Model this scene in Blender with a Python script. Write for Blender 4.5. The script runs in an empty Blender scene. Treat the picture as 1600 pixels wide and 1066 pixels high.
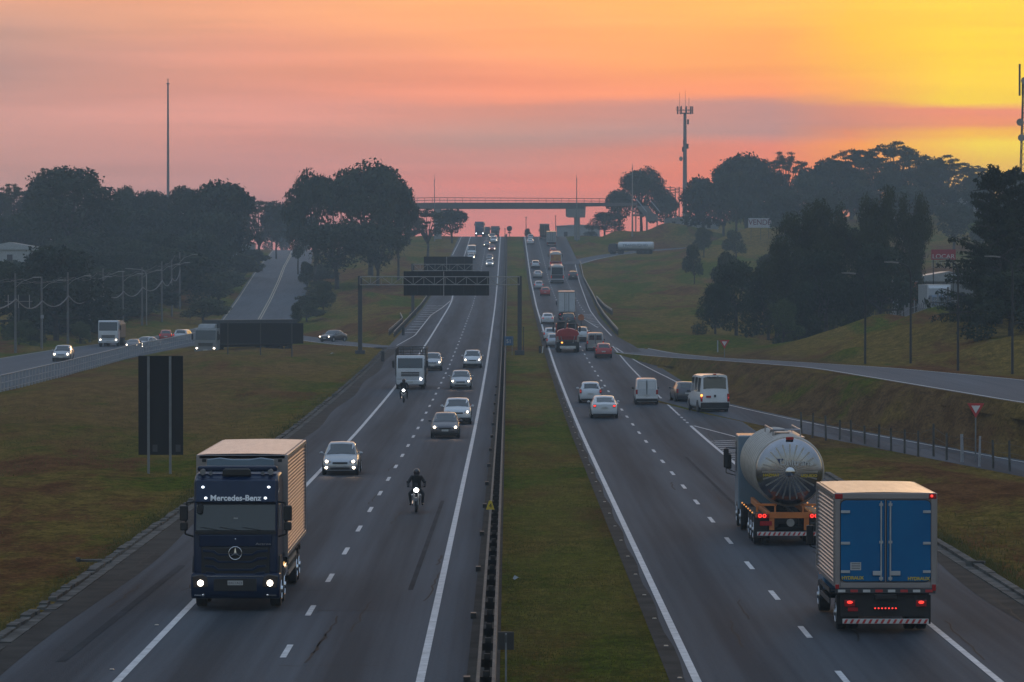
import bpy, math, random
import numpy as np
from mathutils import Vector, Matrix
R = math.radians
SC = bpy.context.scene
COL = SC.collection
CAMZ = 9.65
F = 6000.0            # focal length in pixels of the 1600 px wide photograph

# ------------------------------------------------------------------ camera
cam = bpy.data.cameras.new("camera"); camo = bpy.data.objects.new("camera", cam); COL.objects.link(camo)
cam.sensor_width = 36.0; cam.lens = 36.0 * F / 1600.0
cam.clip_start = 1.0; cam.clip_end = 12000
camo.location = (0, 0, CAMZ)
camo.rotation_euler = (R(90 - 0.964), 0, R(-0.057))
SC.camera = camo
SC.render.resolution_x, SC.render.resolution_y = 1024, 682
SC.view_settings.view_transform = 'Standard'
SC.view_settings.look = 'None'
SC.view_settings.gamma = 1
SC.view_settings.exposure = 0.07
cy = SC.cycles
cy.max_bounces = 6; cy.diffuse_bounces = 2; cy.glossy_bounces = 3; cy.transmission_bounces = 3
cy.volume_bounces = 1; cy.transparent_max_bounces = 6
cy.use_denoising = True
cy.sample_clamp_indirect = 4.0
cy.caustics_reflective = False; cy.caustics_refractive = False

# ------------------------------------------------------------------ world: dawn sky
def lin(c):
    return tuple(((x / 255) / 12.92 if x / 255 <= .04045 else ((x / 255 + .055) / 1.055) ** 2.4) for x in c) + (1,)
SUN_AZ, SUN_EL = 10.0, 2.0
world = bpy.data.worlds.new("World"); SC.world = world; world.use_nodes = True
nt = world.node_tree; N = nt.nodes; LK = nt.links
for n in list(N): N.remove(n)
def wn(t, **k):
    n = N.new(t)
    for a, b in k.items(): setattr(n, a, b)
    return n
def wmath(op, a, b=None, c=None, clamp=False):
    n = wn('ShaderNodeMath', operation=op, use_clamp=clamp)
    for i, x in enumerate((a, b, c)):
        if x is None: continue
        if isinstance(x, (int, float)): n.inputs[i].default_value = x
        else: LK.new(x, n.inputs[i])
    return n.outputs[0]
def wmap(v, a, b, c, d, smooth=False):
    n = wn('ShaderNodeMapRange'); n.clamp = True
    if smooth: n.interpolation_type = 'SMOOTHSTEP'
    LK.new(v, n.inputs[0])
    for i, x in enumerate((a, b, c, d)): n.inputs[i + 1].default_value = x
    return n.outputs[0]
tc = wn('ShaderNodeTexCoord'); sp = wn('ShaderNodeSeparateXYZ'); LK.new(tc.outputs['Generated'], sp.inputs[0])
az = wmath('MULTIPLY', wmath('ARCTAN2', sp.outputs[0], sp.outputs[1]), 57.2958)
el = wmath('MULTIPLY', wmath('ARCSINE', sp.outputs[2]), 57.2958)
cb = wn('ShaderNodeCombineXYZ'); LK.new(wmath('MULTIPLY', az, 0.16), cb.inputs[0]); LK.new(wmath('MULTIPLY', el, 0.9), cb.inputs[1])
nz = wn('ShaderNodeTexNoise'); nz.inputs['Scale'].default_value = 1.0; nz.inputs['Detail'].default_value = 5; nz.inputs['Roughness'].default_value = .5
LK.new(cb.outputs[0], nz.inputs['Vector'])
nzc = wmath('SUBTRACT', nz.outputs[0], 0.5)
elw = wmath('ADD', el, wmath('MULTIPLY', nzc, 0.7))
tv = wmap(elw, 0.0, 5.0, 0.0, 1.0)
#  (elevation/5, sRGB) columns through the glow at five azimuths
SKY = [
 (-7.6, [(.10,(196,132,118)),(.30,(200,138,122)),(.48,(208,146,130)),(.62,(178,134,122)),(.72,(190,142,124)),(.84,(226,160,126)),(.95,(212,156,130))]),
 (-3.8, [(.10,(216,120,104)),(.30,(206,134,120)),(.48,(224,144,122)),(.64,(226,146,116)),(.78,(242,162,116)),(.92,(238,166,120))]),
 (0.0,  [(.10,(252,122,94)),(.26,(244,126,98)),(.36,(212,134,114)),(.42,(196,142,124)),(.48,(216,138,112)),(.55,(250,146,102)),(.72,(252,162,98)),(.90,(254,180,102))]),
 (3.8,  [(.10,(252,108,56)),(.30,(255,120,62)),(.37,(240,126,88)),(.42,(190,134,122)),(.50,(194,134,120)),(.54,(250,146,84)),(.66,(254,162,76)),(.82,(255,188,80)),(.95,(255,198,74))]),
 (5.0,  [(.10,(255,112,26)),(.30,(255,138,26)),(.37,(255,150,30)),(.42,(232,134,80)),(.455,(212,132,104)),(.50,(220,136,102)),(.53,(252,168,64)),(.66,(255,188,48)),(.85,(255,196,60)),(.97,(255,202,64))]),
 (6.7,  [(.10,(255,128,8)),(.28,(255,190,0)),(.37,(255,212,0)),(.42,(255,184,20)),(.455,(244,142,84)),(.50,(242,138,96)),(.53,(255,208,20)),(.66,(255,208,26)),(.85,(255,202,52)),(.97,(255,212,56))]),
]
col = None
for i, (a, stops) in enumerate(SKY):
    r = wn('ShaderNodeValToRGB'); LK.new(tv, r.inputs[0])
    e = r.color_ramp.elements
    while len(e) > 1: e.remove(e[-1])
    e[0].position = stops[0][0]; e[0].color = lin(stops[0][1])
    for p, c in stops[1:]:
        q = e.new(p); q.color = lin(c)
    r.color_ramp.interpolation = 'EASE' if i != 9 else 'LINEAR'
    if col is None: col = r.outputs[0]
    else:
        m = wn('ShaderNodeMix', data_type='RGBA')
        LK.new(wmap(wmath('ADD', az, wmath('MULTIPLY', nzc, 2.2)), SKY[i-1][0], a, 0, 1), m.inputs[0]); LK.new(col, m.inputs[6]); LK.new(r.outputs[0], m.inputs[7]); col = m.outputs[2]
sky = wn('ShaderNodeTexSky', sky_type='NISHITA'); sky.sun_disc = False
sky.sun_elevation = R(SUN_EL); sky.sun_rotation = R(SUN_AZ); sky.air_density = 1.0; sky.dust_density = 1.5
SKYK = 0.15
sk = wn('ShaderNodeMix', data_type='RGBA', blend_type='MULTIPLY'); sk.inputs[0].default_value = 1
LK.new(sky.outputs[0], sk.inputs[6]); sk.inputs[7].default_value = (SKYK,) * 3 + (1,)
# cool overcast grey-blue dome above and behind, added to the clear-sky model
up = wn('ShaderNodeMix', data_type='RGBA'); LK.new(wmap(el, 0, 60, 0, 1), up.inputs[0])
up.inputs[6].default_value = (.095, .125, .18, 1); up.inputs[7].default_value = (.34, .45, .62, 1)
ad = wn('ShaderNodeMix', data_type='RGBA', blend_type='ADD'); ad.inputs[0].default_value = 1
LK.new(sk.outputs[2], ad.inputs[6]); LK.new(up.outputs[2], ad.inputs[7])
daz = wmath('ABSOLUTE', wmath('SUBTRACT', az, SUN_AZ))
mask = wmath('MULTIPLY', wmap(daz, 18, 34, 1, 0, True), wmap(el, 4.4, 9.5, 1, 0, True))
# thin streaks of brighter and duller cloud across the glow
cb2 = wn('ShaderNodeCombineXYZ'); LK.new(wmath('MULTIPLY', az, 0.10), cb2.inputs[0]); LK.new(wmath('MULTIPLY', el, 2.2), cb2.inputs[1])
nz2 = wn('ShaderNodeTexNoise'); nz2.inputs['Scale'].default_value = 1.3; nz2.inputs['Detail'].default_value = 6; nz2.inputs['Roughness'].default_value = .55; LK.new(cb2.outputs[0], nz2.inputs['Vector'])
gain = wn('ShaderNodeVectorMath', operation='SCALE'); LK.new(col, gain.inputs[0]); LK.new(wmap(nz2.outputs[0], .3, .7, 1.18, 1.42), gain.inputs['Scale'])
col = gain.outputs[0]
mx = wn('ShaderNodeMix', data_type='RGBA'); LK.new(mask, mx.inputs[0]); LK.new(ad.outputs[2], mx.inputs[6]); LK.new(col, mx.inputs[7])
bg = wn('ShaderNodeBackground'); LK.new(mx.outputs[2], bg.inputs[0]); bg.inputs[1].default_value = 1.0
wo = wn('ShaderNodeOutputWorld'); LK.new(bg.outputs[0], wo.inputs[0])
world.cycles.sampling_method = 'MANUAL'; world.cycles.sample_map_resolution = 1024

# ------------------------------------------------------------------ sun (low, behind the cloud bank)
sl = bpy.data.lights.new("sun", 'SUN'); sl.energy = 0.25; sl.angle = R(8); sl.color = (1.0, .62, .36)
so = bpy.data.objects.new("sun", sl); COL.objects.link(so)
so.rotation_euler = (R(90 - SUN_EL), 0, R(180 - SUN_AZ))
so.location = (60, 300, 60)

# ------------------------------------------------------------------ helpers
class MB:
    def __init__(s): s.v = []; s.f = []
    def add(s, vs, fs):
        o = len(s.v); s.v += [tuple(p) for p in vs]; s.f += [tuple(i + o for i in f) for f in fs]; return s
    def box(s, x0, x1, y0, y1, z0, z1):
        return s.add([(x0,y0,z0),(x1,y0,z0),(x1,y1,z0),(x0,y1,z0),(x0,y0,z1),(x1,y0,z1),(x1,y1,z1),(x0,y1,z1)],
              [(0,3,2,1),(4,5,6,7),(0,1,5,4),(1,2,6,5),(2,3,7,6),(3,0,4,7)])
    def prism(s, poly, a0, a1, axis='x'):
        n = len(poly)
        if axis == 'x': vs = [(a, p[0], p[1]) for a in (a0, a1) for p in poly]
        elif axis == 'y': vs = [(p[0], a, p[1]) for a in (a0, a1) for p in poly]
        else: vs = [(p[0], p[1], a) for a in (a0, a1) for p in poly]
        return s.add(vs, [tuple(range(n)), tuple(range(2*n-1, n-1, -1))] + [(i, i+n, (i+1) % n + n, (i+1) % n) for i in range(n)])
    def cyl(s, p0, p1, r0, r1=None, n=10, caps=True):
        r1 = r0 if r1 is None else r1
        p0 = Vector(p0); p1 = Vector(p1); d = (p1 - p0).normalized()
        a = d.orthogonal().normalized(); b = d.cross(a)
        vs = []
        for p, r in ((p0, r0), (p1, r1)):
            for i in range(n):
                t = 2*math.pi*i/n; vs.append(p + a*math.cos(t)*r + b*math.sin(t)*r)
        fs = [(i, (i+1) % n, (i+1) % n + n, i+n) for i in range(n)]
        if caps: fs += [tuple(range(n-1, -1, -1)), tuple(range(n, 2*n))]
        return s.add(vs, fs)
    def tube(s, pts, r, n=6):
        for i in range(len(pts)-1):
            ra = r[i] if isinstance(r, (list, tuple)) else r
            rb = r[i+1] if isinstance(r, (list, tuple)) else r
            s.cyl(pts[i], pts[i+1], ra, rb, n)
        return s
    def ell(s, c, rx, ry, rz, n=12, m=8):
        vs = [(c[0], c[1], c[2]+rz)]
        for j in range(1, m):
            t = math.pi*j/m
            for i in range(n):
                p = 2*math.pi*i/n
                vs.append((c[0]+rx*math.sin(t)*math.cos(p), c[1]+ry*math.sin(t)*math.sin(p), c[2]+rz*math.cos(t)))
        vs.append((c[0], c[1], c[2]-rz)); L = len(vs)-1
        fs = [(0, 1+i, 1+(i+1) % n) for i in range(n)]
        for j in range(m-2):
            o = 1+j*n; fs += [(o+i, o+n+i, o+n+(i+1) % n, o+(i+1) % n) for i in range(n)]
        o = 1+(m-2)*n; fs += [(o+i, L, o+(i+1) % n) for i in range(n)]
        return s.add(vs, fs)
    def torus(s, c, axis, R0, r, n=20, m=8):
        ax = Vector(axis).normalized(); a = ax.orthogonal().normalized(); b = ax.cross(a); c = Vector(c); vs = []
        for i in range(n):
            t = 2*math.pi*i/n; d = a*math.cos(t)+b*math.sin(t)
            for j in range(m):
                p = 2*math.pi*j/m; vs.append(c + d*(R0+r*math.cos(p)) + ax*r*math.sin(p))
        return s.add(vs, [(i*m+j, ((i+1) % n)*m+j, ((i+1) % n)*m+(j+1) % m, i*m+(j+1) % m) for i in range(n) for j in range(m)])
    def lathe(s, prof, c, axis, n=20):
        """prof: (offset along axis, radius)"""
        ax = Vector(axis).normalized(); a = ax.orthogonal().normalized(); b = ax.cross(a); c = Vector(c); vs = []
        for (o, r) in prof:
            for i in range(n):
                t = 2*math.pi*i/n; vs.append(c + ax*o + (a*math.cos(t)+b*math.sin(t))*r)
        fs = []
        for j in range(len(prof)-1):
            fs += [(j*n+i, j*n+(i+1) % n, (j+1)*n+(i+1) % n, (j+1)*n+i) for i in range(n)]
        fs += [tuple(range(n-1, -1, -1)), tuple(range((len(prof)-1)*n, len(prof)*n))]
        return s.add(vs, fs)
    def xf(s, M):
        s.v = [tuple(M @ Vector(p)) for p in s.v]; return s
    def build(s, name, mat, parent=None, smooth=False, bevel=0, seg=2):
        me = bpy.data.meshes.new(name); me.from_pydata(s.v, [], s.f); me.update()
        if smooth:
            me.shade_smooth()
            me.set_sharp_from_angle(angle=R(50))
        o = bpy.data.objects.new(name, me); COL.objects.link(o)
        if mat: me.materials.append(mat)
        if parent: o.parent = parent
        if bevel:
            m = o.modifiers.new("bevel", 'BEVEL'); m.width = bevel; m.segments = seg; m.limit_method = 'ANGLE'; m.angle_limit = R(35)
            me.shade_smooth(); me.set_sharp_from_angle(angle=R(35)); m.harden_normals = True
        return o

def tag(o, label=None, cat=None, group=None, kind=None):
    if label: o['label'] = label
    if cat: o['category'] = cat
    if group: o['group'] = group
    if kind: o['kind'] = kind
    return o
def thing(name, loc, rz=0, label=None, cat=None, group=None, rx=0):
    o = bpy.data.objects.new(name, None); COL.objects.link(o); o.empty_display_size = .3
    o.location = loc; o.rotation_euler = (rx, 0, rz)
    return tag(o, label, cat, group)
def copy_tree(o, parent=None):
    c = o.copy(); COL.objects.link(c); c.parent = parent
    for ch in list(o.children): copy_tree(ch, c)
    return c
def text(name, body, mat, parent, loc, rot, size, ext=0.004, align='CENTER', sx=1.0, bold=0.0):
    cu = bpy.data.curves.new(name, 'FONT'); cu.body = body; cu.size = size; cu.extrude = ext; cu.align_x = align; cu.align_y = 'CENTER'; cu.offset = bold
    o = bpy.data.objects.new(name, cu); COL.objects.link(o); cu.materials.append(mat)
    o.parent = parent; o.location = loc; o.rotation_euler = rot; o.scale = (sx, 1, 1); return o

# ------------------------------------------------------------------ materials
MATS = {}
def mat(name, c, rough=.6, metal=0.0, spec=.5, coat=0.0, var=0.12, scale=3.0, bump=0.0, bscale=20.0, emit=None, es=0.0, c2=None, detail=4, stretch=None):
    if name in MATS: return MATS[name]
    m = bpy.data.materials.new(name); m.use_nodes = True; t = m.node_tree; nn = t.nodes; p = nn['Principled BSDF']
    p.inputs['Roughness'].default_value = rough; p.inputs['Metallic'].default_value = metal
    p.inputs['Specular IOR Level'].default_value = spec; p.inputs['Coat Weight'].default_value = coat; p.inputs['Coat Roughness'].default_value = .08
    tc = nn.new('ShaderNodeTexCoord'); vec = tc.outputs['Object']
    if stretch:
        mp = nn.new('ShaderNodeMapping'); mp.inputs['Scale'].default_value = stretch; t.links.new(vec, mp.inputs[0]); vec = mp.outputs[0]
    nz = nn.new('ShaderNodeTexNoise'); nz.inputs['Scale'].default_value = scale; nz.inputs['Detail'].default_value = detail; t.links.new(vec, nz.inputs['Vector'])
    mr = nn.new('ShaderNodeMapRange'); t.links.new(nz.outputs[0], mr.inputs[0]); mr.inputs[1].default_value = .3; mr.inputs[2].default_value = .7
    mx = nn.new('ShaderNodeMix'); mx.data_type = 'RGBA'; t.links.new(mr.outputs[0], mx.inputs[0])
    if c2 is None:
        mx.inputs[6].default_value = tuple(x*(1-var) for x in c)+(1,); mx.inputs[7].default_value = tuple(min(1, x*(1+var)) for x in c)+(1,)
    else:
        mx.inputs[6].default_value = tuple(c)+(1,); mx.inputs[7].default_value = tuple(c2)+(1,)
    t.links.new(mx.outputs[2], p.inputs['Base Color'])
    if bump:
        n2 = nn.new('ShaderNodeTexNoise'); n2.inputs['Scale'].default_value = bscale; n2.inputs['Detail'].default_value = 3; t.links.new(vec, n2.inputs['Vector'])
        b = nn.new('ShaderNodeBump'); b.inputs['Strength'].default_value = 1.0; b.inputs['Distance'].default_value = bump; t.links.new(n2.outputs[0], b.inputs['Height']); t.links.new(b.outputs[0], p.inputs['Normal'])
    if emit:
        p.inputs['Emission Color'].default_value = tuple(emit)+(1,); p.inputs['Emission Strength'].default_value = es
    MATS[name] = m; return m

def asphalt(name, c1, c2, tracks=True, rough=.8):
    m = bpy.data.materials.new(name); m.use_nodes = True; t = m.node_tree; nn = t.nodes; L = t.links; p = nn['Principled BSDF']
    tc = nn.new('ShaderNodeTexCoord'); vec = tc.outputs['Object']
    def noise(sc, stretch, det=4):
        mp = nn.new('ShaderNodeMapping'); mp.inputs['Scale'].default_value = stretch; L.new(vec, mp.inputs[0])
        n = nn.new('ShaderNodeTexNoise'); n.inputs['Scale'].default_value = sc; n.inputs['Detail'].default_value = det; L.new(mp.outputs[0], n.inputs['Vector']); return n.outputs[0]
    def mth(op, a, b):
        n = nn.new('ShaderNodeMath'); n.operation = op
        for i, x in enumerate((a, b)):
            if isinstance(x, (int, float)): n.inputs[i].default_value = x
            else: L.new(x, n.inputs[i])
        return n.outputs[0]
    base = noise(1.0, (.5, .03, 1)); fine = noise(9.0, (1, 1, 1), 2); st = noise(2.2, (1.2, .012, 1), 3)
    v = mth('ADD', mth('MULTIPLY', base, .6), mth('ADD', mth('MULTIPLY', fine, .35), mth('MULTIPLY', st, .7)))
    if tracks:
        s = nn.new('ShaderNodeSeparateXYZ'); L.new(vec, s.inputs[0])
        # oil and rubber darkening along each lane (period one lane width)
        w = mth('COSINE', mth('MULTIPLY', mth('ADD', s.outputs[0], 9.35 if tracks == 'l' else -4.4), 2*math.pi/3.6), 0)
        v = mth('ADD', v, mth('MULTIPLY', w, .20))
        cr = nn.new('ShaderNodeTexNoise'); cr.inputs['Scale'].default_value = .09; L.new(vec, cr.inputs['Vector'])
    mr = nn.new('ShaderNodeMapRange'); L.new(v, mr.inputs[0]); mr.inputs[1].default_value = .55; mr.inputs[2].default_value = 1.15
    mx = nn.new('ShaderNodeMix'); mx.data_type = 'RGBA'; L.new(mr.outputs[0], mx.inputs[0]); mx.inputs[6].default_value = tuple(c1)+(1,); mx.inputs[7].default_value = tuple(c2)+(1,)
    L.new(mx.outputs[2], p.inputs['Base Color']); p.inputs['Roughness'].default_value = rough; p.inputs['Specular IOR Level'].default_value = .10
    b = nn.new('ShaderNodeBump'); b.inputs['Distance'].default_value = .012; L.new(noise(22, (1, 1, 1), 2), b.inputs['Height']); L.new(b.outputs[0], p.inputs['Normal'])
    return m

def grass_mat():
    m = bpy.data.materials.new("grass_ground"); m.use_nodes = True; t = m.node_tree; nn = t.nodes; L = t.links; p = nn['Principled BSDF']
    tc = nn.new('ShaderNodeTexCoord'); vec = tc.outputs['Object']
    def noise(sc, stretch, det=5, ro=.55):
        mp = nn.new('ShaderNodeMapping'); mp.inputs['Scale'].default_value = stretch; L.new(vec, mp.inputs[0])
        n = nn.new('ShaderNodeTexNoise'); n.inputs['Scale'].default_value = sc; n.inputs['Detail'].default_value = det; n.inputs['Roughness'].default_value = ro; L.new(mp.outputs[0], n.inputs['Vector']); return n.outputs[0]
    def ramp(v, a, b):
        mr = nn.new('ShaderNodeMapRange'); mr.interpolation_type = 'SMOOTHSTEP'; L.new(v, mr.inputs[0]); mr.inputs[1].default_value = min(a, b); mr.inputs[2].default_value = max(a, b)
        if a > b: mr.inputs[3].default_value = 1; mr.inputs[4].default_value = 0
        return mr.outputs[0]
    def mixc(f, a, b):
        mx = nn.new('ShaderNodeMix'); mx.data_type = 'RGBA'; L.new(f, mx.inputs[0])
        for i, x in ((6, a), (7, b)):
            if isinstance(x, tuple): mx.inputs[i].default_value = x+(1,)
            else: L.new(x, mx.inputs[i])
        return mx.outputs[2]
    g = mixc(ramp(noise(1.6, (1, .6, 1)), .3, .7), (.042, .056, .004), (.110, .116, .012))
    dry = mixc(ramp(noise(1.3, (1, .5, 1)), .3, .7), (.105, .072, .014), (.205, .132, .034))
    v = mixc(ramp(noise(.07, (1.1, .33, 1), 7, .70), .42, .53), g, dry)
    soil = mixc(ramp(noise(.8, (1, .3, 1)), .3, .7), (.095, .038, .013), (.165, .078, .030))
    v = mixc(ramp(noise(.085, (.8, .22, 1), 7, .70), .51, .60), v, soil)
    sx_ = nn.new('ShaderNodeSeparateXYZ'); L.new(vec, sx_.inputs[0])
    def box(ax, a, b, soft):
        o1 = ramp(sx_.outputs[ax], a-soft, a+soft); o2 = ramp(sx_.outputs[ax], b+soft, b-soft)
        m_ = nn.new('ShaderNodeMath'); m_.operation = 'MULTIPLY'; L.new(o1, m_.inputs[0]); L.new(o2, m_.inputs[1]); return m_.outputs[0]
    def mul(a, b):
        m_ = nn.new('ShaderNodeMath'); m_.operation = 'MULTIPLY'; L.new(a, m_.inputs[0])
        if isinstance(b, float): m_.inputs[1].default_value = b
        else: L.new(b, m_.inputs[1])
        return m_.outputs[0]
    rough_n = ramp(noise(.18, (1, .4, 1), 6, .7), .32, .52)
    # bare reddish earth of the cut bank beside the joining lane, and dry field beside the frontage road
    v = mixc(mul(mul(box(0, 15.5, 27.5, 2.0), box(1, 205, 405, 18)), rough_n), v, mixc(ramp(noise(.9, (1, .3, 1)), .3, .7), (.085, .045, .018), (.150, .088, .036)))
    v = mixc(mul(mul(box(0, -38, -17, 4.0), box(1, 215, 430, 25)), mul(rough_n, .75)), v, mixc(ramp(noise(.9, (1, .3, 1)), .3, .7), (.11, .060, .022), (.20, .112, .042)))
    # fresher mown strip of the median
    v = mixc(mul(mul(box(0, -.3, 4.0, .4), ramp(noise(.12, (1, .5, 1), 6, .7), .42, .60)), .5), v, mixc(ramp(noise(1.8, (1, .6, 1)), .3, .7), (.075, .085, .010), (.150, .152, .026)))
    fn = ramp(noise(5.5, (1, .55, 1), 6, .75), .33, .67)
    hv = nn.new('ShaderNodeHueSaturation'); mrv = nn.new('ShaderNodeMapRange'); L.new(fn, mrv.inputs[0]); mrv.inputs[3].default_value = .62; mrv.inputs[4].default_value = 1.5
    L.new(mrv.outputs[0], hv.inputs['Value']); L.new(v, hv.inputs['Color']); v = hv.outputs[0]
    L.new(v, p.inputs['Base Color']); p.inputs['Roughness'].default_value = 1; p.inputs['Specular IOR Level'].default_value = .0
    b = nn.new('ShaderNodeBump'); b.inputs['Distance'].default_value = .22; L.new(noise(4.5, (1, .7, 1), 6, .7), b.inputs['Height']); L.new(b.outputs[0], p.inputs['Normal'])
    return m

M_GRASS = grass_mat()
M_ROADL = asphalt("asphalt_left", (.026, .032, .041), (.076, .088, .106), 'l')
M_ROADR = asphalt("asphalt_right", (.026, .031, .040), (.076, .087, .103), 'r')
M_ROAD2 = asphalt("asphalt_side", (.062, .072, .088), (.110, .122, .140), False)
M_SHOULDER = mat("worn_shoulder", (.020, .019, .018), .9, spec=.08, c2=(.050, .047, .043), scale=.8, bump=.02, bscale=9)
M_MARK = mat("road_paint", (.34, .36, .38), .6, c2=(.56, .58, .60), scale=2.5)
M_MARKY = mat("road_paint_aged", (.26, .23, .17), .6, c2=(.42, .38, .28), scale=2.5)
M_CONC = mat("kerb_concrete", (.030, .029, .027), .9, spec=.15, c2=(.13, .125, .115), scale=1.4, bump=.03, bscale=6)
M_CONC2 = mat("bridge_concrete", (.16, .155, .15), .85, c2=(.24, .23, .225), scale=.4)
M_RAIL = mat("galvanised_rail", (.22, .21, .20), .5, metal=.6, c2=(.34, .32, .30), scale=1.2)
M_RUSTRAIL = mat("weathered_rail", (.060, .047, .038), .75, metal=.1, c2=(.14, .11, .088), scale=1.5, bump=.01)
M_DARKPOST = mat("dark_post", (.022, .021, .022), .7)
M_STEEL = mat("grey_steel", (.20, .21, .22), .5, metal=.5)
M_STEEL_D = mat("dark_steel", (.055, .056, .06), .6, metal=.3)
M_SIGNBACK = mat("black_sign_back", (.007, .007, .009), .55, spec=.3)
M_TRUSS = mat("pale_truss", (.28, .27, .26), .6)
M_WOOD = mat("fence_wood", (.040, .036, .032), .9, c2=(.10, .09, .08), scale=3)
M_WOODL = mat("pale_fence_wood", (.30, .30, .32), .8)
M_POSTW = mat("white_post", (.30, .31, .34), .7)
M_BLACK = mat("black_plastic", (.012, .012, .013), .5)
M_TYRE = mat("tyre_rubber", (.014, .014, .015), .85)
M_RIM = mat("rim_alloy", (.45, .46, .48), .3, metal=.9)
M_RIMD = mat("rim_steel", (.16, .16, .17), .5, metal=.6)
M_GLASS = mat("window_glass", (.010, .013, .016), .06, spec=.9, coat=.6, var=.02)
M_GLASS2 = mat("cab_glass", (.018, .024, .028), .10, spec=.7, coat=.4, var=.05)
M_PLATE = mat("licence_plate", (.45, .45, .44), .5)
M_PLATED = mat("plate_letters", (.05, .05, .06), .5)
M_CHROME = mat("chrome", (.65, .66, .68), .15, metal=1.0, var=.03)
M_LENS = mat("lamp_lens", (.45, .46, .48), .12, spec=.8, coat=.6)
M_HEAD = mat("headlight_glow", (.9, .88, .8), .3, emit=(1.0, .83, .62), es=9.0)
M_HEADW = mat("headlight_white", (.9, .9, .9), .3, emit=(.92, .97, 1.0), es=14.0)
M_TAIL = mat("tail_lens", (.35, .012, .015), .2, coat=.5)
M_TAILON = mat("tail_glow", (.6, .02, .02), .3, emit=(1.0, .045, .03), es=1.6)
M_TAILDIM = mat("tail_glow_dim", (.5, .02, .02), .3, emit=(1.0, .06, .05), es=.42)
M_AMBER = mat("amber_glow", (.8, .3, .05), .3, emit=(1.0, .42, .08), es=3.0)
M_ALU = mat("aluminium_sheet", (.35, .335, .35), .36, metal=.9, var=.08, scale=1.2, bump=.002, bscale=3)
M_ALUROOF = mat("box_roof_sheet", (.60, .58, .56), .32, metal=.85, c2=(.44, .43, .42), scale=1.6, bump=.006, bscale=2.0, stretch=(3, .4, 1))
M_TANK = mat("tank_steel", (.36, .36, .38), .22, metal=1.0, var=.10, scale=2)
M_CHASSIS = mat("truck_chassis", (.018, .017, .017), .7)
M_ORANGE = mat("orange_chassis", (.52, .15, .03), .5)
M_REDS = mat("stripe_red", (.45, .03, .03), .5)
M_WHITES = mat("stripe_white", (.55, .54, .52), .5)
M_YELLOW = mat("yellow_sticker", (.60, .42, .03), .5)
def paint(name, c, rough=.28, metal=.0):
    return mat("paint_"+name, c, rough, metal=metal, coat=.6, var=.05, scale=1.5)
P_SILVER = paint("silver", (.36, .38, .41), .3, .55)
P_WHITE = paint("white", (.62, .63, .65))
P_WHITE2 = paint("soft_white", (.52, .54, .57))
P_BLACK = paint("black", (.018, .018, .022))
P_GREY = paint("graphite", (.07, .065, .075), .3, .4)
P_RED = paint("red", (.36, .022, .02))
P_BLUE = mat("paint_door_blue", (.001, .105, .26), .5, spec=.2, c2=(.001, .13, .30), scale=1.2)
P_NAVY = mat("paint_navy", (.0015, .013, .045), .34, spec=.3, coat=.12, var=.1)
P_LBLUE = paint("pale_blue", (.15, .21, .26), .5)
P_DBLUE = paint("deep_blue", (.02, .05, .13))

# ------------------------------------------------------------------ the lie of the land
PY = np.array([-400, 0, 235, 300, 375, 465, 609, 754, 894, 1040, 1070, 1100, 1200, 1500, 2600, 4000.])
PZ = np.array([0, 0, 0, .35, 1.02, 2.35, 4.8, 8.6, 14.4, 20.4, 20.9, 20.2, 13, 2, 0, 0.])
_ys = np.arange(-400, 4001, 5.0)
_pz = np.interp(_ys, PY, PZ)
_k = np.exp(-np.linspace(-2, 2, 17)**2); _k /= _k.sum()
_pz = np.convolve(np.pad(_pz, 8, mode='edge'), _k, mode='valid')
def P(y): return float(np.interp(y, _ys, _pz))
def Pn(y): return np.interp(y, _ys, _pz)
def slope(y): return (P(y+4)-P(y-4))/8
XL, MEDL, MEDR = -13.4, -0.2, 3.85
def XR(y): return float(np.interp(y, [0, 262, 272, 300, 340, 380, 430, 465, 560, 640, 865, 1100], [15.4, 15.4, 16.6, 15.6, 14.9, 14.4, 14.2, 13.2, 13.2, 14.1, 15.6, 15.6]))

LEFTROAD = [(-47,120,.6),(-47,250,.7),(-47,330,.8),(-47.2,400,.9),(-46.5,450,1.0),(-44,495,1.2),(-41,545,1.6),(-38.8,595,2.5),(-41.5,670,5.6),(-44.75,750,8.8),(-51,875,11.9),(-57,1000,14.5),(-64.6,1150,17.5),(-72,1300,18)]
LEFTW = [14,14,14,14,14,13,12.5,12,12,12,12,12,12,12]
LINK = [(-12.5,424,1.75),(-17,446,1.6),(-22,484,1.3),(-29,515,1.5),(-36,552,1.8)]
RAMP = [(44,60,0),(37,110,0),(30.5,155,0),(26.2,190,.0),(24.4,203,.0),(21.5,225,0),(18.0,250,.05),(15.2,272,.2),(13.0,292,.35)]
SIDE = [(52,120,2.4),(41,165,2.6),(33.5,205,2.7),(29.6,250,2.8),(25.8,288,2.75),(21.4,325,2.4),(18.0,368,1.8),(14.6,408,1.45),(12.5,430,1.6)]
SIDEW = [11,11,10.5,9.5,6.2,4.8,4.6,6,6]
EXIT = [(13.5,842,12.3),(17.5,872,13.4),(24,902,14.7),(33,930,15.8),(46,952,16.8),(70,975,18)]
SEGS = []
def addsegs(pts, hw):
    for i in range(len(pts)-1):
        SEGS.append((pts[i], pts[i+1], hw[i] if isinstance(hw, list) else hw, hw[i+1] if isinstance(hw, list) else hw))
addsegs(LEFTROAD, [w/2+.6 for w in LEFTW]); addsegs(LINK, 2.9); addsegs(RAMP, 2.8); addsegs(SIDE, [w/2+.8 for w in SIDEW]); addsegs(EXIT, 3.2)
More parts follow.
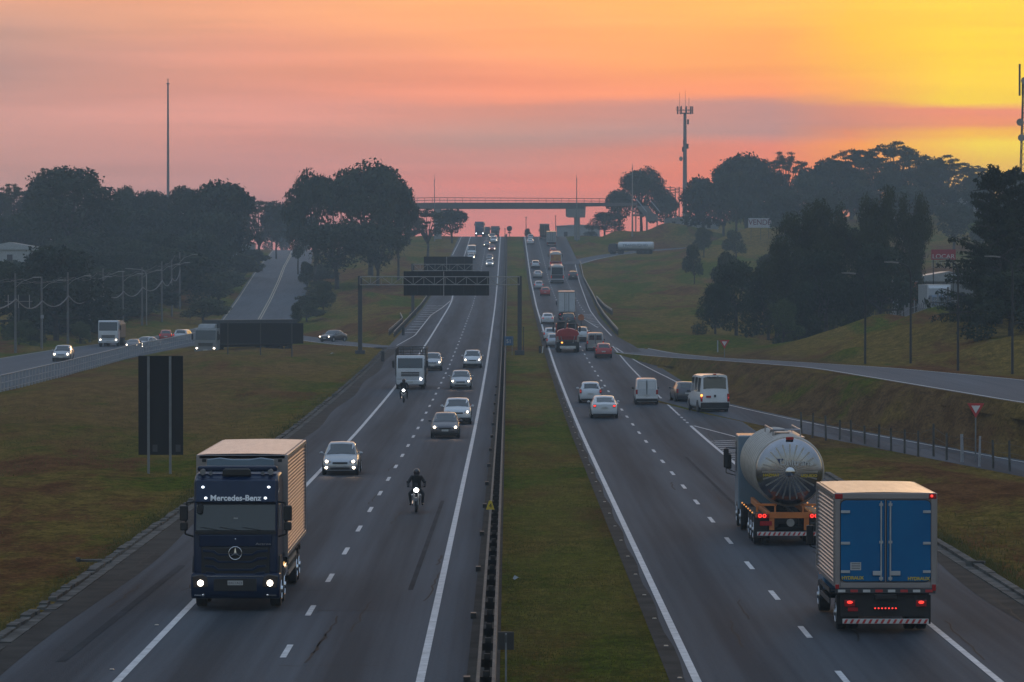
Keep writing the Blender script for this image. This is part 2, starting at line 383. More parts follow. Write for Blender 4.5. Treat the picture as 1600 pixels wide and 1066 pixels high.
SPOTS = [(-22,60,.1),(-30,120,.2),(-30,190,.3),(-25,260,.4),(-28,330,.8),(-24,400,1.0),(-30,450,.9),
 (-60,250,1.0),(-60,330,1.2),(-62,420,1.3),(-70,500,1.6),(-62,545,2.4),(-70,600,5),(-52,600,3.2),(-56,680,8),(-60,760,11),(-80,700,12),(-100,700,13),(-75,850,16),(-100,850,17),(-130,900,18),(-150,600,9),(-200,800,16),(-75,1000,19),(-110,1050,20),
 (-22,560,3.4),(-29,600,3.6),(-24,650,6.8),(-26,720,9.6),(-27,800,12.2),(-28,880,15.5),(-30,960,19.2),(-34,1040,22),
 (20,150,.1),(22,100,.1),(27,262,2.4),(16.8,330,1.0),(16.6,300,.7),(20.6,268,1.4),(24,238,1.5),(30,200,1.6),(38,160,1.6),
 (30,330,3.9),(36,350,5.4),(40,335,6.6),(46,350,7.6),(43,385,7.2),(50,385,7.4),(60,360,8.2),(39,400,6.0),(40,300,5.2),(48,300,7.5),(60,280,8),(34,390,3.2),(55,440,7.5),(70,400,8.5),
 (24,400,1.8),(30,430,1.6),(32,455,1.7),(40,470,2.4),(22,480,2.6),(30,500,3.0),(18,520,3.4),(26,560,5.1),(36,560,5.4),(22,640,7.0),(34,660,8.4),(50,640,8.5),(24,760,10.6),(40,780,13.5),(60,760,14),
 (24,850,13.2),(45,860,16.5),(20,960,18.6),(30,1000,21.5),(42,1000,24),(58,900,21),(80,900,23.5),(110,900,25),(75,1080,29),(100,1000,29),(140,1000,31),(150,800,22),(200,900,28),(90,600,11),(140,600,16)]
_sx = np.array([s[0] for s in SPOTS], float); _sy = np.array([s[1] for s in SPOTS], float); _sz = np.array([s[2] for s in SPOTS], float)
def Hn(x, y):
    x = np.asarray(x, float); y = np.asarray(y, float); sh = x.shape; x = x.ravel(); y = y.ravel()
    num = np.zeros_like(x); den = np.zeros_like(x)
    def acc(d, z, k=1.0):
        nonlocal num, den
        w = k/(d+.02)**2.4; num += w*z; den += w
    pz = Pn(y)
    dm = np.maximum(np.abs(x-1.0)-14.6, 0); wm = y < 1600
    acc(dm, pz, 6.0)
    for a, b, ha, hb in SEGS:
        dx, dy = b[0]-a[0], b[1]-a[1]; L2 = dx*dx+dy*dy
        t = np.clip(((x-a[0])*dx+(y-a[1])*dy)/L2, 0, 1)
        d = np.maximum(np.hypot(x-a[0]-t*dx, y-a[1]-t*dy)-(ha+t*(hb-ha)), 0)
        acc(d, a[2]+t*(b[2]-a[2]), 2.0)
    for i in range(len(_sx)):
        acc(np.hypot(x-_sx[i], (y-_sy[i])*.55)+1.0, _sz[i], 1.6)
    far = np.clip(np.abs(x)/200, 0, 1)
    acc(np.full_like(x, 90.), pz+far*3, 20.)
    return (num/den).reshape(sh)
def H(x, y): return float(Hn(np.array([x]), np.array([y]))[0])
def X_at(px, Z): return (px-794)*Z/F
def Z_at(py, Z): return CAMZ-(py-432)*Z/F
# ------------------------------------------------------------------ ground sheet
def road_mask(x, y):
    """how deep inside a paved strip (metres), for bedding the pavement into the ground"""
    d = np.full(x.shape, -9.0)
    xr = np.interp(y, [0, 262, 272, 300, 340, 380, 430, 465, 560, 640, 865, 1100], [15.4, 15.4, 16.6, 15.6, 14.9, 14.4, 14.2, 13.2, 13.2, 14.1, 15.6, 15.6])
    for pts, ws in ((LEFTROAD, LEFTW), (LINK, [5]*5), (RAMP, [4.4]*9), (SIDE, SIDEW), (EXIT, [5]*6)):
        for i in range(len(pts)-1):
            a, b = pts[i], pts[i+1]; dx, dy = b[0]-a[0], b[1]-a[1]
            t = np.clip(((x-a[0])*dx+(y-a[1])*dy)/(dx*dx+dy*dy), 0, 1)
            hw = (ws[i]+(ws[i+1]-ws[i])*t)/2
            d = np.maximum(d, hw-np.hypot(x-a[0]-t*dx, y-a[1]-t*dy))
    d = d-.6
    d = np.maximum(d, np.minimum(x-XL, MEDL-x)); d = np.maximum(d, np.minimum(x-MEDR, xr-x))
    return d
xs = sorted(set([round(v, 3) for v in list(np.arange(-76, 76.1, 1.0))+[XL, XL-.35, MEDL, MEDR, MEDR+.01, -.9, 15.4, 15.75, 15.1]]
     + [s*76*1.12**k for s in (-1, 1) for k in range(1, 28)]))
ys = list(np.arange(-120, 1300, 4.0))+[1300*1.035**k for k in range(0, 24)]
X, Y = np.meshgrid(np.array(xs), np.array(ys)); Zg = Hn(X, Y)
rng = np.random.default_rng(5)
dm = road_mask(X, Y)
# soft undulation away from pavement
und = .10*np.sin(X*.31+Y*.043)+.08*np.sin(X*.13-Y*.09+1)+.05*np.sin(X*.9+Y*.21)
und += .18*np.sin(X*.045+2)*np.sin(Y*.02)
off = np.clip(-dm/6, 0, 1)*((X < XL)|(X > 15.0))
Zg = Zg+und*off*1.6
Zg = np.where(dm > 0, Zg-.12, Zg)
nx, ny = len(xs), len(ys)
me = bpy.data.meshes.new("ground")
idx = np.arange(nx*ny).reshape(ny, nx)
q = np.stack([idx[:-1, :-1], idx[:-1, 1:], idx[1:, 1:], idx[1:, :-1]], -1).reshape(-1, 4)
me.from_pydata(np.stack([X.ravel(), Y.ravel(), Zg.ravel()], -1).tolist(), [], q.tolist()); me.shade_smooth(); me.materials.append(M_GRASS)
ground = bpy.data.objects.new("ground", me); COL.objects.link(ground); ground['kind'] = 'structure'

def ribbon(name, m, fl, fr, y0, y1, zo, step=4.0, nx=1, kind='structure', build=True, mb=None):
    ysr = [y0]; y = math.ceil((y0+.01)/step)*step
    while y < y1-.01: ysr.append(y); y += step
    ysr.append(y1)
    vs = []; 
    for y in ysr:
        a, b = (fl(y) if callable(fl) else fl), (fr(y) if callable(fr) else fr)
        z = P(y)+zo
        for k in range(nx+1): vs.append((a+(b-a)*k/nx, y, z))
    fs = [(r*(nx+1)+k, r*(nx+1)+k+1, (r+1)*(nx+1)+k+1, (r+1)*(nx+1)+k) for r in range(len(ysr)-1) for k in range(nx)]
    mb = mb or MB(); mb.add(vs, fs)
    if build:
        o = mb.build(name, m); o['kind'] = kind; return o
    return mb
def pathinterp(pts, ws, step=4.0):
    """smooth resample of a polyline with widths -> list of (x,y,z,w,nx,ny)"""
    P0 = np.array(pts, float); s = np.r_[0, np.cumsum(np.hypot(np.diff(P0[:, 0]), np.diff(P0[:, 1])))]
    u = np.arange(0, s[-1], step); u = np.r_[u, s[-1]]
    ker = np.ones(5)/5
    c = [np.interp(u, s, P0[:, i]) for i in range(3)]+[np.interp(u, s, np.array(ws, float))]
    c = [np.r_[v[:1], np.convolve(np.pad(v, 2, mode='edge'), ker, 'valid')[1:-1], v[-1:]] for v in c]
    dx = np.gradient(c[0]); dy = np.gradient(c[1]); L = np.hypot(dx, dy)
    return [(c[0][i], c[1][i], c[2][i], c[3][i], dy[i]/L[i], -dx[i]/L[i]) for i in range(len(u))]
def sweep(name, m, pts, ws, zo, off0=-.5, off1=.5, absolute=None, mb=None, build=True, i0=0, i1=None):
    pp = pathinterp(pts, ws)[i0:i1]; vs = []
    for x, y, z, w, nx_, ny_ in pp:
        for o in ((off0*w, off1*w) if absolute is None else ((absolute(w, 0), absolute(w, 1)))):
            vs.append((x+nx_*o, y+ny_*o, z+zo))
    fs = [(2*r, 2*r+1, 2*r+3, 2*r+2) for r in range(len(pp)-1)]
    mb = mb or MB(); mb.add(vs, fs)
    if build:
        o = mb.build(name, m); o['kind'] = 'structure'; return o
    return mb

# pavements
ribbon("road", M_ROADL, XL, MEDL-.75, -110, 1180, .0, nx=4)
ribbon("road", M_ROADR, MEDR, XR, -110, 1180, .0, nx=4)
ribbon("road_verge", M_SHOULDER, MEDL-.8, MEDL, -110, 1100, .012)
sweep("road", M_ROAD2, LEFTROAD, LEFTW, .05)
sweep("road", M_ROAD2, LINK, [5]*5, .06)
sweep("road", M_ROADR, RAMP, [4.4]*9, .04)
sweep("road", M_ROAD2, SIDE, SIDEW, .05)
def verge(pts, ws, zo, out, drop):
    mb = MB(); pp = pathinterp(pts, ws)
    for sg in (-1, 1):
        vs = []
        for x, y, z, w, nx_, ny_ in pp:
            for o, dz in ((w/2-.05, zo-.004), (w/2+out*.4, zo-.03), (w/2+out, zo-drop)): vs.append((x+nx_*o*sg, y+ny_*o*sg, z+dz))
        mb.add(vs, [(3*r+k, 3*r+k+1, 3*r+k+4, 3*r+k+3) for r in range(len(pp)-1) for k in range(2)])
    o = mb.build('road_verge', M_GRASS, smooth=True); o['kind'] = 'structure'
verge(SIDE, SIDEW, .05, 1.0, .75); verge(RAMP, [4.4]*9, .04, .6, .25); verge(LEFTROAD, LEFTW, .05, 1.0, .5); verge(LINK, [5]*5, .06, .5, .3)
sweep("road", M_ROAD2, EXIT, [5]*6, .05)
# worn strips beside the kerbs and beside the median
ribbon("road_shoulder", M_SHOULDER, XL, lambda y: XL+1.25+.18*math.sin(y*.11), -110, 420, .006)
ribbon("road_shoulder", M_SHOULDER, MEDR, lambda y: MEDR+.42+.06*math.sin(y*.4), -110, 1060, .006)
ribbon("road_shoulder", M_SHOULDER, lambda y: 15.4-1.0+.2*math.sin(y*.15), 15.4, -110, 180, .006)

# kerbs: broken concrete drainage edge, real steps
def kerb(name, side, x_of, y0, y1, seed, step=1.0, h=.11, jit=1.0):
    rnd = random.Random(seed); mb = MB(); y = y0
    while y < y1:
        L = step*rnd.uniform(.85, 1.15); x = x_of(y); j = rnd.uniform(-.03, .03)*jit; hh = h+rnd.uniform(-.03, .035)*jit
        z = P(y); t = .27+rnd.uniform(-.05, .05)*jit
        if rnd.random() > .05:
            a, b = (x-t+j, x+j) if side < 0 else (x+j, x+t+j)
            mb.box(a, b, y, y+L-.05, z-.1, z+hh)
            c = (x+.01+j, x+.34) if side < 0 else (x-.34, x-.01+j)
            mb.box(c[0], c[1], y+.01, y+L-.03, z-.05, z+.028+rnd.uniform(-.006, .008))
        y += L
    o = mb.build(name, M_CONC); o['kind'] = 'structure'; return o
kerb("kerb", -1, lambda y: XL-.02, 60, 420, 3)
kerb("kerb", 1, lambda y: 15.42, 60, 182, 4, step=4.5, h=.12, jit=.35)

# painted markings
mk = MB()
LW = .17
def line(mb, fx, y0, y1, w=LW, zo=.012): ribbon("", None, (lambda y: (fx(y) if callable(fx) else fx)-w/2), (lambda y: (fx(y) if callable(fx) else fx)+w/2), y0, y1, zo, build=False, mb=mb)
def L1(y): return float(np.interp(y, [0, 640, 700, 880, 1080], [-9.3, -9.4, -9.9, -10.2, -10.2]))
line(mk, L1, -100, 1090, .2); line(mk, -2.1, -100, 1090, .2)
line(mk, 4.5, -100, 1090, .2)
line(mk, lambda y: float(np.interp(y, [0, 262, 292, 420], [11.7, 11.7, 11.7, 11.7])), -100, 246, .18)
line(mk, 11.7, 262, 430, .12)
line(mk, lambda y: float(np.interp(y, [270, 300, 340, 380, 425], [16.2, 15.2, 14.1, 12.9, 11.9])), 268, 425, .13)
line(mk, lambda y: float(np.interp(y, [465, 520, 580, 640, 865], [12.6, 12.4, 12.5, 13.0, 14.9])), 468, 850, .14)
line(mk, lambda y: float(np.interp(y, [465, 550, 580], [12.6, 10.4, 10.3])), 500, 565, .12)
line(mk, lambda y: XL+.5+.2*math.sin(y*.02), 900, 1080, .14)
line(mk, lambda y: float(np.interp(y, [430, 470, 560, 640], [-12.6, -11.4, -11.3, -9.6])), 432, 640, .13)
o = mk.build("edge_lines", M_MARK); o['kind'] = 'structure'
mk = MB()
y = -95.0
while y < 1080:
    line(mk, lambda q: -5.7, y, y+3.4, .16)
    line(mk, lambda q: 8.05, y+5.3, y+8.7, .16)
    if y > 570: line(mk, lambda q: 11.5, y+2, y+5, .14)
    if 330 < y < 300: pass
    y += 12.0
y = 250.0
while y < 420: line(mk, lambda q: 11.7, y, y+1.6, .16); y += 4
o = mk.build("lane_dashes", M_MARK); o['kind'] = 'structure'
mk = MB()
# hatched nose between carriageway and on-ramp
def hatch_r(y): return float(np.interp(y, [170, 200, 222, 246], [18.4, 16.6, 14.6, 11.9]))
line(mk, hatch_r, 206, 246, .14)
y = 196.0
while y < 243:
    a = 11.85; b = min(hatch_r(y+2.0)-.05, 15.3 if y < 206 else 99)
    if b-a > .3: mk.add([(a, y, .013), (a, y+.42, .013), (b, y+2.4, .013), (b, y+2.0, .013)], [(0, 3, 2, 1)])
    y += 2.35
for k in range(9):       # far gores
    y = 505+k*7; x1 = float(np.interp(y, [465, 550, 580], [12.4, 10.6, 10.6])); z = P(y)+.012
    mk.add([(x1, y, z), (12.5, y+5, P(y+5)+.012), (12.5, y+5.8, P(y+5.8)+.012), (x1, y+.8, P(y+.8)+.012)], [(0, 1, 2, 3)])
for k in range(12):
    y = 480+k*12; x1 = float(np.interp(y, [430, 470, 560, 640], [-12.6, -11.4, -11.3, -9.6])); z = P(y)+.012
    mk.add([(-13.0, y, z), (x1-.1, y, z), (x1-.1, y+1, P(y+1)+.012), (-13.0, y+1, P(y+1)+.012)], [(0, 1, 2, 3)])
o = mk.build("gore_hatching", M_MARK); o['kind'] = 'structure'
mk = MB()
ab = lambda a, b: (lambda w, k: (a, b)[k])
sweep("", None, LEFTROAD, LEFTW, .062, absolute=ab(.10, .26), mb=mk, build=False, i0=112)
sweep("", None, LEFTROAD, LEFTW, .062, absolute=ab(-.26, -.10), mb=mk, build=False, i0=112)
sweep("", None, LEFTROAD, LEFTW, .062, absolute=lambda w, k: (-w/2+.3, -w/2+.45)[k], mb=mk, build=False, i0=40)
o = mk.build("side_road_lines", M_MARKY); o['kind'] = 'structure'
mk = MB()
sweep("", None, RAMP, [4.4]*9, .052, absolute=ab(1.55, 1.68), mb=mk, build=False)
sweep("", None, SIDE, SIDEW, .062, absolute=lambda w, k: (w/2-.35, w/2-.2)[k], mb=mk, build=False, i0=30)
sweep("", None, SIDE, SIDEW, .062, absolute=lambda w, k: (-w/2+.15, -w/2+.32)[k], mb=mk, build=False)
sweep("", None, EXIT, [5]*6, .062, absolute=lambda w, k: (w/2-.35, w/2-.15)[k], mb=mk, build=False)
sweep("", None, LINK, [5]*5, .072, absolute=lambda w, k: (-w/2+.15, -w/2+.32)[k], mb=mk, build=False)
o = mk.build("ramp_lines", M_MARK); o['kind'] = 'structure'

mk = MB()
def skid(fx, y0, y1, w): line(mk, fx, y0, y1, w, .009)
skid(lambda y: -11.2+.0006*(y-96)**2*.0+.010*(y-96), 96, 128, .24); skid(lambda y: -3.0+.004*(y-120), 118, 165, .16); skid(lambda y: 9.6-.002*(y-150), 160, 205, .15)
o = mk.build("skid_marks", mat("rubber_mark", (.022, .024, .028), .9, spec=.05, c2=(.038, .043, .050), scale=.6)); o['kind'] = 'structure'
ck = MB(); rc = random.Random(14)
for _ in range(46):
    left = rc.random() < .5; y = 1/(1/95-(1/95-1/330)*rc.random()); x = rc.uniform(-13, -2.2) if left else rc.uniform(4.7, 15)
    if rc.random() < .35: pts_ = [(x+q*.5, y+rc.uniform(-.12, .12)) for q in range(rc.randint(3, 7))]
    else: pts_ = [(x+rc.uniform(-.07, .07)+q*.02, y+q*1.1) for q in range(rc.randint(4, 12))]
    w = rc.uniform(.018, .035); vs = []
    for (xa, ya) in pts_:
        xa = min(xa, -1.6 if left else 15.2)
        vs += [(xa-w, ya-w, P(ya)+.007), (xa+w, ya+w, P(ya)+.007)]
    ck.add(vs, [(2*i, 2*i+1, 2*i+3, 2*i+2) for i in range(len(pts_)-1)])
o = ck.build("road_cracks", mat("crack_sealant", (.008, .008, .009), .7, spec=.1)); o['kind'] = 'structure'
st0 = None
for xx, ya, yb, dy in ((4.12, 92, 300, 8.0), (-9.72, 94, 190, 12.0)):
    y = ya
    while y < yb:
        if st0 is None:
            st0 = MB().prism([(-.06, 0), (.06, 0), (.045, .022), (-.045, .022)], -.05, .05, 'y').build('road_stud', mat("stud_pale", (.42, .40, .36), .4))
            q = st0; 
        else: q = st0.copy(); COL.objects.link(q)
        q.location = (xx, y, P(y)+.012); tag(q, "small pale reflective stud on the asphalt beside a solid edge line", 'road stud', 'reflective studs along the edge lines'); y += dy
# ------------------------------------------------------------------ haze
hz = MB().box(-1850, 1850, -300, 3200, -30, 70).build("haze", None)
hm = bpy.data.materials.new("haze_air"); hm.use_nodes = True; t = hm.node_tree
for n in list(t.nodes): t.nodes.remove(n)
pv = t.nodes.new('ShaderNodeVolumePrincipled'); mo = t.nodes.new('ShaderNodeOutputMaterial'); t.links.new(pv.outputs[0], mo.inputs['Volume'])
pv.inputs['Color'].default_value = (.72, .88, 1.0, 1); pv.inputs['Density'].default_value = .00031; pv.inputs['Anisotropy'].default_value = .15
hz.data.materials.append(hm); hz['kind'] = 'stuff'
# ------------------------------------------------------------------ cars
# (fraction of length from the nose, height, half-width factor, key)   heights: b = belt, h = roof
PROFILES = {
 'hatch': [(0,.58,.80,''),(.015,.66,.90,''),(.06,.74,.96,''),(.15,.86,.99,''),(.25,.95,1,'c'),(.42,'h-.05',1,'f'),(.60,'h',1,'m'),(.86,'h-.07',.99,'r'),(.955,1.0,.97,'b'),(.985,.88,.94,''),(1,.6,.90,'')],
 'sedan': [(0,.58,.80,''),(.013,.66,.90,''),(.05,.74,.96,''),(.14,.85,.99,''),(.26,.95,1,'c'),(.41,'h-.05',1,'f'),(.55,'h',1,'m'),(.71,'h-.07',.99,'r'),(.85,1.02,.98,'b'),(.95,1.01,.95,''),(.985,.93,.92,''),(1,.6,.88,'')],
 'suv':   [(0,.70,.82,''),(.015,.80,.91,''),(.05,.92,.97,''),(.14,1.02,.99,''),(.24,1.09,1,'c'),(.39,'h-.05',1,'f'),(.58,'h',1,'m'),(.88,'h-.05',.99,'r'),(.96,1.12,.98,'b'),(.985,1.0,.95,''),(1,.7,.92,'')],
 'van':   [(0,.66,.82,''),(.015,.76,.91,''),(.05,.88,.97,''),(.12,.98,.99,''),(.19,1.05,1,'c'),(.33,'h-.06',1,'f'),(.55,'h',1,'m'),(.955,'h-.03',.99,'r'),(.985,1.1,.985,'b'),(.993,1.0,.975,''),(1,.6,.96,'')],
 'bigvan':[(0,.70,.82,''),(.012,.85,.91,''),(.04,1.05,.97,''),(.12,1.2,.99,''),(.17,1.3,1,'c'),(.30,'h-.10',1,'f'),(.50,'h',1,'m'),(.965,'h-.03',.99,'r'),(.988,1.25,.985,'b'),(.995,1.1,.975,''),(1,.6,.96,'')],
}
DIM = {'hatch': (3.95, 1.68, 1.50), 'sedan': (4.45, 1.74, 1.47), 'suv': (4.4, 1.82, 1.68), 'van': (4.3, 1.72, 1.85), 'bigvan': (5.5, 2.05, 2.6)}
def make_car(kind, pnt, loc, rz, label, cat='car', group=None, rx=0, name=None, head=False, tail=False, fog=False,
             dim=None, roofw=None, rear_glass=True, side_glass=True, brake=False, headmat=None, hside=(-1, 1), plate=True, dark_bumper=False, rack=False, bright=1):
    L, W, Ht = dim or DIM[kind]; hw = W/2
    t = thing(name or {'hatch': 'hatchback_car', 'sedan': 'sedan_car', 'suv': 'suv_car', 'van': 'delivery_van', 'bigvan': 'passenger_van'}[kind], loc, rz, label, cat, group, rx)
    rwf = roofw or (.74 if kind in ('hatch', 'sedan') else .78 if kind == 'suv' else .86)
    zl = .20 if kind not in ('suv', 'bigvan') else .27
    st = {}; rows = []
    for s, tp, wf, key in PROFILES[kind]:
        top = eval(tp, {'h': Ht}) if isinstance(tp, str) else tp
        y = L/2-s*L; h = hw*wf; gh = isinstance(tp, str)
        belt = {'hatch': .95, 'sedan': .95, 'suv': 1.08, 'van': 1.06, 'bigvan': 1.28}[kind]
        edge = min(s, 1-s) < .01
        lo = zl+(.08 if edge else 0)
        if gh:
            r = hw*rwf*(1 if key != 'r' else .97)
            half = [(h*.86, lo), (h*.975, lo+.12), (h, .58), (h*.955, belt), (r, top-.09), (r*.86, top-.005), (0, top+.02)]
        else:
            half = [(h*.86, lo), (h*.975, lo+.10), (h, min(.5, top-.12)), (h*.955, top-.09), (h*.86, top-.03), (h*.60, top), (0, top+.02)]
        pts = [(x, y, z) for x, z in half]; full = pts+[(-x, yy, z) for x, yy, z in reversed(pts[:-1])]
        rows.append(full)
        if key: st[key] = full
    m = MB(); n = len(rows[0])
    for r in rows: m.v += r
    for i in range(len(rows)-1):
        for j in range(n-1): m.f.append((i*n+j, (i+1)*n+j, (i+1)*n+j+1, i*n+j+1))
        m.f.append((i*n+n-1, (i+1)*n+n-1, (i+1)*n, i*n))
    m.f.append(tuple(range(n))); o = (len(rows)-1)*n; m.f.append(tuple(range(o+n-1, o-1, -1)))
    bd_ = m.build('body', pnt, t, smooth=True)
    MB().box(-hw*.82, hw*.82, -L/2+.25, L/2-.2, .13, zl+.16).build('underbody', M_BLACK, t)
    def V3(p): return Vector(p)
    def pane(name, A, B, js, u0, u1, mirror=False, off=.012, m_=M_GLASS, sh=.94):
        """glass over the strip of profile points js between stations A (bottom) and B (top)"""
        mb = MB(); K = len(js); vs = []
        for u in (u0, (u0+u1)/2, u1):
            row = [V3(A[j]).lerp(V3(B[j]), u) for j in js]; c = (row[0]+row[-1])/2
            vs += [c+(p-c)*sh for p in row]
        nn = ((vs[K]-vs[0]).cross(vs[1]-vs[0])); nn.normalize()
        cen = sum((v for v in vs), Vector())/len(vs)
        if nn.dot(cen-Vector((0, 0, .9))) < 0: nn = -nn
        vs = [v+nn*off for v in vs]
        for r in range(2):
            for k in range(K-1): mb.f.append((r*K+k, r*K+k+1, (r+1)*K+k+1, (r+1)*K+k))
        mb.v = [tuple(v) for v in vs]
        return mb.build(name, m_, t, smooth=True)
    top = [4, 5, 6, 7, 8]
    pane('windshield', st['c'], st['f'], top, .04, .92)
    if rear_glass: pane('rear_window', st['b'], st['r'], top, .12 if kind != 'bigvan' else .30, .90, sh=.90)
    def sidepane(A, B, sgn, u0, u1):
        idx = (3, 4) if sgn > 0 else (9, 8)
        a0, a1, b0, b1 = V3(A[idx[0]]), V3(A[idx[1]]), V3(B[idx[0]]), V3(B[idx[1]])
        vs = []
        for u in (u0, u1):
            lo_, hi_ = a0.lerp(b0, u), a1.lerp(b1, u); vs += [lo_.lerp(hi_, .10), lo_.lerp(hi_, .90)]
        vs = [v+Vector((sgn*.012, 0, .004)) for v in vs]
        return MB().add(vs, [(0, 2, 3, 1)]).build('side_window', M_GLASS, t)
    if side_glass:
        for s_ in (-1, 1):
            sidepane(st['c'], st['f'], s_, .35, 1.0); sidepane(st['f'], st['m'], s_, .0, .9)
            if kind != 'van' or side_glass == 'all': sidepane(st['m'], st['r'], s_, .06, .47); sidepane(st['m'], st['r'], s_, .53, .93)
    hz_ = {'hatch': .66, 'sedan': .66, 'suv': .80, 'van': .78, 'bigvan': .92}[kind]
    yf, yr = L/2, -L/2
    for s_ in (-1, 1):
        hl = MB().ell((s_*hw*.72, yf-.07, hz_), .20*W/1.7, .13, .085).build('headlight', M_LENS, t, smooth=True)
        if head and s_ in hside: MB().ell((s_*hw*.74, yf-.03, hz_), .105*bright, .115, .072*bright, 8, 6).build('bulb', headmat or M_HEAD, hl, smooth=True)
        if fog and s_ in hside: MB().ell((s_*hw*.76, yf-.02, .36), .075, .06, .065, 8, 6).build('fog_light', M_HEAD, t, smooth=True)
        tz = {'hatch': .86, 'sedan': .84, 'suv': 1.0, 'van': .92, 'bigvan': 1.02}[kind]; th = {'hatch': .15, 'sedan': .09, 'suv': .15, 'van': .17, 'bigvan': .28}[kind]
        tw = {'sedan': .19}.get(kind, .10)
        tl = MB().box(s_*(hw*.93-tw)-.09, s_*(hw*.93-tw)+.09, yr-.012, yr+.16, tz-th, tz+th) if kind == 'sedan' else MB().box(s_*hw*.89-.075, s_*hw*.89+.075, yr-.014, yr+.14, tz-th, tz+th)
        tl = tl.build('tail_light', M_TAIL, t, bevel=.02)
        if tail: MB().ell(((s_*(hw*.93-tw)) if kind == 'sedan' else s_*hw*.89, yr-.01, tz), .09 if kind == 'sedan' else .055, .02, .06, 8, 6).build('bulb', M_TAILON if brake else M_TAILDIM, tl, smooth=True)
        # mirrors
        cz = st['c'][4][2]+.05; cyy = st['c'][4][1]-.18
        mm = MB().ell((s_*(hw+.09), cyy, cz+.04), .10, .06, .075, 8, 6); mm.cyl((s_*(hw*.86), cyy-.02, cz-.02), (s_*(hw+.06), cyy, cz+.02), .022, n=6)
        mm.build('wing_mirror', pnt if s_ < 9 and kind != 'van' and kind != 'bigvan' else M_BLACK, t, smooth=True)
    g = MB().box(-hw*.42, hw*.42, yf-.03, yf+.014, hz_-.13, hz_-.03); g.box(-hw*.55, hw*.55, yf-.03, yf+.012, .27, .37); g.build('grille', M_BLACK, t, bevel=.015)
    if dark_bumper or kind in ('suv', 'bigvan'):
        MB().box(-hw*.93, hw*.93, yf-.10, yf+.02, zl+.02, zl+.17).build('front_bumper', M_BLACK, t, bevel=.03)
        MB().box(-hw*.95, hw*.95, yr-.04, yr+.12, zl+.04, zl+(.42 if kind == 'bigvan' else .24)).build('rear_bumper', M_BLACK, t, bevel=.03)
    else:
        MB().box(-hw*.85, hw*.85, yr-.012, yr+.10, zl+.02, zl+.12).build('rear_bumper', M_BLACK, t, bevel=.02)
    if plate:
        MB().box(-.20, .20, yf+.002, yf+.026, .41, .53).build('licence_plate', M_PLATE, t)
        MB().box(-.20, .20, yr-.034, yr-.008, .62 if kind != 'sedan' else .66, .74 if kind != 'sedan' else .78).build('licence_plate', M_PLATE, t)
    wr = .31 if kind in ('hatch', 'sedan', 'van') else .36
    for fr, ss in ((.18, 1), (.80, -1)):
        wy = L/2-fr*L
        for s_ in (-1, 1):
            MB().cyl((s_*(hw*.90), wy, wr+.04), (s_*(hw+.006), wy, wr+.04), wr+.075, n=20).build('wheel_arch', M_BLACK, t, smooth=True)
            w = MB().lathe([(-.10, wr*.80), (-.10, wr*.95), (-.06, wr), (.06, wr), (.10, wr*.95), (.10, wr*.66), (.07, wr*.64)], (s_*(hw-.08), wy, wr), (s_, 0, 0), 20).build('wheel', M_TYRE, t, smooth=True)
            rm = MB().cyl((s_*(hw-.03), wy, wr), (s_*(hw+.012), wy, wr), wr*.16, n=8)
            rm.torus((s_*(hw), wy, wr), (1, 0, 0), wr*.62, .022, 18, 5)
            for k in range(5):
                a = 2*math.pi*k/5+.3
                rm.cyl((s_*(hw+.004), wy+math.cos(a)*.04, wr+math.sin(a)*.04), (s_*(hw+.002), wy+math.cos(a)*wr*.62, wr+math.sin(a)*wr*.62), .035, n=5)
            rm.build('rim', M_RIM if kind in ('sedan', 'suv') else M_RIMD, w, smooth=True)
    if rack:
        rk = MB()
        for s_ in (-1, 1): rk.box(s_*hw*.66-.02, s_*hw*.66+.02, -L*.30, L*.12, Ht+.02, Ht+.06)
        rk.build('roof_rack', M_BLACK, t)
    return t

def on_road(X, Yvis, L, away=True):
    """location, heading and pitch of a vehicle whose visible end stands at Yvis on the carriageway"""
    yc = Yvis+L/2; z = (P(yc-L*.3)+P(yc+L*.3))/2; s = math.atan(slope(yc))
    return (X, yc, z+.02), (0 if away else math.pi), (s if away else -s)
def car_at(kind, pnt, X, Y, away, label, **k):
    L = (k.get('dim') or DIM[kind])[0]; loc, rz, rx = on_road(X, Y, L, away)
    rz += k.pop('turn', 0)
    return make_car(kind, pnt, loc, rz, label, rx=rx, group=k.pop('group', 'cars driving away from the camera' if away else 'cars driving towards the camera'), **k)

# approaching, left carriageway
nb0 = car_at('sedan', P_SILVER, -8.15, 186, False, "silver sedan with headlights and fog lights on, just behind the navy truck", head=True, fog=True, dim=(4.45, 1.74, 1.52))
nb1 = car_at('hatch', P_GREY, -3.75, 228, False, "dark grey hatchback with yellowish headlights, nearest car in the inner lane", head=True, dark_bumper=True, dim=(3.95, 1.68, 1.46))
nb2 = car_at('suv', P_WHITE2, -3.3, 248, False, "white SUV half hidden behind the dark grey hatchback", head=True, hside=(-1,), dim=(4.4, 1.8, 1.62))
nb3 = car_at('sedan', P_SILVER, -3.86, 312, False, "silver sedan with dark oval grille, third car in the inner lane", head=True)
car_at('suv', P_WHITE2, -3.4, 364, False, "pale SUV with two lit headlights, fourth in the inner lane beside the median", head=True, dim=(4.3, 1.76, 1.66), rack=True)
car_at('suv', P_SILVER, -7.05, 357, False, "light coloured car half hidden behind the stake truck", head=True, hside=(-1,), dim=(4.3, 1.76, 1.62))
car_at('sedan', P_WHITE2, -4.0, 830, False, "white car on the climb, lower of the close pair beside the gantry sign's right end", head=True)
car_at('hatch', P_GREY, -4.15, 862, False, "dark car on the climb, upper of the close pair beside the gantry sign's right end", head=True, hside=(-1,))
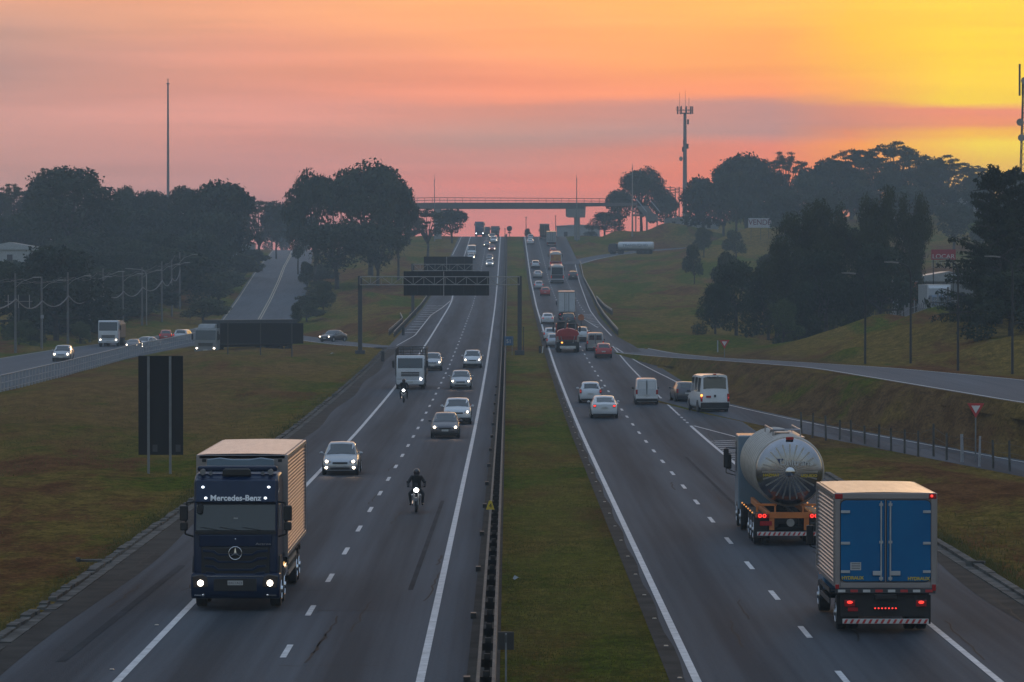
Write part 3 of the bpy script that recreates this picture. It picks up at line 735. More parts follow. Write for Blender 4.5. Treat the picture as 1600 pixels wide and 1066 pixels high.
car_at('hatch', P_RED, -3.9, 925, False, "reddish car with both headlights lit, high on the climb", head=True, bright=1.3)
car_at('hatch', P_GREY, -5.3, 955, False, "dark car with one headlight showing, left of the reddish car on the climb", head=True, hside=(1,))
car_at('suv', P_WHITE, -3.7, 985, False, "white car just below the crest, right of the dark cars", head=True, hside=(-1,))
car_at('hatch', P_BLACK, -4.2, 1020, False, "dark car with two headlights topping the crest in the inner lane", head=True)
car_at('sedan', P_SILVER, -8.4, 868, False, "light car with bright headlights emerging from behind the upper gantry sign", head=True, bright=1.3)
car_at('bigvan', P_WHITE2, -8.5, 892, False, "white van above the gantry sign in the outer lane", cat='van', group='vans', head=False, dim=(5.4, 2.1, 2.5))
# going away, right carriageway
car_at('sedan', P_WHITE2, 6.45, 257, True, "white sedan with wide red tail lights, nearest car going away", tail=True, brake=True, dim=(4.6, 1.82, 1.46))
car_at('hatch', P_WHITE2, 6.1, 284, True, "white hatchback in the inner lane just ahead of the white sedan", tail=True, dim=(4.0, 1.66, 1.52))
wv = car_at('van', P_WHITE, 10.15, 281, True, "white windowless delivery van with two rear doors in the outer lane", cat='van', group='vans', tail=False, rear_glass=False, side_glass=True, dark_bumper=True, dim=(4.1, 1.66, 1.90), roofw=.88)
car_at('hatch', P_GREY, 13.15, 285, True, "dark hatchback half hidden beside the tall white passenger van", tail=False, dim=(4.1, 1.72, 1.5), turn=R(5))
car_at('hatch', P_RED, 9.75, 392, True, "red hatchback behind the silver van, right of the red recovery truck", tail=True, dim=(3.8, 1.68, 1.5), dark_bumper=True)
sv = car_at('van', P_SILVER, 9.4, 414, True, "silver van with two dark rear windows, just ahead of the red hatchback", cat='van', group='vans', tail=True, rear_glass=False, dim=(4.6, 1.9, 1.95))
car_at('suv', P_WHITE2, 8.45, 446, True, "white topped car between the recovery truck and the silver van", tail=True)
car_at('hatch', P_SILVER, 4.95+.1, 425, True, "silver car mostly hidden at the left of the red recovery truck", tail=True)
car_at('hatch', P_WHITE2, 4.75+.2, 448, True, "pale hatchback with red tail lights, ahead and left of the recovery truck", tail=True)
car_at('sedan', P_WHITE2, 5.3, 515, True, "white sedan alone in the inner lane with orange tail lights", tail=True)
car_at('suv', P_BLACK, 8.0, 508, True, "black SUV following close behind the white box truck", tail=False, rack=True)
car_at('hatch', P_RED, 6.4, 664, True, "red hatchback in the inner lane, alone above the white sedan", tail=True)
car_at('hatch', P_SILVER, 5.6, 703, True, "grey hatchback just ahead of the red one in the inner lane", tail=True, brake=True)
car_at('sedan', P_SILVER, 5.95, 770, True, "silver rounded sedan in the inner lane beside the grey bus", tail=False)
car_at('suv', P_WHITE, 5.85, 820, True, "white SUV in the inner lane beside the red coach", tail=True, dark_bumper=True)
car_at('sedan', P_WHITE, 5.6, 975, True, "white car near the crest, lower of two in the inner lane", tail=True)
car_at('hatch', P_SILVER, 5.9, 1010, True, "light car at the crest, upper of two in the inner lane", tail=False)
car_at('suv', P_BLACK, 12.9, 762, True, "black car on the right beside the grey bus", tail=True, brake=True)
car_at('hatch', P_RED, 10.6, 905, True, "small red car in front of the red coach near the crest", tail=True)

def beam(t, L, hw, z, power=26, col=(1, .62, .36), sides=(-1, 1)):
    for s_ in sides:
        ld = bpy.data.lights.new('headlight_beam', 'SPOT'); ld.energy = power; ld.color = col; ld.spot_size = R(42); ld.spot_blend = .9; ld.shadow_soft_size = .06
        lo_ = bpy.data.objects.new('headlight_beam', ld); COL.objects.link(lo_); lo_.parent = t; lo_.location = (s_*hw, L/2+.16, z); lo_.rotation_euler = (R(70), 0, 0)
NEARBEAMS = [(nb0, 4.45, .62, .6), (nb1, 3.95, .6, .6), (nb2, 4.4, .62, .8), (nb3, 4.45, .62, .6)]
for nm_, L_, hw_, z_ in NEARBEAMS: beam(nm_, L_, hw_, z_)
def van_doors(t, L, W, Ht, windows):
    y = -L/2+.05
    for s_ in (-1, 1):
        d = MB().prism([(s_*.03, .62), (s_*W*.41, .62), (s_*W*.41, 1.2), (s_*W*.37, Ht-.12), (s_*.03, Ht-.12)], -L/2-.012, -L/2+.10, 'y').build('rear_door', P_WHITE2 if not windows else P_SILVER, t, bevel=.02)
        if windows: MB().prism([(s_*.10, 1.18), (s_*W*.36, 1.18), (s_*W*.34, Ht-.26), (s_*.10, Ht-.26)], -L/2-.02, -L/2-.01, 'y').build('door_window', M_GLASS, d)
        else: MB().prism([(s_*.10, 1.15), (s_*W*.36, 1.15), (s_*W*.34, Ht-.24), (s_*.10, Ht-.24)], -L/2-.018, -L/2-.01, 'y').build('pressed_panel', P_WHITE, d, bevel=.01)
    MB().box(-.02, .02, -L/2-.02, -L/2+.1, .6, Ht-.12).build('door_seam', M_BLACK, t)
van_doors(wv, 4.1, 1.66, 1.90, False); van_doors(sv, 4.6, 1.9, 1.95, True)
# frontage road cars
def car_free(kind, pnt, x, y, rz, label, **k):
    return make_car(kind, pnt, (x, y, H(x, y)+.03+(.10 if False else 0)), rz, label, **k)
FG = 'cars on the frontage road'
def zroad(x, y):   # height of the side road surface
    pp = min(((abs(q[1]-y), q[2]) for q in pathinterp(LEFTROAD, LEFTW)), key=lambda a: a[0]); return pp[1]
def fr(kind, pnt, x, y, rz, label, **k):
    k.setdefault('group', FG); return make_car(kind, pnt, (x, y, zroad(x, y)+.03), rz, label, **k)
fr('suv', P_SILVER, X_at(99, 394), 394, math.pi, "light car alone on the frontage road, nearest the left edge of the view", head=True, bright=1.25)
fr('sedan', P_SILVER, X_at(229, 455), 455, math.pi-R(24), "silver sedan turned half sideways behind the picket fence on the frontage road", head=True, fog=True)
fr('hatch', P_RED, X_at(255, 492), 496, R(4), "red car seen from behind with orange tail lights on the frontage road", tail=True, brake=True)
fr('suv', P_WHITE2, X_at(285, 488), 490, R(-8), "white car seen from behind next to the grey articulated truck", tail=True, brake=True)
fr('hatch', P_GREY, X_at(207, 448), 449, math.pi, "dark car with low headlights at the left of the half sideways sedan", head=True, dim=(3.6, 1.6, 1.3))
fr('hatch', P_SILVER, -58.5, 1052, math.pi, "pale car parked at the top of the side road", group=None)
make_car('sedan', P_GREY, (X_at(521, 487), 487, H(X_at(521, 487), 487)+.07), R(152), "dark sedan crossing the link road seen from its side", group=None, head=True)

# ------------------------------------------------------------------ passenger van with writing
def passenger_van():
    L = 5.5; loc, rz, rx = on_road(14.05, 267, L, True)
    t = make_car('bigvan', P_WHITE, (loc[0], loc[1], loc[2]), rz+R(7), "tall white passenger van with writing above its rear window, on the joining lane", 'van', 'vans', rx=rx, tail=True, dim=(5.5, 2.12, 2.62))
    text('writing', "VanreTur", M_DARKPOST, t, (0, -L/2+.055, 2.43), (R(90), 0, 0), .24, sx=1.15)
    MB().box(-.62, -.28, -L/2-.03, -L/2+.0, 1.02, 1.16).build('red_sticker', M_TAIL, t)
    MB().box(-.07, .07, -L/2-.05, -L/2, 1.06, 1.22).build('door_handle', M_BLACK, t)
    MB().ell((-.95, -L/2-.02, 1.18), .08, .04, .09, 8, 6).build('turn_signal', M_AMBER, t, smooth=True)
    MB().box(-.10, .10, -L/2+.10, -L/2+.3, 2.60, 2.68).build('brake_light', M_TAIL, t, bevel=.02)
    return t
passenger_van()

# ------------------------------------------------------------------ trucks
def truck_wheel(t, x, y, r=.5, w=.3, rim=M_RIMD, side=1, name='wheel'):
    o = MB().lathe([(-w/2, r*.62), (-w/2, r*.94), (-w*.38, r), (w*.38, r), (w/2, r*.94), (w/2, r*.60)], (x, y, r), (side, 0, 0), 22).build(name, M_TYRE, t, smooth=True)
    rm = MB().lathe([(-.02, r*.58), (.02, r*.56), (-.06, r*.44), (-.07, r*.24), (.05, r*.20), (.06, r*.10)], (x+side*w/2, y, r), (side, 0, 0), 16)
    rm.build('rim', rim, o, smooth=True); return o
def corrugated(x, y0, y1, z0, z1, n, d, sgn):
    mb = MB(); per = (z1-z0)/n; zz = []; vs = []
    for i in range(n):
        for f, q in ((0, 0), (.12, 0), (.22, 1), (.60, 1)): zz.append((z0+(i+f)*per, q))
    zz.append((z1, 0))
    for z, q in zz: vs += [(x+sgn*d*q, y0, z), (x+sgn*d*q, y1, z)]
    mb.add(vs, [(2*i, 2*i+1, 2*i+3, 2*i+2) for i in range(len(zz)-1)]); return mb
def cargo_box(t, W, y0, y1, z0, z1, side_sheet=M_ALU, frame=M_ALU, ridge=.115, name='cargo_box'):
    """y0 rear, y1 front"""
    b = MB().box(-W/2+.03, W/2-.03, y0+.03, y1, z0, z1-.02).build(name, frame, t)
    for s in (-1, 1): corrugated(s*(W/2-.05), y0+.06, y1-.05, z0+.10, z1-.10, int((z1-z0)/ridge), .055, s).build('side_panel', side_sheet, b)
    fr_ = MB()
    for s in (-1, 1):
        fr_.box(s*W/2-.04, s*W/2+.04, y0, y1, z1-.11, z1); fr_.box(s*W/2-.04, s*W/2+.04, y0, y1, z0-.02, z0+.11)
        for y in (y0, y1-.07): fr_.box(s*W/2-.045, s*W/2+.045, y-.003, y+.07, z0+.11, z1-.11)
    for y in (y0, y1-.06): fr_.box(-W/2+.04, W/2-.04, y, y+.06, z1-.12, z1-.001); fr_.box(-W/2+.04, W/2-.04, y, y+.06, z0-.02, z0+.12)
    fr_.build('frame_rail', frame, b, bevel=.012)
    # roof sheet, slightly sagging between its hoops
    rf = MB(); ny_ = 24; nx_ = 8; rnd = random.Random(int(W*100)); vs = []
    for j in range(ny_+1):
        for i in range(nx_+1):
            u = i/nx_; x = -W/2+.05+(W-.1)*u; y = y0+.05+(y1-y0-.1)*j/ny_
            vs.append((x, y, z1+.012+.02*math.sin(math.pi*u)*(1 if j % 3 else 1.3)+rnd.uniform(-.003, .003)))
    rf.add(vs, [(j*(nx_+1)+i, j*(nx_+1)+i+1, (j+1)*(nx_+1)+i+1, (j+1)*(nx_+1)+i) for j in range(ny_) for i in range(nx_)])
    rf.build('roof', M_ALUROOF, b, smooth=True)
    return b
def chassis(t, W, y0, y1, axles, r=.5, dual=True, z=.85, rim=M_RIMD):
    c = MB()
    for s in (-1, 1): c.box(s*.42-.05, s*.42+.05, y0, y1, z-.18, z+.12)
    for y in np.arange(y0+.3, y1, 1.1): c.box(-.4, .4, y, y+.08, z-.12, z+.06)
    for y, st in axles: c.cyl((-W/2+.3, y, r), (W/2-.3, y, r), .09, n=8); 
    c.build('chassis', M_CHASSIS, t)
    for y, steer in axles:
        for s in (-1, 1):
            if steer or not dual: truck_wheel(t, s*(W/2-.17), y, r, .3, rim, s)
            else:
                truck_wheel(t, s*(W/2-.16), y, r, .26, rim, s); truck_wheel(t, s*(W/2-.46), y, r, .26, rim, s)
def cab(t, W, yf, yr, z0, z1, pnt, ws0, head=None, hz_=.85, grille=True, bumper=None, hl=(-1, 1), glass=M_GLASS2):
    poly = [(yf-.04, z0), (yf+.02, z0+.25), (yf, ws0-.05), (yf-.28, z1-.12), (yf-.42, z1), (yr, z1-.02), (yr, z0+.2)]
    body = MB().prism(poly, -W/2, W/2, 'x').build('cab', pnt, t, bevel=.07, seg=3)
    def fy(z): return yf+(-.28)*(z-(ws0-.05))/((z1-.12)-(ws0-.05))
    a, b = ws0, z1-.22
    MB().prism([(fy(a)+.012, a), (fy(b)+.012, b), (fy(b)-.02, b), (fy(a)-.02, a)], -W/2+.12, W/2-.12, 'x').build('windshield', glass, body, bevel=.008)
    wp = MB()
    for s in (-1, 1): wp.cyl((s*.25-.3, fy(a)+.03, a+.03), (s*.25+.35, fy(a+.3)+.03, a+.22), .012, n=4)
    wp.build('wiper', M_BLACK, body)
    for s in (-1, 1):
        MB().prism([(yf-.25, ws0), (yf-.45, z1-.3), (yf-1.15, z1-.3), (yf-1.15, ws0)], s*(W/2+.004)-.01, s*(W/2+.004)+.01, 'x').build('side_window', glass, body)
        m = MB().box(s*(W/2+.24)-.10, s*(W/2+.24)+.10, yf-.22, yf-.08, ws0+.05, ws0+.62); m.build('mirror', M_BLACK, body, bevel=.03)
        a_ = MB().tube([(s*(W/2-.02), yf-.25, ws0+.68), (s*(W/2+.24), yf-.16, ws0+.66), (s*(W/2+.24), yf-.16, ws0+.02), (s*(W/2-.02), yf-.22, ws0-.08)], .018, 5); a_.build('mirror_arm', M_BLACK, body)
        l = MB().box(s*(W/2-.27)-.17, s*(W/2-.27)+.17, yf-.05, yf+.045, hz_-.10, hz_+.10).build('headlight', M_LENS, t, bevel=.03)
        if head and s in hl: MB().ell((s*(W/2-.27), yf+.05, hz_), .10, .05, .085, 10, 6).build('bulb', head, l, smooth=True)
    if grille:
        g = MB()
        for k in range(3): g.box(-W*.33, W*.33, yf-.02, yf+.03, hz_+.22+k*.13, hz_+.31+k*.13)
        g.build('grille', M_BLACK, t, bevel=.01)
    MB().box(-W/2+.02, W/2-.02, yf-.06, yf+.06, z0-.05, z0+.28).build('bumper', bumper or pnt, t, bevel=.05)
    MB().box(-.22, .22, yf+.062, yf+.078, z0+.08, z0+.21).build('licence_plate', M_PLATE, t)
    return body

def stripe_bar(t, x0, x1, y, z0, z1, n=9, name='striped_bumper'):
    b = MB().box(x0, x1, y, y+.06, z0, z1).build(name, M_WHITES, t, bevel=.01)
    s = MB(); w = (x1-x0)/n
    for k in range(n):
        a = x0+w*k+.02; s.add([(a, y-.003, z0+.01), (a+w*.42, y-.003, z0+.01), (a+w*.42+.06, y-.003, z1-.01), (a+.06, y-.003, z1-.01)], [(0, 1, 2, 3)])
    s.build('stripe', M_REDS, b); return b

# --- navy truck, nearest on the left
def navy_truck():
    L = 13.1; W = 2.58; loc, rz, rx = on_road(-7.86, 110.6, L, False)
    t = thing('box_truck', loc, rz, "navy blue truck with a ribbed aluminium box, nearest vehicle coming towards the camera", 'truck', 'trucks', rx)
    yf = L/2
    # cab shell
    poly = [(yf-.10, .42), (yf, .62), (yf+.01, 1.15), (yf-.03, 2.26), (yf-.20, 3.10), (yf-.34, 3.74), (yf-.62, 3.90), (yf-2.15, 3.94), (yf-2.15, .75), (yf-1.9, .6)]
    body = MB().prism(poly, -1.22, 1.22, 'x').build('cab', P_NAVY, t, bevel=.10, seg=4)
    # windscreen
    def fy(z): return yf-.03-.17*(z-2.26)/.84
    MB().prism([(fy(2.30)+.03, 2.30), (fy(3.05)+.03, 3.05), (fy(3.05)-.03, 3.05), (fy(2.3)-.03, 2.30)], -1.14, 1.14, 'x').build('windshield', M_GLASS2, body, bevel=.012)
    MB().box(-1.17, 1.17, fy(2.25)-.02, fy(2.25)+.05, 2.20, 2.29).build('cowl', M_BLACK, body, bevel=.01)
    wp = MB()
    for x in (-.75, -.1, .45): wp.cyl((x, fy(2.3)+.05, 2.31), (x+.55, fy(2.42)+.05, 2.40), .012, n=5)
    wp.build('wiper', M_BLACK, body)
    MB().box(-.06, .06, fy(2.66)+.03, fy(2.66)+.036, 2.64, 2.67).build('sticker', M_PLATE, body)
    # visor with marker lamps and lettering
    v = MB().prism([(fy(3.10)+.015, 3.08), (fy(3.10)+.19, 3.12), (yf-.24, 3.74), (yf-.44, 3.80)], -1.16, 1.16, 'x').build('sun_visor', P_NAVY, body, bevel=.03)
    def vy(z): return (fy(3.10)+.19)+((yf-.24)-(fy(3.10)+.19))*(z-3.12)/.62
    ang = math.atan2((fy(3.10)+.19)-(yf-.24), .62)
    text('lettering', "Mercedes-Benz", mat("white_letters", (.80, .80, .80), .5), v, (0, vy(3.235)+.02, 3.235), (R(90)-ang, 0, math.pi), .235, ext=.008, sx=1.0, bold=.006)
    for x, z in ((-.95, 3.55), (.95, 3.55), (-.86, 3.24), (.86, 3.24)):
        MB().ell((x, vy(z)+.02, z), .045, .03, .035, 8, 6).build('marker_lamp', M_HEADW2, v, smooth=True)
    # roof furniture
    MB().box(-1.16, 1.16, yf-.9, yf-.72, 3.97, 4.13).build('light_bar', P_NAVY, body, bevel=.06)
    MB().prism([(-.42, 3.86), (.42, 3.86), (.40, 4.02), (.34, 4.06), (-.34, 4.06), (-.40, 4.02)], yf-.66, yf-.45, 'y').build('roof_lamp_box', M_BLACK, body, bevel=.03)
    hn = MB()
    for s in (-1, 1): hn.cyl((s*.98, yf-.9, 4.0), (s*.98, yf-.42, 3.97), .05, .085, 12); hn.cyl((s*.75, yf-.8, 3.96), (s*.75, yf-.5, 3.93), .03, .055, 10)
    hn.build('air_horn', M_RIM, body, smooth=True)
    # side deflectors behind the cab and bulkhead shield
    MB().prism([(-1.0, 3.9), (1.0, 3.9), (.98, 4.26), (.6, 4.31), (.25, 4.26), (-.25, 4.26), (-.6, 4.31), (-.98, 4.26)], yf-2.2, yf-2.05, 'y').build('wind_deflector', P_LBLUE, body, bevel=.03)
    for s in (-1, 1): MB().prism([(yf-2.16, 1.1), (yf-2.16, 3.7), (yf-2.62, 3.6), (yf-2.62, 1.1)], s*1.2-.02, s*1.2+.02, 'x').build('side_deflector', P_NAVY, body, bevel=.015)
    # nose panel + grille
    MB().box(-1.05, 1.05, yf-.05, yf+.035, 1.84, 2.18).build('nose_panel', P_NAVY, t, bevel=.03)
    g = MB().box(-.98, .98, yf-.04, yf+.045, 1.0, 1.82).build('grille', M_BLACK, t, bevel=.03)
    sl_ = MB()
    for k, z in enumerate((1.74, 1.53, 1.30, 1.10)):
        w1 = .94-.03*k
        for s in (-1, 1):
            sl_.prism([(s*.20, z-.10), (s*.48, z-.10), (s*.62, z-.0), (s*w1, z+.02), (s*w1, z-.05), (s*.66, z-.07), (s*.50, z-.155), (s*.20, z-.155)], yf+.04, yf+.085, 'y')
        sl_.box(-.22, .22, yf+.04, yf+.084, z-.155, z-.10)
    sl_.build('grille_slat', P_NAVY, g, bevel=.008)
    st = MB().torus((0, yf+.12, 1.66), (0, 1, 0), .185, .017, 28, 8)
    for k in range(3):
        a = R(90+120*k); d = Vector((math.cos(a), 0, math.sin(a))); p = Vector((-d.z, 0, d.x))
        c = Vector((0, yf+.12, 1.66)); tip = c+d*.18
        st.add([c+p*.035+Vector((0, .02, 0)), c-p*.035+Vector((0, .02, 0)), tip+Vector((0, .004, 0)), c+p*.035-Vector((0, .02, 0)), c-p*.035-Vector((0, .02, 0)), tip-Vector((0, .004, 0))],
               [(0, 1, 2), (5, 4, 3), (0, 2, 5, 3), (1, 4, 5, 2), (0, 3, 4, 1)])
    st.build('star_emblem', M_CHROME, g, smooth=True)
    MB().ell((0, yf+.045, 2.06), .025, .02, .025, 8, 6).build('washer_cap', M_CHROME, t)
    text('model_lettering', "Actros", M_RIM, t, (-.80, yf+.04, 1.92), (R(90), 0, math.pi), .085, sx=1.9)
    # bumper
    bp = MB().prism([(yf-.35, .34), (yf+.02, .34), (yf+.12, .48), (yf+.13, .95), (yf+.06, 1.08), (yf-.35, 1.08)], -1.28, 1.28, 'x').build('bumper', P_NAVY, t, bevel=.05, seg=3)
    MB().box(-.82, .82, yf+.13, yf+.145, .985, 1.01).build('chrome_strip', M_CHROME, bp)
    MB().box(-.62, .62, yf+.10, yf+.138, .56, .93).build('air_intake', M_BLACK, bp, bevel=.02)
    MB().box(-.22, .22, yf+.139, yf+.155, .74, .87).build('licence_plate', M_PLATE, bp)
    text('plate_number', "BXC1A23", M_PLATED, bp, (0, yf+.157, .80), (R(90), 0, math.pi), .10, sx=.95)
    for s in (-1, 1):
        h = MB().prism([(s*.78, .68), (s*1.20, .66), (s*1.24, 1.0), (s*.95, 1.06), (s*.80, .95)], yf+.06, yf+.155, 'y').build('headlight', M_LENSD, t, bevel=.025)
        MB().ell((s*1.0, yf+.15, .80), .088, .05, .088, 12, 8).build('bulb', M_HEADW3, h, smooth=True)
        MB().ell((s*1.25, yf+.06, .88), .03, .04, .03, 8, 6).build('turn_signal', M_AMBER, t, smooth=True)
        MB().ell((s*.93, yf+.14, .45), .045, .03, .04, 8, 6).build('fog_light', M_CHROME, bp, smooth=True)
        MB().box(s*1.08-.10, s*1.08+.10, yf+.11, yf+.14, .44, .46).build('bumper_trim', M_CHROME, bp)
        mr_ = MB().tube([(s*1.2, yf-.30, 3.12), (s*1.42, yf-.14, 3.10), (s*1.46, yf-.12, 2.2), (s*1.22, yf-.22, 2.12)], .028, 6).build('mirror_arm', M_BLACK, body)
        MB().box(s*1.50-.12, s*1.50+.12, yf-.25, yf-.05, 2.58, 3.02).build('mirror', M_BLACK, mr_, bevel=.04)
        MB().box(s*1.50-.11, s*1.50+.11, yf-.25, yf-.05, 2.30, 2.54).build('mirror', M_BLACK, mr_, bevel=.04)
        MB().prism([(yf-.30, 2.35), (yf-.42, 3.02), (yf-1.1, 3.02), (yf-1.1, 2.30)], s*1.224-.01, s*1.224+.01, 'x').build('side_window', M_GLASS2, body)
        MB().prism([(yf-1.15, .9), (yf-1.15, 1.55), (yf-.4, 1.55), (yf-.2, 1.2), (yf-.15, .6), (yf-.35, .5)], s*1.235-.03, s*1.235+.03, 'x').build('step', M_CHASSIS, t, bevel=.02)
        # fuel tank and side guards
        MB().cyl((s*.95, yf-4.3, .85), (s*.95, yf-3.3, .85), .32, n=18).build('fuel_tank', M_CHROME, t, smooth=True)
        sg = MB()
        for z in (.62, .95): sg.box(s*1.22-.02, s*1.22+.02, -L/2+3.9, yf-5.0, z, z+.13)
        for y in np.arange(-L/2+4.1, yf-5.0, .9): sg.box(s*1.2-.02, s*1.2+.02, y, y+.06, .6, 1.4)
        sg.build('side_guard', M_RAIL, t)
    lsh = MB().prism([(-.04, 3.05), (.10, 3.05), (.13, 2.98), (.13, 2.82), (.02, 2.78), (-.03, 2.85)], fy(2.9)-.0, fy(2.9)+.20, 'y'); lsh.xf(Matrix.Translation((.98, 0, 0))); lsh.build('front_mirror', M_BLACK, body, bevel=.02)
    cargo_box(t, 2.62, -L/2, yf-2.75, 1.36, 4.36, side_sheet=mat('sky_tinted_sheet', (.33, .24, .225), .40, metal=.85, var=.12, scale=.8))  # rosy base colour stands in for the pink sky reflected in the aluminium
    fb = MB()
    for s in (-1, 1): fb.box(s*1.12-.06, s*1.12+.06, yf-2.745, yf-2.72, 4.15, 4.24)
    fb.build('marker_plate', M_BLACK, t)
    chassis(t, 2.5, -L/2+.2, yf-2.2, [(yf-1.45, True), (yf-3.0, True), (-L/2+3.3, False), (-L/2+2.0, False)], rim=M_CHROME)
    for s in (-1, 1):
        for y in (-L/2+3.3, -L/2+2.0): MB().prism([(y-.62, .95), (y-.5, 1.16), (y+.5, 1.16), (y+.62, .95), (y+.58, .94), (y+.48, 1.12), (y-.48, 1.12), (y-.58, .94)], s*1.0-.24, s*1.0+.24, 'x').build('mudguard', M_BLACK, t)
    return t
M_HEADW2 = mat("marker_glow", (.8, .9, 1), .3, emit=(.85, .93, 1.0), es=2.2)
M_HEADW3 = mat("truck_beam_glow", (.9, .88, .8), .3, emit=(1.0, .90, .74), es=9.0)
M_LENSD = mat("dark_lamp_housing", (.05, .04, .035), .15, coat=.6)
navy_truck()

M_BRITE = mat('zinc_fitting', (.42, .43, .44), .45, metal=.3)
# --- blue-door box truck, nearest on the right
def blue_truck():
    L = 8.4; W = 2.62; loc, rz, rx = on_road(10.17, 103.4, L, True)
    t = thing('box_truck', loc, rz, "box truck with bright blue rear doors, nearest vehicle going away", 'truck', 'trucks', rx)
    y0 = -L/2
    b = cargo_box(t, W, y0+.02, y0+5.9, 1.28, 3.74, ridge=.115)
    # rear door frame and leaves
    fr_ = MB()
    for s in (-1, 1): fr_.box(s*1.25-.07, s*1.25+.07, y0-.04, y0+.01, 1.22, 3.76)
    fr_.box(-1.18, 1.18, y0-.04, y0+.01, 3.60, 3.76); fr_.box(-1.18, 1.18, y0-.04, y0+.01, 1.22, 1.36); fr_.box(-.022, .022, y0-.035, y0+.01, 1.36, 3.6)
    fr_.build('door_frame', M_ALU, b, bevel=.012)
    def leaf(x0, x1, s):
        rr = .14; pts = []
        cor = [(x0, 1.40), (x1, 1.40), (x1, 3.56), (x0, 3.56)]
        for i, (cx, cz) in enumerate(cor):
            outer = (cx == (x0 if s < 0 else x1))
            if not outer: pts.append((cx, cz)); continue
            sx_ = 1 if cx == x0 else -1; sz_ = 1 if cz < 2 else -1
            arc = [(cx+sx_*rr*(1-math.cos(a)), cz+sz_*rr*(1-math.sin(a))) for a in [R(q) for q in (0, 22, 45, 67, 90)]]
            # order along the boundary (counter-clockwise)
            if (cx == x0 and cz > 2) or (cx == x1 and cz < 2): arc = arc[::-1]
            pts += arc
        sel = MB().prism([(p[0]*1.0+(p[0]-(x0+x1)/2)*.03, p[1]+(p[1]-2.48)*.018) for p in pts], y0-.052, y0-.03, 'y').build('door_seal', M_BLACK, b)
        d = MB().prism(pts, y0-.075, y0-.045, 'y').build('door', P_BLUE, b, bevel=.008)
        for z in (1.66, 2.42, 3.26):
            xh = x0 if s < 0 else x1
            MB().box(min(xh, xh-s*.20), max(xh, xh-s*.24)+.0, y0-.11, y0-.076, z-.035, z+.035).build('hinge', M_BRITE, d, bevel=.006)
        xr_ = x1-.09 if s < 0 else x0+.09
        MB().cyl((xr_, y0-.10, 1.42), (xr_, y0-.10, 3.54), .022, n=8).build('locking_bar', M_BRITE, d, smooth=True)
        kp = MB()
        for z in (1.48, 2.45, 3.45): kp.box(xr_-.05, xr_+.05, y0-.112, y0-.08, z-.035, z+.035)
        kp.build('bar_keeper', M_BRITE, d, bevel=.006)
        MB().box(xr_-.22 if s < 0 else xr_-.02, xr_+.02 if s < 0 else xr_+.26, y0-.13, y0-.10, 1.56, 1.68).build('handle', M_BRITE, d, bevel=.01)
        return d
    dl = leaf(-1.17, -.03, -1); dr = leaf(.03, 1.17, 1)
    st = MB().box(-.92, -.64, y0-.083, y0-.077, 1.70, 1.91).build('notice_sticker', M_PLATE, dl)
    ln = MB()
    for k in range(4): ln.box(-.89, -.67, y0-.086, y0-.0845, 1.735+k*.045, 1.75+k*.045)
    ln.build('notice_text', M_PLATED, st)
    text('yellow_lettering', "HYDRAUX", M_YELLOW, dl, (-.86, y0-.08, 1.49), (R(90), 0, 0), .12, sx=1.0, bold=.004)
    text('yellow_lettering', "HYDRAUX", M_YELLOW, dr, (.86, y0-.08, 1.47), (R(90), 0, 0), .12, sx=1.0, bold=.004)
    # rear beam with reflective strips, lamps
    bm = MB().box(-1.30, 1.30, y0-.08, y0+.02, 1.08, 1.21).build('rear_beam', M_STEEL_D, t, bevel=.015)
    xs_ = -1.24
    for k in range(8):
        MB().box(xs_, xs_+.19, y0-.086, y0-.08, 1.11, 1.18).build('reflector', M_REDS if k % 2 else M_WHITES, bm); xs_ += .325
    for s in (-1, 1):
        l = MB().box(s*1.26-.05, s*1.26+.05, y0-.09, y0-.04, 1.15 if s > 0 else 1.2, 1.32).build('corner_lamp', M_TAIL, t, bevel=.01)
        l = MB().box(s*1.22-.10, s*1.22+.10, y0-.07, y0-.035, 3.60, 3.74).build('top_lamp', M_TAIL, t, bevel=.015)
        if s > 0: MB().ell((s*1.20, y0-.075, 3.68), .035, .015, .035, 8, 6).build('bulb', M_TAILON, l)
        l = MB().box(s*.93-.14, s*.93+.14, y0-.05, y0+.04, .72, .90).build('tail_light', M_TAIL, t, bevel=.02)
        MB().ell((s*.93, y0-.055, .84), .075, .015, .04, 10, 6).build('bulb', M_TAILON, l, smooth=True)
        MB().box(s*.95-.28, s*.95+.28, y0+.45, y0+.48, .22, 1.0).build('mud_flap', M_BLACK, t)
    pl = MB().box(-.98, -.72, y0-.045, y0-.02, .60, .70).build('licence_plate', M_TAIL, t)
    lb = MB().box(-.32, .32, y0-.05, y0, .64, .72).build('light_row', M_BLACK, t, bevel=.01)
    for k in range(7): MB().ell((-.27+k*.09, y0-.052, .68), .022, .012, .020, 8, 5).build('bulb', M_TAILON, lb)
    MB().box(-1.15, 1.15, y0+.1, y0+.16, .45, 1.08).build('rear_panel', M_CHASSIS, t)
    stripe_bar(t, -1.12, 1.12, y0-.10, .27, .40, 14)
    MB().box(-.28, .28, y0-.07, y0, .92, 1.06).build('latch_box', M_BLACK, t, bevel=.02)
    chassis(t, 2.42, y0+.2, L/2-1.4, [(L/2-1.4, True), (y0+1.35, False)], r=.46, rim=M_RIM)
    bd = cab(t, 2.2, L/2, L/2-1.95, .45, 2.75, P_LB2, 1.75, head=None)
    for s in (-1, 1):
        sg = MB()
        for z in (.55, .85): sg.box(s*1.2-.02, s*1.2+.02, y0+3.0, L/2-2.3, z, z+.12)
        sg.build('side_guard', M_STEEL_D, t)
        MB().ell((s*1.25, y0+5.6, 1.2), .03, .03, .03, 8, 5).build('side_lamp', M_AMBERD, t)
    t.scale = (1.035, 1, 1.01)
    return t
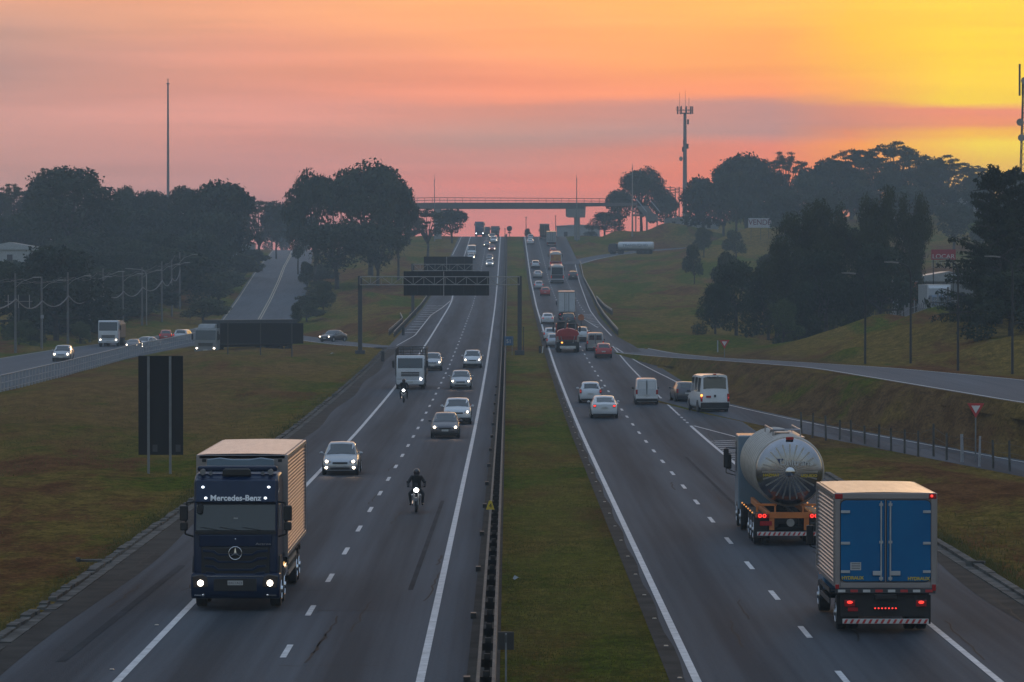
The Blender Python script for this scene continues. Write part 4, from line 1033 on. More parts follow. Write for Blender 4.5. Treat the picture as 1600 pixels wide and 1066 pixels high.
P_LB2 = paint("cab_blue", (.06, .17, .30), .3)
M_AMBERD = mat("amber_dim", (.8, .3, .05), .3, emit=(1.0, .40, .10), es=.8)
blue_truck()

M_ALU2 = mat('ring_steel', (.42, .38, .34), .4, metal=.3)
# --- tanker
def tanker():
    L = 12.2; loc, rz, rx = on_road(10.05, 137.2, L, True)
    t = thing('tanker_truck', loc, rz, "polished steel tanker truck with orange rear frame, beside the blue-door truck", 'tanker', 'trucks', rx)
    y0 = -L/2; r = 1.20; zc = 2.62; xc = .06; a0, a1 = y0+.55, y0+9.2
    prof = [(-.12, .25), (-.10, .6), (-.02, 1.02), (.10, 1.16), (.22, r)]
    prof += [(a1-a0-.2, r), (a1-a0-.05, 1.05), (a1-a0, .6)]
    tk = MB().lathe(prof, (xc, a0, zc), (0, 1, 0), 56).build('tank', M_TANK, t, smooth=True)
    rg = MB()
    for q in np.arange(a0+.5, a1-.3, .78): rg.torus((xc, q, zc), (0, 1, 0), r, .085, 48, 8)
    rg.build('stiffening_ring', M_ALU2, tk, smooth=True)
    # dished end: radial brushed sectors, each a real raised gusset
    ends = MB()
    for k in range(24):
        a = 2*math.pi*k/24; c, s = math.cos(a), math.sin(a); w = .030
        d = Vector((c, 0, s)); p = Vector((-s, 0, c)); o = Vector((xc, 0, zc))
        def E(rad, off): return o+d*rad+p*off+Vector((0, a0-.125+ .10*(rad/1.1)**2*1.3, 0))
        ends.add([E(.20, -.012)-Vector((0, .03, 0)), E(.20, .012)-Vector((0, .03, 0)), E(1.0, w)-Vector((0, .045, 0)), E(1.0, -w)-Vector((0, .045, 0))], [(0, 1, 2, 3)])
    ends.build('radial_gusset', mat('brushed_sector', (.40, .39, .38), .34, metal=.9), tk)
    for k in range(12):
        a = 2*math.pi*(k+.5)/12
        if math.sin(a) < -.3 and abs(math.cos(a)) < .5: continue
        c, s = math.cos(a), math.sin(a); d = Vector((c, 0, s)); p = Vector((-s, 0, c)); o = Vector((xc, a0-.035, zc))
        v = [o+d*.80-p*.018, o+d*.80+p*.018, o+d*.97+p*.03, o+d*.97-p*.03]
        MB().add(v+[q+Vector((0, .02, 0)) for q in v], [(0, 1, 2, 3), (7, 6, 5, 4), (0, 4, 5, 1), (1, 5, 6, 2), (2, 6, 7, 3), (3, 7, 4, 0)]).build('reflector', M_REDS, tk)
    MB().lathe([(-.03, .13), (0, .17), (.06, .17)], (xc, a0-.18, zc), (0, 1, 0), 20).build('end_cap', M_CHROME, tk, smooth=True)
    text('yellow_lettering', "HAZMAT", M_YELLOW, tk, (xc-.68, a0-.15, zc-.12), (R(90), 0, 0), .13, sx=1.1, bold=.004)
    text('yellow_lettering', "LIQUIDO", M_YELLOW, tk, (xc+.68, a0-.15, zc-.14), (R(90), 0, 0), .13, sx=1.1, bold=.004)
    text('tank_lettering', "Unitrans", M_WHITES, tk, (xc+.22, a0-.21, zc+.33), (R(90), 0, 0), .30, sx=1.15, bold=.006)
    MB().add([(xc-.48, a0-.20, zc+.47), (xc-.24, a0-.20, zc+.47), (xc-.36, a0-.20, zc+.27), (xc-.48, a0-.18, zc+.47), (xc-.24, a0-.18, zc+.47), (xc-.36, a0-.18, zc+.27)], [(0, 2, 1), (3, 4, 5), (0, 1, 4, 3), (1, 2, 5, 4), (2, 0, 3, 5)]).build('triangle_emblem', P_DBLUE, tk)
    MB().box(xc-.14, xc+.14, a0-.02, a0+.10, zc+1.14, zc+1.25).build('top_lamp', M_TAIL, tk, bevel=.02)
    ct = MB()
    for x in (-.45, .55):
        ct.tube([(xc+x, a0+2.2, zc+1.12), (xc+x, a0+2.2, zc+1.42), (xc+x, a0+6.5, zc+1.42), (xc+x, a0+6.5, zc+1.12)], .025, 6)
    ct.tube([(xc-.45, a0+2.2, zc+1.42), (xc+.55, a0+2.2, zc+1.42)], .03, 6)
    ct.build('walkway_rail', M_ALU, tk)
    wk = MB().box(xc+.05, xc+.62, a0+1.0, a0+7.5, zc+1.16, zc+1.20); wk.build('walkway', M_ALU, tk)
    ms = MB()
    for k in (2.6, 5.0): ms.cyl((xc-.1, a0+k, zc+1.15), (xc-.1, a0+k, zc+1.32), .28, n=18)
    ms.build('manhole', M_ALU, tk, smooth=True)
    # orange frame
    f = MB()
    for s in (-1, 1):
        f.box(s*.75-.06, s*.75+.06, y0+.04, y0+9.0, 1.0, 1.22)
        f.box(s*.62-.09, s*.62+.09, y0, y0+.10, .55, 1.0)
        f.box(s*1.15-.04, s*1.15+.04, y0, y0+.08, 1.2, 1.5)
    f.box(-1.2, 1.2, y0, y0+.08, 1.0, 1.14); f.box(-1.2, -.45, y0+.02, y0+.1, 1.42, 1.5); f.box(.45, 1.2, y0+.02, y0+.1, 1.42, 1.5)
    f.box(-.75, .75, y0-.02, y0, .98, 1.2)
    for s in (-1, 1): f.box(s*.5-.03, s*.5+.03, y0+.02, y0+.09, 1.14, 1.5)
    f.build('rear_frame', M_ORANGE, t, bevel=.012)
    for s in (-1, 1):
        l = MB().box(s*.93-.22, s*.93+.22, y0-.07, y0-.01, .98, 1.15).build('tail_light', M_TAIL, t, bevel=.02)
        for dx in (-.12, .04): MB().torus((s*.93+dx, y0-.075, 1.07), (0, 1, 0), .052, .018, 14, 6).build('bulb', M_TAILON, l)
    MB().box(-1.05, -.62, y0-.04, y0-.01, .72, .88).build('licence_plate', M_TAIL, t)
    MB().cyl((.05, y0-.05, .82), (.05, y0+.1, .82), .14, n=16).build('hose_valve', M_RAIL, t, smooth=True)
    stripe_bar(t, -1.15, 1.15, y0-.09, .36, .50, 13)
    for s in (-1, 1):
        MB().box(s*1.0-.24, s*1.0+.24, y0+.30, y0+.33, .25, 1.05).build('mud_flap', M_BLACK, t)
        for k in range(6): MB().ell((s*1.23, y0+1.4+k*1.2, 1.1), .03, .03, .03, 6, 5).build('side_lamp', M_AMBERD, t)
        MB().box(s*1.05-.16, s*1.05+.16, y0+.5, y0+4.6, 1.04, 1.12).build('mudguard', M_BLACK, t, bevel=.02)
    chassis(t, 2.5, y0+.3, L/2-1.3, [(y0+1.0, False), (y0+2.3, False), (y0+3.6, False), (L/2-3.5, False), (L/2-1.4, True)], rim=M_RIM)
    bd = cab(t, 2.45, L/2, L/2-2.2, .5, 3.55, P_LBLUE, 2.1)
    MB().box(-.15, .95, L/2-1.9, L/2-1.3, 3.56, 3.68).build('roof_unit', M_BLACK, bd, bevel=.04)
    for s in (-1, 1):
        MB().box(s*1.58-.10, s*1.58+.10, L/2-.35, L/2-.15, 2.2, 2.95).build('mirror', M_BLACK, bd, bevel=.04)
        MB().tube([(s*1.2, L/2-.3, 2.95), (s*1.58, L/2-.25, 2.98), (s*1.58, L/2-.25, 2.0), (s*1.2, L/2-.3, 1.9)], .02, 5).build('mirror_arm', M_BLACK, bd)
    return t
tanker()

# --- stake truck with lit headlight
def stake_truck():
    L = 8.5; loc, rz, rx = on_road(-7.95, 311.5, L, False)
    t = thing('stake_truck', loc, rz, "white flat-nosed truck with a wooden stake body, behind the far motorcycle", 'truck', 'trucks', rx)
    cab(t, 2.25, L/2, L/2-1.8, .45, 2.75, P_WHITE2, 1.72, head=M_HEADW, hl=(-1,))
    s_ = MB(); W = 2.5; y0, y1 = -L/2, L/2-1.95
    for s in (-1, 1):
        for z in np.arange(1.15, 3.2, .26): s_.box(s*W/2-.02, s*W/2+.02, y0, y1, z, z+.17)
        for y in np.linspace(y0, y1-.08, 7): s_.box(s*(W/2-.05)-.03, s*(W/2-.05)+.03, y, y+.08, 1.0, 3.25)
        s_.box(s*W/2-.05, s*W/2+.05, y0, y1, 3.2, 3.27)
    for y in (y0, y1-.06):
        s_.box(-W/2+.05, W/2-.05, y, y+.06, 3.2, 3.27)
        for z in (2.75, 2.95): s_.box(-W/2+.05, W/2-.05, y, y+.04, z, z+.05)
        for x in (-.8, 0, .8): s_.box(x-.03, x+.03, y, y+.05, 1.1, 3.2)
    s_.build('stake_side', M_WOOD, t)
    MB().box(-W/2, W/2, y0, y1, .98, 1.12).build('flatbed', M_WOOD, t)
    chassis(t, 2.35, y0+.1, L/2-1.3, [(L/2-1.25, True), (y0+2.0, False)], r=.44)
    return t
stake_truck()

def rigid_box(name, X, Y, L, W, z0, z1, pnt, away, label, cabp, door=None, group='trucks', rx_=None, head=None, ridge=.3, cabh=2.8):
    loc, rz, rx = on_road(X, Y, L, away)
    t = thing(name, loc, rz, label, 'truck', group, rx); y0 = -L/2; yb = L/2-2.1
    b = MB().box(-W/2, W/2, y0, yb, z0, z1).build('cargo_box', pnt, t, bevel=.03)
    f = MB()
    for s in (-1, 1): f.box(s*W/2-.04, s*W/2+.04, y0-.02, y0+.05, z0, z1)
    f.box(-W/2+.04, W/2-.04, y0-.02, y0+.05, z1-.14, z1+.01); f.box(-.02, .02, y0-.025, y0, z0+.02, z1-.14)
    f.build('frame_rail', M_ALU, b)
    lb = MB()
    for x in (-W*.12, W*.12): lb.box(x-.03, x+.03, y0-.05, y0-.005, z0+.05, z1-.2)
    lb.build('locking_bar', M_STEEL_D, b)
    MB().box(-W/2+.1, W/2-.1, y0-.03, y0+.1, .5, z0-.1).build('rear_panel', M_CHASSIS, t)
    for s in (-1, 1):
        l = MB().box(s*(W/2-.25)-.14, s*(W/2-.25)+.14, y0-.06, y0, .75, .9).build('tail_light', M_TAIL, t)
        MB().ell((s*(W/2-.25), y0-.06, .83), .08, .02, .05, 8, 5).build('bulb', M_TAILDIM, l)
    stripe_bar(t, -W/2+.15, W/2-.15, y0-.06, .38, .5, 8)
    cab(t, W-.2, L/2, L/2-1.9, .5, cabh, cabp, cabh-.95, head=head)
    chassis(t, W-.1, y0+.2, L/2-1.4, [(L/2-1.3, True), (y0+1.8, False)])
    return t
rigid_box('box_truck', 8.15, 534, 8.5, 2.35, 1.2, 4.0, P_WHITE2, True, "white box truck in the middle of the carriageway above the recovery truck", P_WHITE)
rigid_box('box_truck', 9.6, 1015, 9, 2.5, 1.2, 4.0, mat("tarpaulin_brown", (.16, .12, .09), .8), True, "brown box truck silhouetted on the crest going away", P_GREY)
rigid_box('box_truck', 10.8, 960, 8, 2.4, 1.2, 3.7, P_SILVER, True, "grey box truck just below the crest, ahead of the red coach", P_WHITE)
rigid_box('box_truck', -7.9, 1058, 10, 2.55, 1.2, 4.1, P_DBLUE, False, "big dark truck topping the crest in the outer lane", P_DBLUE, head=M_HEADW, cabh=3.9)
rigid_box('box_truck', -6.3, 1085, 8, 2.3, 1.2, 3.3, P_GREY, False, "smaller truck behind the big dark truck on the crest", P_GREY, head=M_HEAD, cabh=3.2)
rigid_box('box_truck', -3.6, 1062, 8, 2.3, 1.0, 2.9, P_GREY, False, "low dark truck coming over the crest in the inner lane", P_GREY, cabh=2.7)

# --- recovery truck with red equipment
def recovery():
    L = 9.0; loc, rz, rx = on_road(6.35, 409, L, True)
    t = thing('recovery_truck', loc, rz, "red machinery truck with amber rear lamp, left of the silver van", 'truck', 'trucks', rx); y0 = -L/2
    cab(t, 2.4, L/2, L/2-2.0, .5, 2.9, P_RED, 1.9)
    MB().box(-1.2, 1.2, y0+.2, L/2-2.1, .95, 1.15).build('flatbed', M_CHASSIS, t)
    dr = MB().lathe([(0, .3), (.15, .75), (.5, 1.1), (1.6, 1.15), (2.4, .8), (2.6, .3)], (0, y0+.5, 0), (0, 1, 0), 22).xf(Matrix.Translation((0, 0, 2.1)) @ Matrix.Scale(.42, 4, (0, 0, 1))).build('red_drum', P_RED, t, smooth=True)
    MB().prism([(-1.25, 1.95), (-1.0, 2.35), (0, 2.62), (1.0, 2.35), (1.25, 1.95), (.9, 1.65), (-.9, 1.65)], y0+.15, y0+.45, 'y').build('red_hood', P_RED, t, bevel=.06)
    a = MB(); a.tube([(-.3, y0+.3, 2.5), (-.1, y0+2.5, 3.3), (.1, y0+4.5, 3.5)], [.10, .14, .16], 8); a.tube([(.8, y0+.4, 2.2), (.9, y0+3, 3.1)], .08, 8)
    a.box(-1.1, -.2, y0+3.4, y0+4.6, 2.0, 3.2); a.box(.1, 1.1, y0+3.6, y0+4.8, 1.9, 3.0); a.build('machinery_arm', M_CHASSIS, t)
    a = MB()
    for s in (-1, 1):
        a.tube([(s*.55, y0+.05, 1.0), (s*.75, y0-.05, 1.75)], .05, 6); a.box(s*1.1-.12, s*1.1+.12, y0, y0+.4, 1.1, 1.7)
    a.build('hydraulic_leg', M_RAIL, t)
    MB().box(-1.2, 1.2, y0-.03, y0+.1, .55, .98).build('rear_panel', M_CHASSIS, t)
    b = MB().box(-.85, .85, y0-.10, y0-.04, .42, .70).build('licence_board', M_WHITES, t, bevel=.02)
    l = MB().box(-.75, -.5, y0-.08, y0-.03, .98, 1.15).build('tail_light', M_TAIL, t); MB().ell((-.62, y0-.09, 1.06), .10, .03, .08, 8, 6).build('bulb', M_AMBER, l)
    MB().ell((-1.15, y0+.1, 1.25), .08, .05, .08, 8, 6).build('beacon', M_AMBERD, t)
    chassis(t, 2.5, y0+.2, L/2-1.4, [(L/2-1.3, True), (y0+2.3, False), (y0+1.1, False)])
recovery()

# --- buses
def bus(X, Y, away, pnt, lower, label, glassm, sticker=None, L=12.0):
    loc, rz, rx = on_road(X, Y, L, away); W = 2.55; Ht = 3.5
    t = thing('coach_bus', loc, rz, label, 'bus', 'coaches on the climb', rx); y0 = -L/2
    body = MB().prism([(-W/2, .35), (W/2, .35), (W/2, 2.2), (W/2-.10, Ht-.15), (W/2-.3, Ht), (-W/2+.3, Ht), (-W/2+.10, Ht-.15), (-W/2, 2.2)], y0, L/2, 'y').build('body', pnt, t, bevel=.10, seg=3)
    MB().prism([(-W/2+.16, 1.75), (W/2-.16, 1.75), (W/2-.24, Ht-.35), (-W/2+.24, Ht-.35)], y0-.02, y0+.05, 'y').build('rear_window', glassm, body, bevel=.02)
    MB().box(-W/2+.06, W/2-.06, y0-.015, y0+.05, .95, 1.7).build('engine_cover', lower, body, bevel=.03)
    g = MB()
    for k in range(5): g.box(-.7, .7, y0-.03, y0, 1.1+k*.1, 1.15+k*.1)
    g.build('grille', M_BLACK, body)
    for s in (-1, 1):
        l = MB().box(s*(W/2-.12)-.08, s*(W/2-.12)+.08, y0-.03, y0+.1, 1.0, 1.6).build('tail_light', M_TAIL, t, bevel=.03)
        MB().ell((s*(W/2-.12), y0-.03, 1.3), .07, .02, .18, 8, 6).build('bulb', M_TAILDIM, l)
        MB().box(s*(W/2)-.012, s*(W/2)+.012, y0+.5, L/2-.6, 1.85, 2.9).build('side_window', M_GLASS, body)
        MB().box(s*(W/2+.22)-.1, s*(W/2+.22)+.1, L/2-.2, L/2, 2.2, 2.8).build('mirror', M_BLACK, body, bevel=.03)
    MB().box(-W/2+.03, W/2-.03, y0-.04, y0+.1, .4, .8).build('rear_bumper', lower, t, bevel=.04)
    MB().box(-.7, .7, y0+2, y0+4.5, Ht, Ht+.18).build('air_conditioner', P_WHITE2, body, bevel=.05)
    for y in (y0+2.6, y0+3.8, L/2-2.6):
        for s in (-1, 1): truck_wheel(t, s*(W/2-.14), y, .5, .3, M_RIM, s)
bus(9.45, 739, True, P_WHITE2, P_GREY, "grey and white coach with a large dark rear window, nearest of two coaches", M_GLASS)
bus(10.1, 815, True, P_WHITE2, P_RED, "red coach with an orange rear picture panel, just ahead of the grey coach", mat("red_window_film", (.34, .08, .03), .3, c2=(.45, .26, .03), scale=1.3), None)

# --- trucks on the frontage road
def front_truck(x, y, rz, label, pnt, tr_len=0, tr_rot=0, tr_w=2.6, head=M_HEAD, kind='box', cabh=3.2, roofdome=False, z=None):
    L = 9 if not tr_len else 5.5
    t = thing('articulated_truck' if tr_len else 'cargo_truck', (x, y, (zroad(x, y) if z is None else z)+.03), rz, label, 'truck', 'trucks')
    # origin at the nose
    bd = cab(t, 2.45, 0, -2.1, .5, cabh, pnt, cabh-1.25, head=head)
    if roofdome: MB().prism([(-.3, cabh-.05), (-.9, cabh+.42), (-1.9, cabh+.5), (-2.0, cabh-.05)], -.95, .95, 'x').build('roof_fairing', pnt, bd, bevel=.12, seg=3)
    if not tr_len:
        MB().prism([(-1.25, 1.1), (1.25, 1.1), (1.25, 2.7), (.9, 3.1), (-.9, 3.1), (-1.25, 2.7)], -9, -2.3, 'y').build('cargo_cover', M_STEEL_D, t, bevel=.05)
        chassis(t, 2.45, -8.9, -1.5, [(-1.35, True), (-6.8, False), (-8.0, False)])
    else:
        chassis(t, 2.45, -5.4, -1.5, [(-1.35, True), (-4.2, False)])
        tr = MB().box(-1.27, 1.27, -tr_len, 0, 1.15, 3.9).xf(Matrix.Translation((0, -2.9, 0)) @ Matrix.Rotation(tr_rot, 4, 'Z')).build('trailer_box', M_TRAIL, t, bevel=.04)
        M = Matrix.Translation((0, -2.9, 0)) @ Matrix.Rotation(tr_rot, 4, 'Z')
        for yy in (-tr_len+1.2, -tr_len+2.4, -tr_len+3.6):
            for s in (-1, 1): MB().lathe([(-.14, .3), (-.14, .48), (.14, .48), (.14, .28)], (s*1.1, yy, .5), (s, 0, 0), 18).xf(M).build('wheel', M_TYRE, tr, smooth=True)
        MB().box(-.5, .5, -tr_len+.2, -.5, .9, 1.15).xf(M).build('trailer_chassis', M_CHASSIS, tr)
    return t
M_TRAIL = mat("trailer_side", (.045, .05, .058), .6)
front_truck(X_at(169, 466), 466, math.pi, "white truck facing the camera on the frontage road beside the utility poles", P_WHITE2)
front_truck(X_at(321, 418), 418, math.pi-R(6), "grey articulated truck turning in front of the long black sign panel", mat("paint_dull_grey", (.20, .21, .22), .4), tr_len=11.5, tr_rot=R(-40), roofdome=True, cabh=3.0, z=.95)
# far tanker semi on the exit road
def far_tanker():
    x, y = X_at(966, 905), 905
    t = thing('tanker_truck', (x, y, H(x, y)+.06), R(72), "white tank semitrailer with dark cab on the far right exit road", 'tanker', 'trucks')
    MB().prism([(2.2, .5), (2.25, 1.6), (2.0, 2.3), (1.5, 2.5), (.2, 2.5), (.2, .6)], -1.15, 1.15, 'x').build('cab', P_GREY, t, bevel=.08)
    MB().prism([(2.27, 1.55), (2.07, 2.2), (1.95, 2.2), (2.1, 1.55)], -1.0, 1.0, 'x').build('windshield', M_GLASS, t)
    tk = MB().lathe([(0, .4), (.1, .8), (.3, .95), (8.4, .95), (8.6, .8), (8.7, .4)], (0, -8.7, 1.95), (0, 1, 0), 28).build('tank', P_WHITE2, t, smooth=True)
    text('tank_lettering', "TRANSLIQUID", P_DBLUE, tk, (.97, -4.4, 2.05), (R(90), 0, R(90)), .95, ext=.01, sx=1.3)
    text('tank_lettering', "TRANSLIQUID", P_DBLUE, tk, (-.97, -4.4, 2.05), (R(90), 0, R(-90)), .75, ext=.01, sx=1.3)
    MB().box(-1.0, 1.0, -8.5, 1.5, .8, 1.02).build('chassis', M_CHASSIS, t)
    for yy in (-7.6, -6.4, -5.2, -.6, 1.3):
        for s in (-1, 1): truck_wheel(t, s*1.08, yy, .5, .3, M_RIMD, s)
far_tanker()
# lorry parked on the right bank behind the fence
def bank_truck():
    x, y = X_at(1473, 402), 404
    t = thing('box_truck', (x, y, H(x, y)-.05), R(183), "white box truck parked on the right bank behind the picket fence and the big tree", 'truck', 'trucks')
    MB().box(-1.25, 1.25, -7, -1.0, 1.1, 3.6).build('cargo_box', P_WHITE2, t, bevel=.04)
    cab(t, 2.2, 1.0, -.9, .5, 2.5, mat("paint_bank_blue", (.10, .14, .2), .4), 1.6)
    MB().prism([(-1.0, 2.45), (-.8, 3.2), (-1.0, 3.5)], -1.1, 1.1, 'x').build('wind_deflector', P_WHITE2, t)
    chassis(t, 2.3, -6.8, 0, [(0, True), (-5.2, False)])
bank_truck()

# ------------------------------------------------------------------ motorcycles and riders
def motorcycle(X, Y, label, group='motorcycles'):
    L = 2.0; loc, rz, rx = on_road(X, Y, L, False)
    t = thing('motorcycle', loc, rz, label, 'motorcycle', group, rx)
    for wy in (.68, -.66):
        w = MB().torus((0, wy, .31), (1, 0, 0), .255, .055, 26, 8).build('wheel', M_TYRE, t, smooth=True)
        rm = MB().torus((0, wy, .31), (1, 0, 0), .205, .014, 22, 5); rm.cyl((-.06, wy, .31), (.06, wy, .31), .04, n=8)
        for k in range(10): a = math.pi*k/5; rm.cyl((0, wy, .31), (0, wy+.2*math.cos(a), .31+.2*math.sin(a)), .006, n=4)
        rm.build('rim', M_RIMD, w)
    f = MB()
    for s in (-1, 1): f.cyl((s*.09, .68, .31), (s*.09, .44, .98), .024, n=8)
    f.build('fork', M_RAIL, t, smooth=True)
    MB().prism([(.40, .60), (.60, .66), (.82, .62), (.95, .48), (.90, .50), (.78, .58), (.6, .62)], -.07, .07, 'x').build('front_fender', P_BLACK, t, bevel=.01)
    fr_ = MB(); fr_.tube([(0, .44, .92), (0, .30, .55), (0, -.05, .30), (0, -.30, .32)], .025, 6); fr_.tube([(0, .42, .95), (0, -.25, .80), (0, -.75, .82)], .025, 6)
    for s in (-1, 1): fr_.tube([(s*.10, -.66, .31), (s*.10, -.25, .42)], .02, 6)
    fr_.build('frame', M_BLACK, t)
    MB().box(-.14, .14, -.12, .24, .30, .62).build('engine', M_STEEL_D, t, bevel=.04)
    MB().ell((0, .16, .86), .15, .28, .13, 14, 8).build('fuel_tank', P_BLACK, t, smooth=True)
    MB().box(-.13, .13, -.72, -.06, .78, .87).build('seat', M_BLACK, t, bevel=.03)
    MB().cyl((.16, -.8, .38), (.16, .0, .30), .045, n=10).build('exhaust', M_CHROME, t, smooth=True)
    MB().tube([(-.36, .26, 1.04), (-.16, .40, 1.02), (.16, .40, 1.02), (.36, .26, 1.04)], .014, 6).build('handlebar', M_BLACK, t)
    for s in (-1, 1):
        MB().tube([(s*.22, .36, 1.03), (s*.34, .34, 1.22)], .008, 5).build('mirror_stem', M_BLACK, t)
        MB().ell((s*.35, .34, 1.25), .06, .02, .04, 8, 6).build('mirror', M_BLACK, t, smooth=True)
        MB().ell((s*.17, .53, .72), .04, .04, .03, 8, 6).build('turn_signal', M_LENS, t, smooth=True)
    h = MB().ell((0, .55, .93), .12, .10, .11, 12, 8).build('headlight', M_LENS, t, smooth=True)
    MB().ell((0, .61, .92), .095, .06, .085, 12, 8).build('bulb', M_HEADM, h, smooth=True)
    MB().prism([(-.09, 1.05), (.09, 1.05), (.06, 1.2), (-.06, 1.2)], .50, .52, 'y').build('windscreen', M_BLACK, t, bevel=.005)
    return t, loc, rz, rx
M_HEADM = mat("motorcycle_beam", (.9, .9, .9), .3, emit=(.95, .98, 1.0), es=16.0)
M_JACKET = mat("black_jacket", (.010, .009, .011), .75, bump=.004, bscale=12)
M_TROUSER = mat("dark_trousers", (.013, .014, .018), .85)
M_HELMET = mat("helmet_shell", (.014, .011, .014), .30, coat=.5)
M_VISOR = mat("helmet_visor", (.05, .028, .028), .15)
M_GLOVE = mat("black_glove", (.012, .011, .011), .8)
def skin(name, pts, edges, radii, m, parent, lv=2, root=0):
    me = bpy.data.meshes.new(name); me.from_pydata(pts, edges, []); me.update()
    o = bpy.data.objects.new(name, me); COL.objects.link(o); o.parent = parent; me.materials.append(m)
    md = o.modifiers.new('skin', 'SKIN'); md.use_smooth_shade = True
    sv = me.skin_vertices[0].data
    for i, r in enumerate(radii): sv[i].radius = (r, r) if not isinstance(r, tuple) else r; sv[i].use_root = (i == root)
    s2 = o.modifiers.new('sub', 'SUBSURF'); s2.levels = lv; s2.render_levels = lv
    return o
def rider(loc, rz, rx, label, jm):
    t = thing('person', loc, rz, label, 'person', 'motorcycle riders', rx)
    pts, ed, rd = [], [], []
    def V(p, r, par=None):
        pts.append(p); rd.append(r)
        if par is not None: ed.append((par, len(pts)-1))
        return len(pts)-1
    pel = V((0, -.30, .93), (.155, .13)); ab = V((0, -.24, 1.12), (.15, .12), pel); ch = V((0, -.14, 1.33), (.19, .13), ab)
    nk = V((0, -.08, 1.47), (.075, .075), ch); V((0, -.05, 1.55), (.065, .065), nk)
    for s in (-1, 1):
        sh = V((s*.20, -.11, 1.42), .085, ch); e = V((s*.36, .0, 1.16), .066, sh); w = V((s*.34, .22, 1.09), .042, e); V((s*.34, .27, 1.065), .036, w)
        hp = V((s*.12, -.24, .90), .10, pel); k = V((s*.27, .16, .77), .075, hp); an = V((s*.24, -.10, .40), .052, k); V((s*.245, -.06, .33), .045, an)
    b = skin('body', pts, ed, rd, jm, t, 2)
    for s in (-1, 1):
        MB().ell((s*.25, -.01, .315), .05, .14, .05, 10, 7).build('boot', M_BLACK, b, smooth=True)
        # gloved hand closed on the grip: palm plus four fingers and a thumb
        hp_ = []; he = []; hr = []
        def G(p, r, par=None):
            hp_.append(p); hr.append(r)
            if par is not None: he.append((par, len(hp_)-1))
            return len(hp_)-1
        w = G((s*.34, .25, 1.075), .034); pm = G((s*.335, .29, 1.075), .036, w)
        for q in range(4):
            x = s*(.300+.022*q); l = (.9, 1, .95, .78)[q]
            a_ = G((x, .315, 1.085), .011, pm); b_ = G((x, .315+.028*l, 1.07), .0105, a_); c_ = G((x, .315+.022*l, 1.04), .010, b_); G((x, .305, 1.022), .009, c_)
        a_ = G((s*.295, .285, 1.055), .012, pm); G((s*.285, .305, 1.03), .011, a_)
        skin('glove', hp_, he, hr, M_GLOVE, b, 1)
    hd = MB().ell((0, -.03, 1.62), .135, .16, .155, 18, 12).build('helmet', M_HELMET, b, smooth=True)
    MB().prism([(-.10, 1.60), (-.07, 1.55), (.07, 1.55), (.10, 1.60), (.10, 1.68), (-.10, 1.68)], .07, .118, 'y').build('visor', M_VISOR, hd, bevel=.02)
    MB().box(-.07, .07, .05, .115, 1.49, 1.545).build('chin_guard', M_HELMET, hd, bevel=.02)
    return t
_, l_, z_, x_ = motorcycle(-3.75, 156, "black motorcycle with a round white headlight, alone in the inner lane")
rider(l_, z_, x_, "person in black jacket and dark helmet riding the near motorcycle", M_JACKET)
_, l_, z_, x_ = motorcycle(-7.75, 284, "motorcycle with white headlight in front of the stake truck")
rider(l_, z_, x_, "person in dark clothing riding the motorcycle in front of the stake truck", M_TROUSER)
# ------------------------------------------------------------------ median rail
def guardrail(name, path, label, mat_beam, mat_post, double=False, step=4.0, h=.72, group=None, blocks=False):
    """path: list of (x, y, z)"""
    Pp = np.array(path, float); s = np.r_[0, np.cumsum(np.hypot(np.diff(Pp[:, 0]), np.diff(Pp[:, 1])))]
    x0, y0, z0 = Pp[0]
    t = thing(name, (x0, y0, z0), 0, label, 'guard rail', group)
    def at(u): return [float(np.interp(u, s, Pp[:, i])) for i in range(3)]
    n = int(s[-1]/4)+1; us = np.linspace(0, s[-1], n)
    offs = (-.17, .17) if double else (0,)
    for o in offs:
        b = MB(); prof = [(0, h-.31), (.05, h-.27), (.05, h-.22), (0, h-.17), (0, h-.14), (.05, h-.09), (.05, h-.04), (0, h)]
        sg = -1 if o <= 0 else 1; vs = []
        for u in us:
            x, y, z = at(u)
            for d, zz in prof: vs.append((x-x0+o+sg*d, y-y0, z-z0+zz))
        K = len(prof); b.add(vs, [(i*K+k, i*K+k+1, (i+1)*K+k+1, (i+1)*K+k) for i in range(len(us)-1) for k in range(K-1)])
        # rolled top flange
        vs = []
        for u in us:
            x, y, z = at(u)
            vs += [(x-x0+o-.035, y-y0, z-z0+h), (x-x0+o+.035, y-y0, z-z0+h)]
        b.add(vs, [(2*i, 2*i+1, 2*i+3, 2*i+2) for i in range(len(us)-1)])
        b.build('beam', mat_beam, t)
    def post(u, mb):
        x, y, z = at(u); w = .30 if double else .07
        mb.box(x-x0-.07, x-x0+.07, y-y0-.05, y-y0+.05, z-z0-.2, z-z0+h-.02)
        if double: mb.box(x-x0-.14, x-x0+.14, y-y0-.05, y-y0+.05, z-z0+h-.34, z-z0+h-.15)
    pu = list(np.arange(1, s[-1], step))
    for u in pu[:100]:
        mb = MB(); post(u, mb); mb.build('post', mat_post, t)
    if len(pu) > 100:
        mb = MB()
        for u in pu[100:]: post(u, mb)
        tag(mb.build('post', mat_post, t), kind='stuff')
    return t
MX = -.50
mr = guardrail('guard_rail', [(MX, y, P(y)) for y in np.arange(70, 1066, 5)], "long weathered double guard rail running along the left side of the grass median", M_RUSTRAIL, mat('rail_post_rust', (.030, .024, .020), .8), True)
for k in range(14):
    y = 91+k*17.3; z = P(y)
    b = MB().box(-1.06-MX, -.90-MX, y-70-.2, y-70+.2, z, z+.16).build('drain_block', M_BLACK, mr)
yl = MB().prism([(-.16, .78), (.16, .78), (.05, 1.12), (-.05, 1.12)], 70.0, 70.03, 'y').build('marker_plate', M_YELLOW, mr)
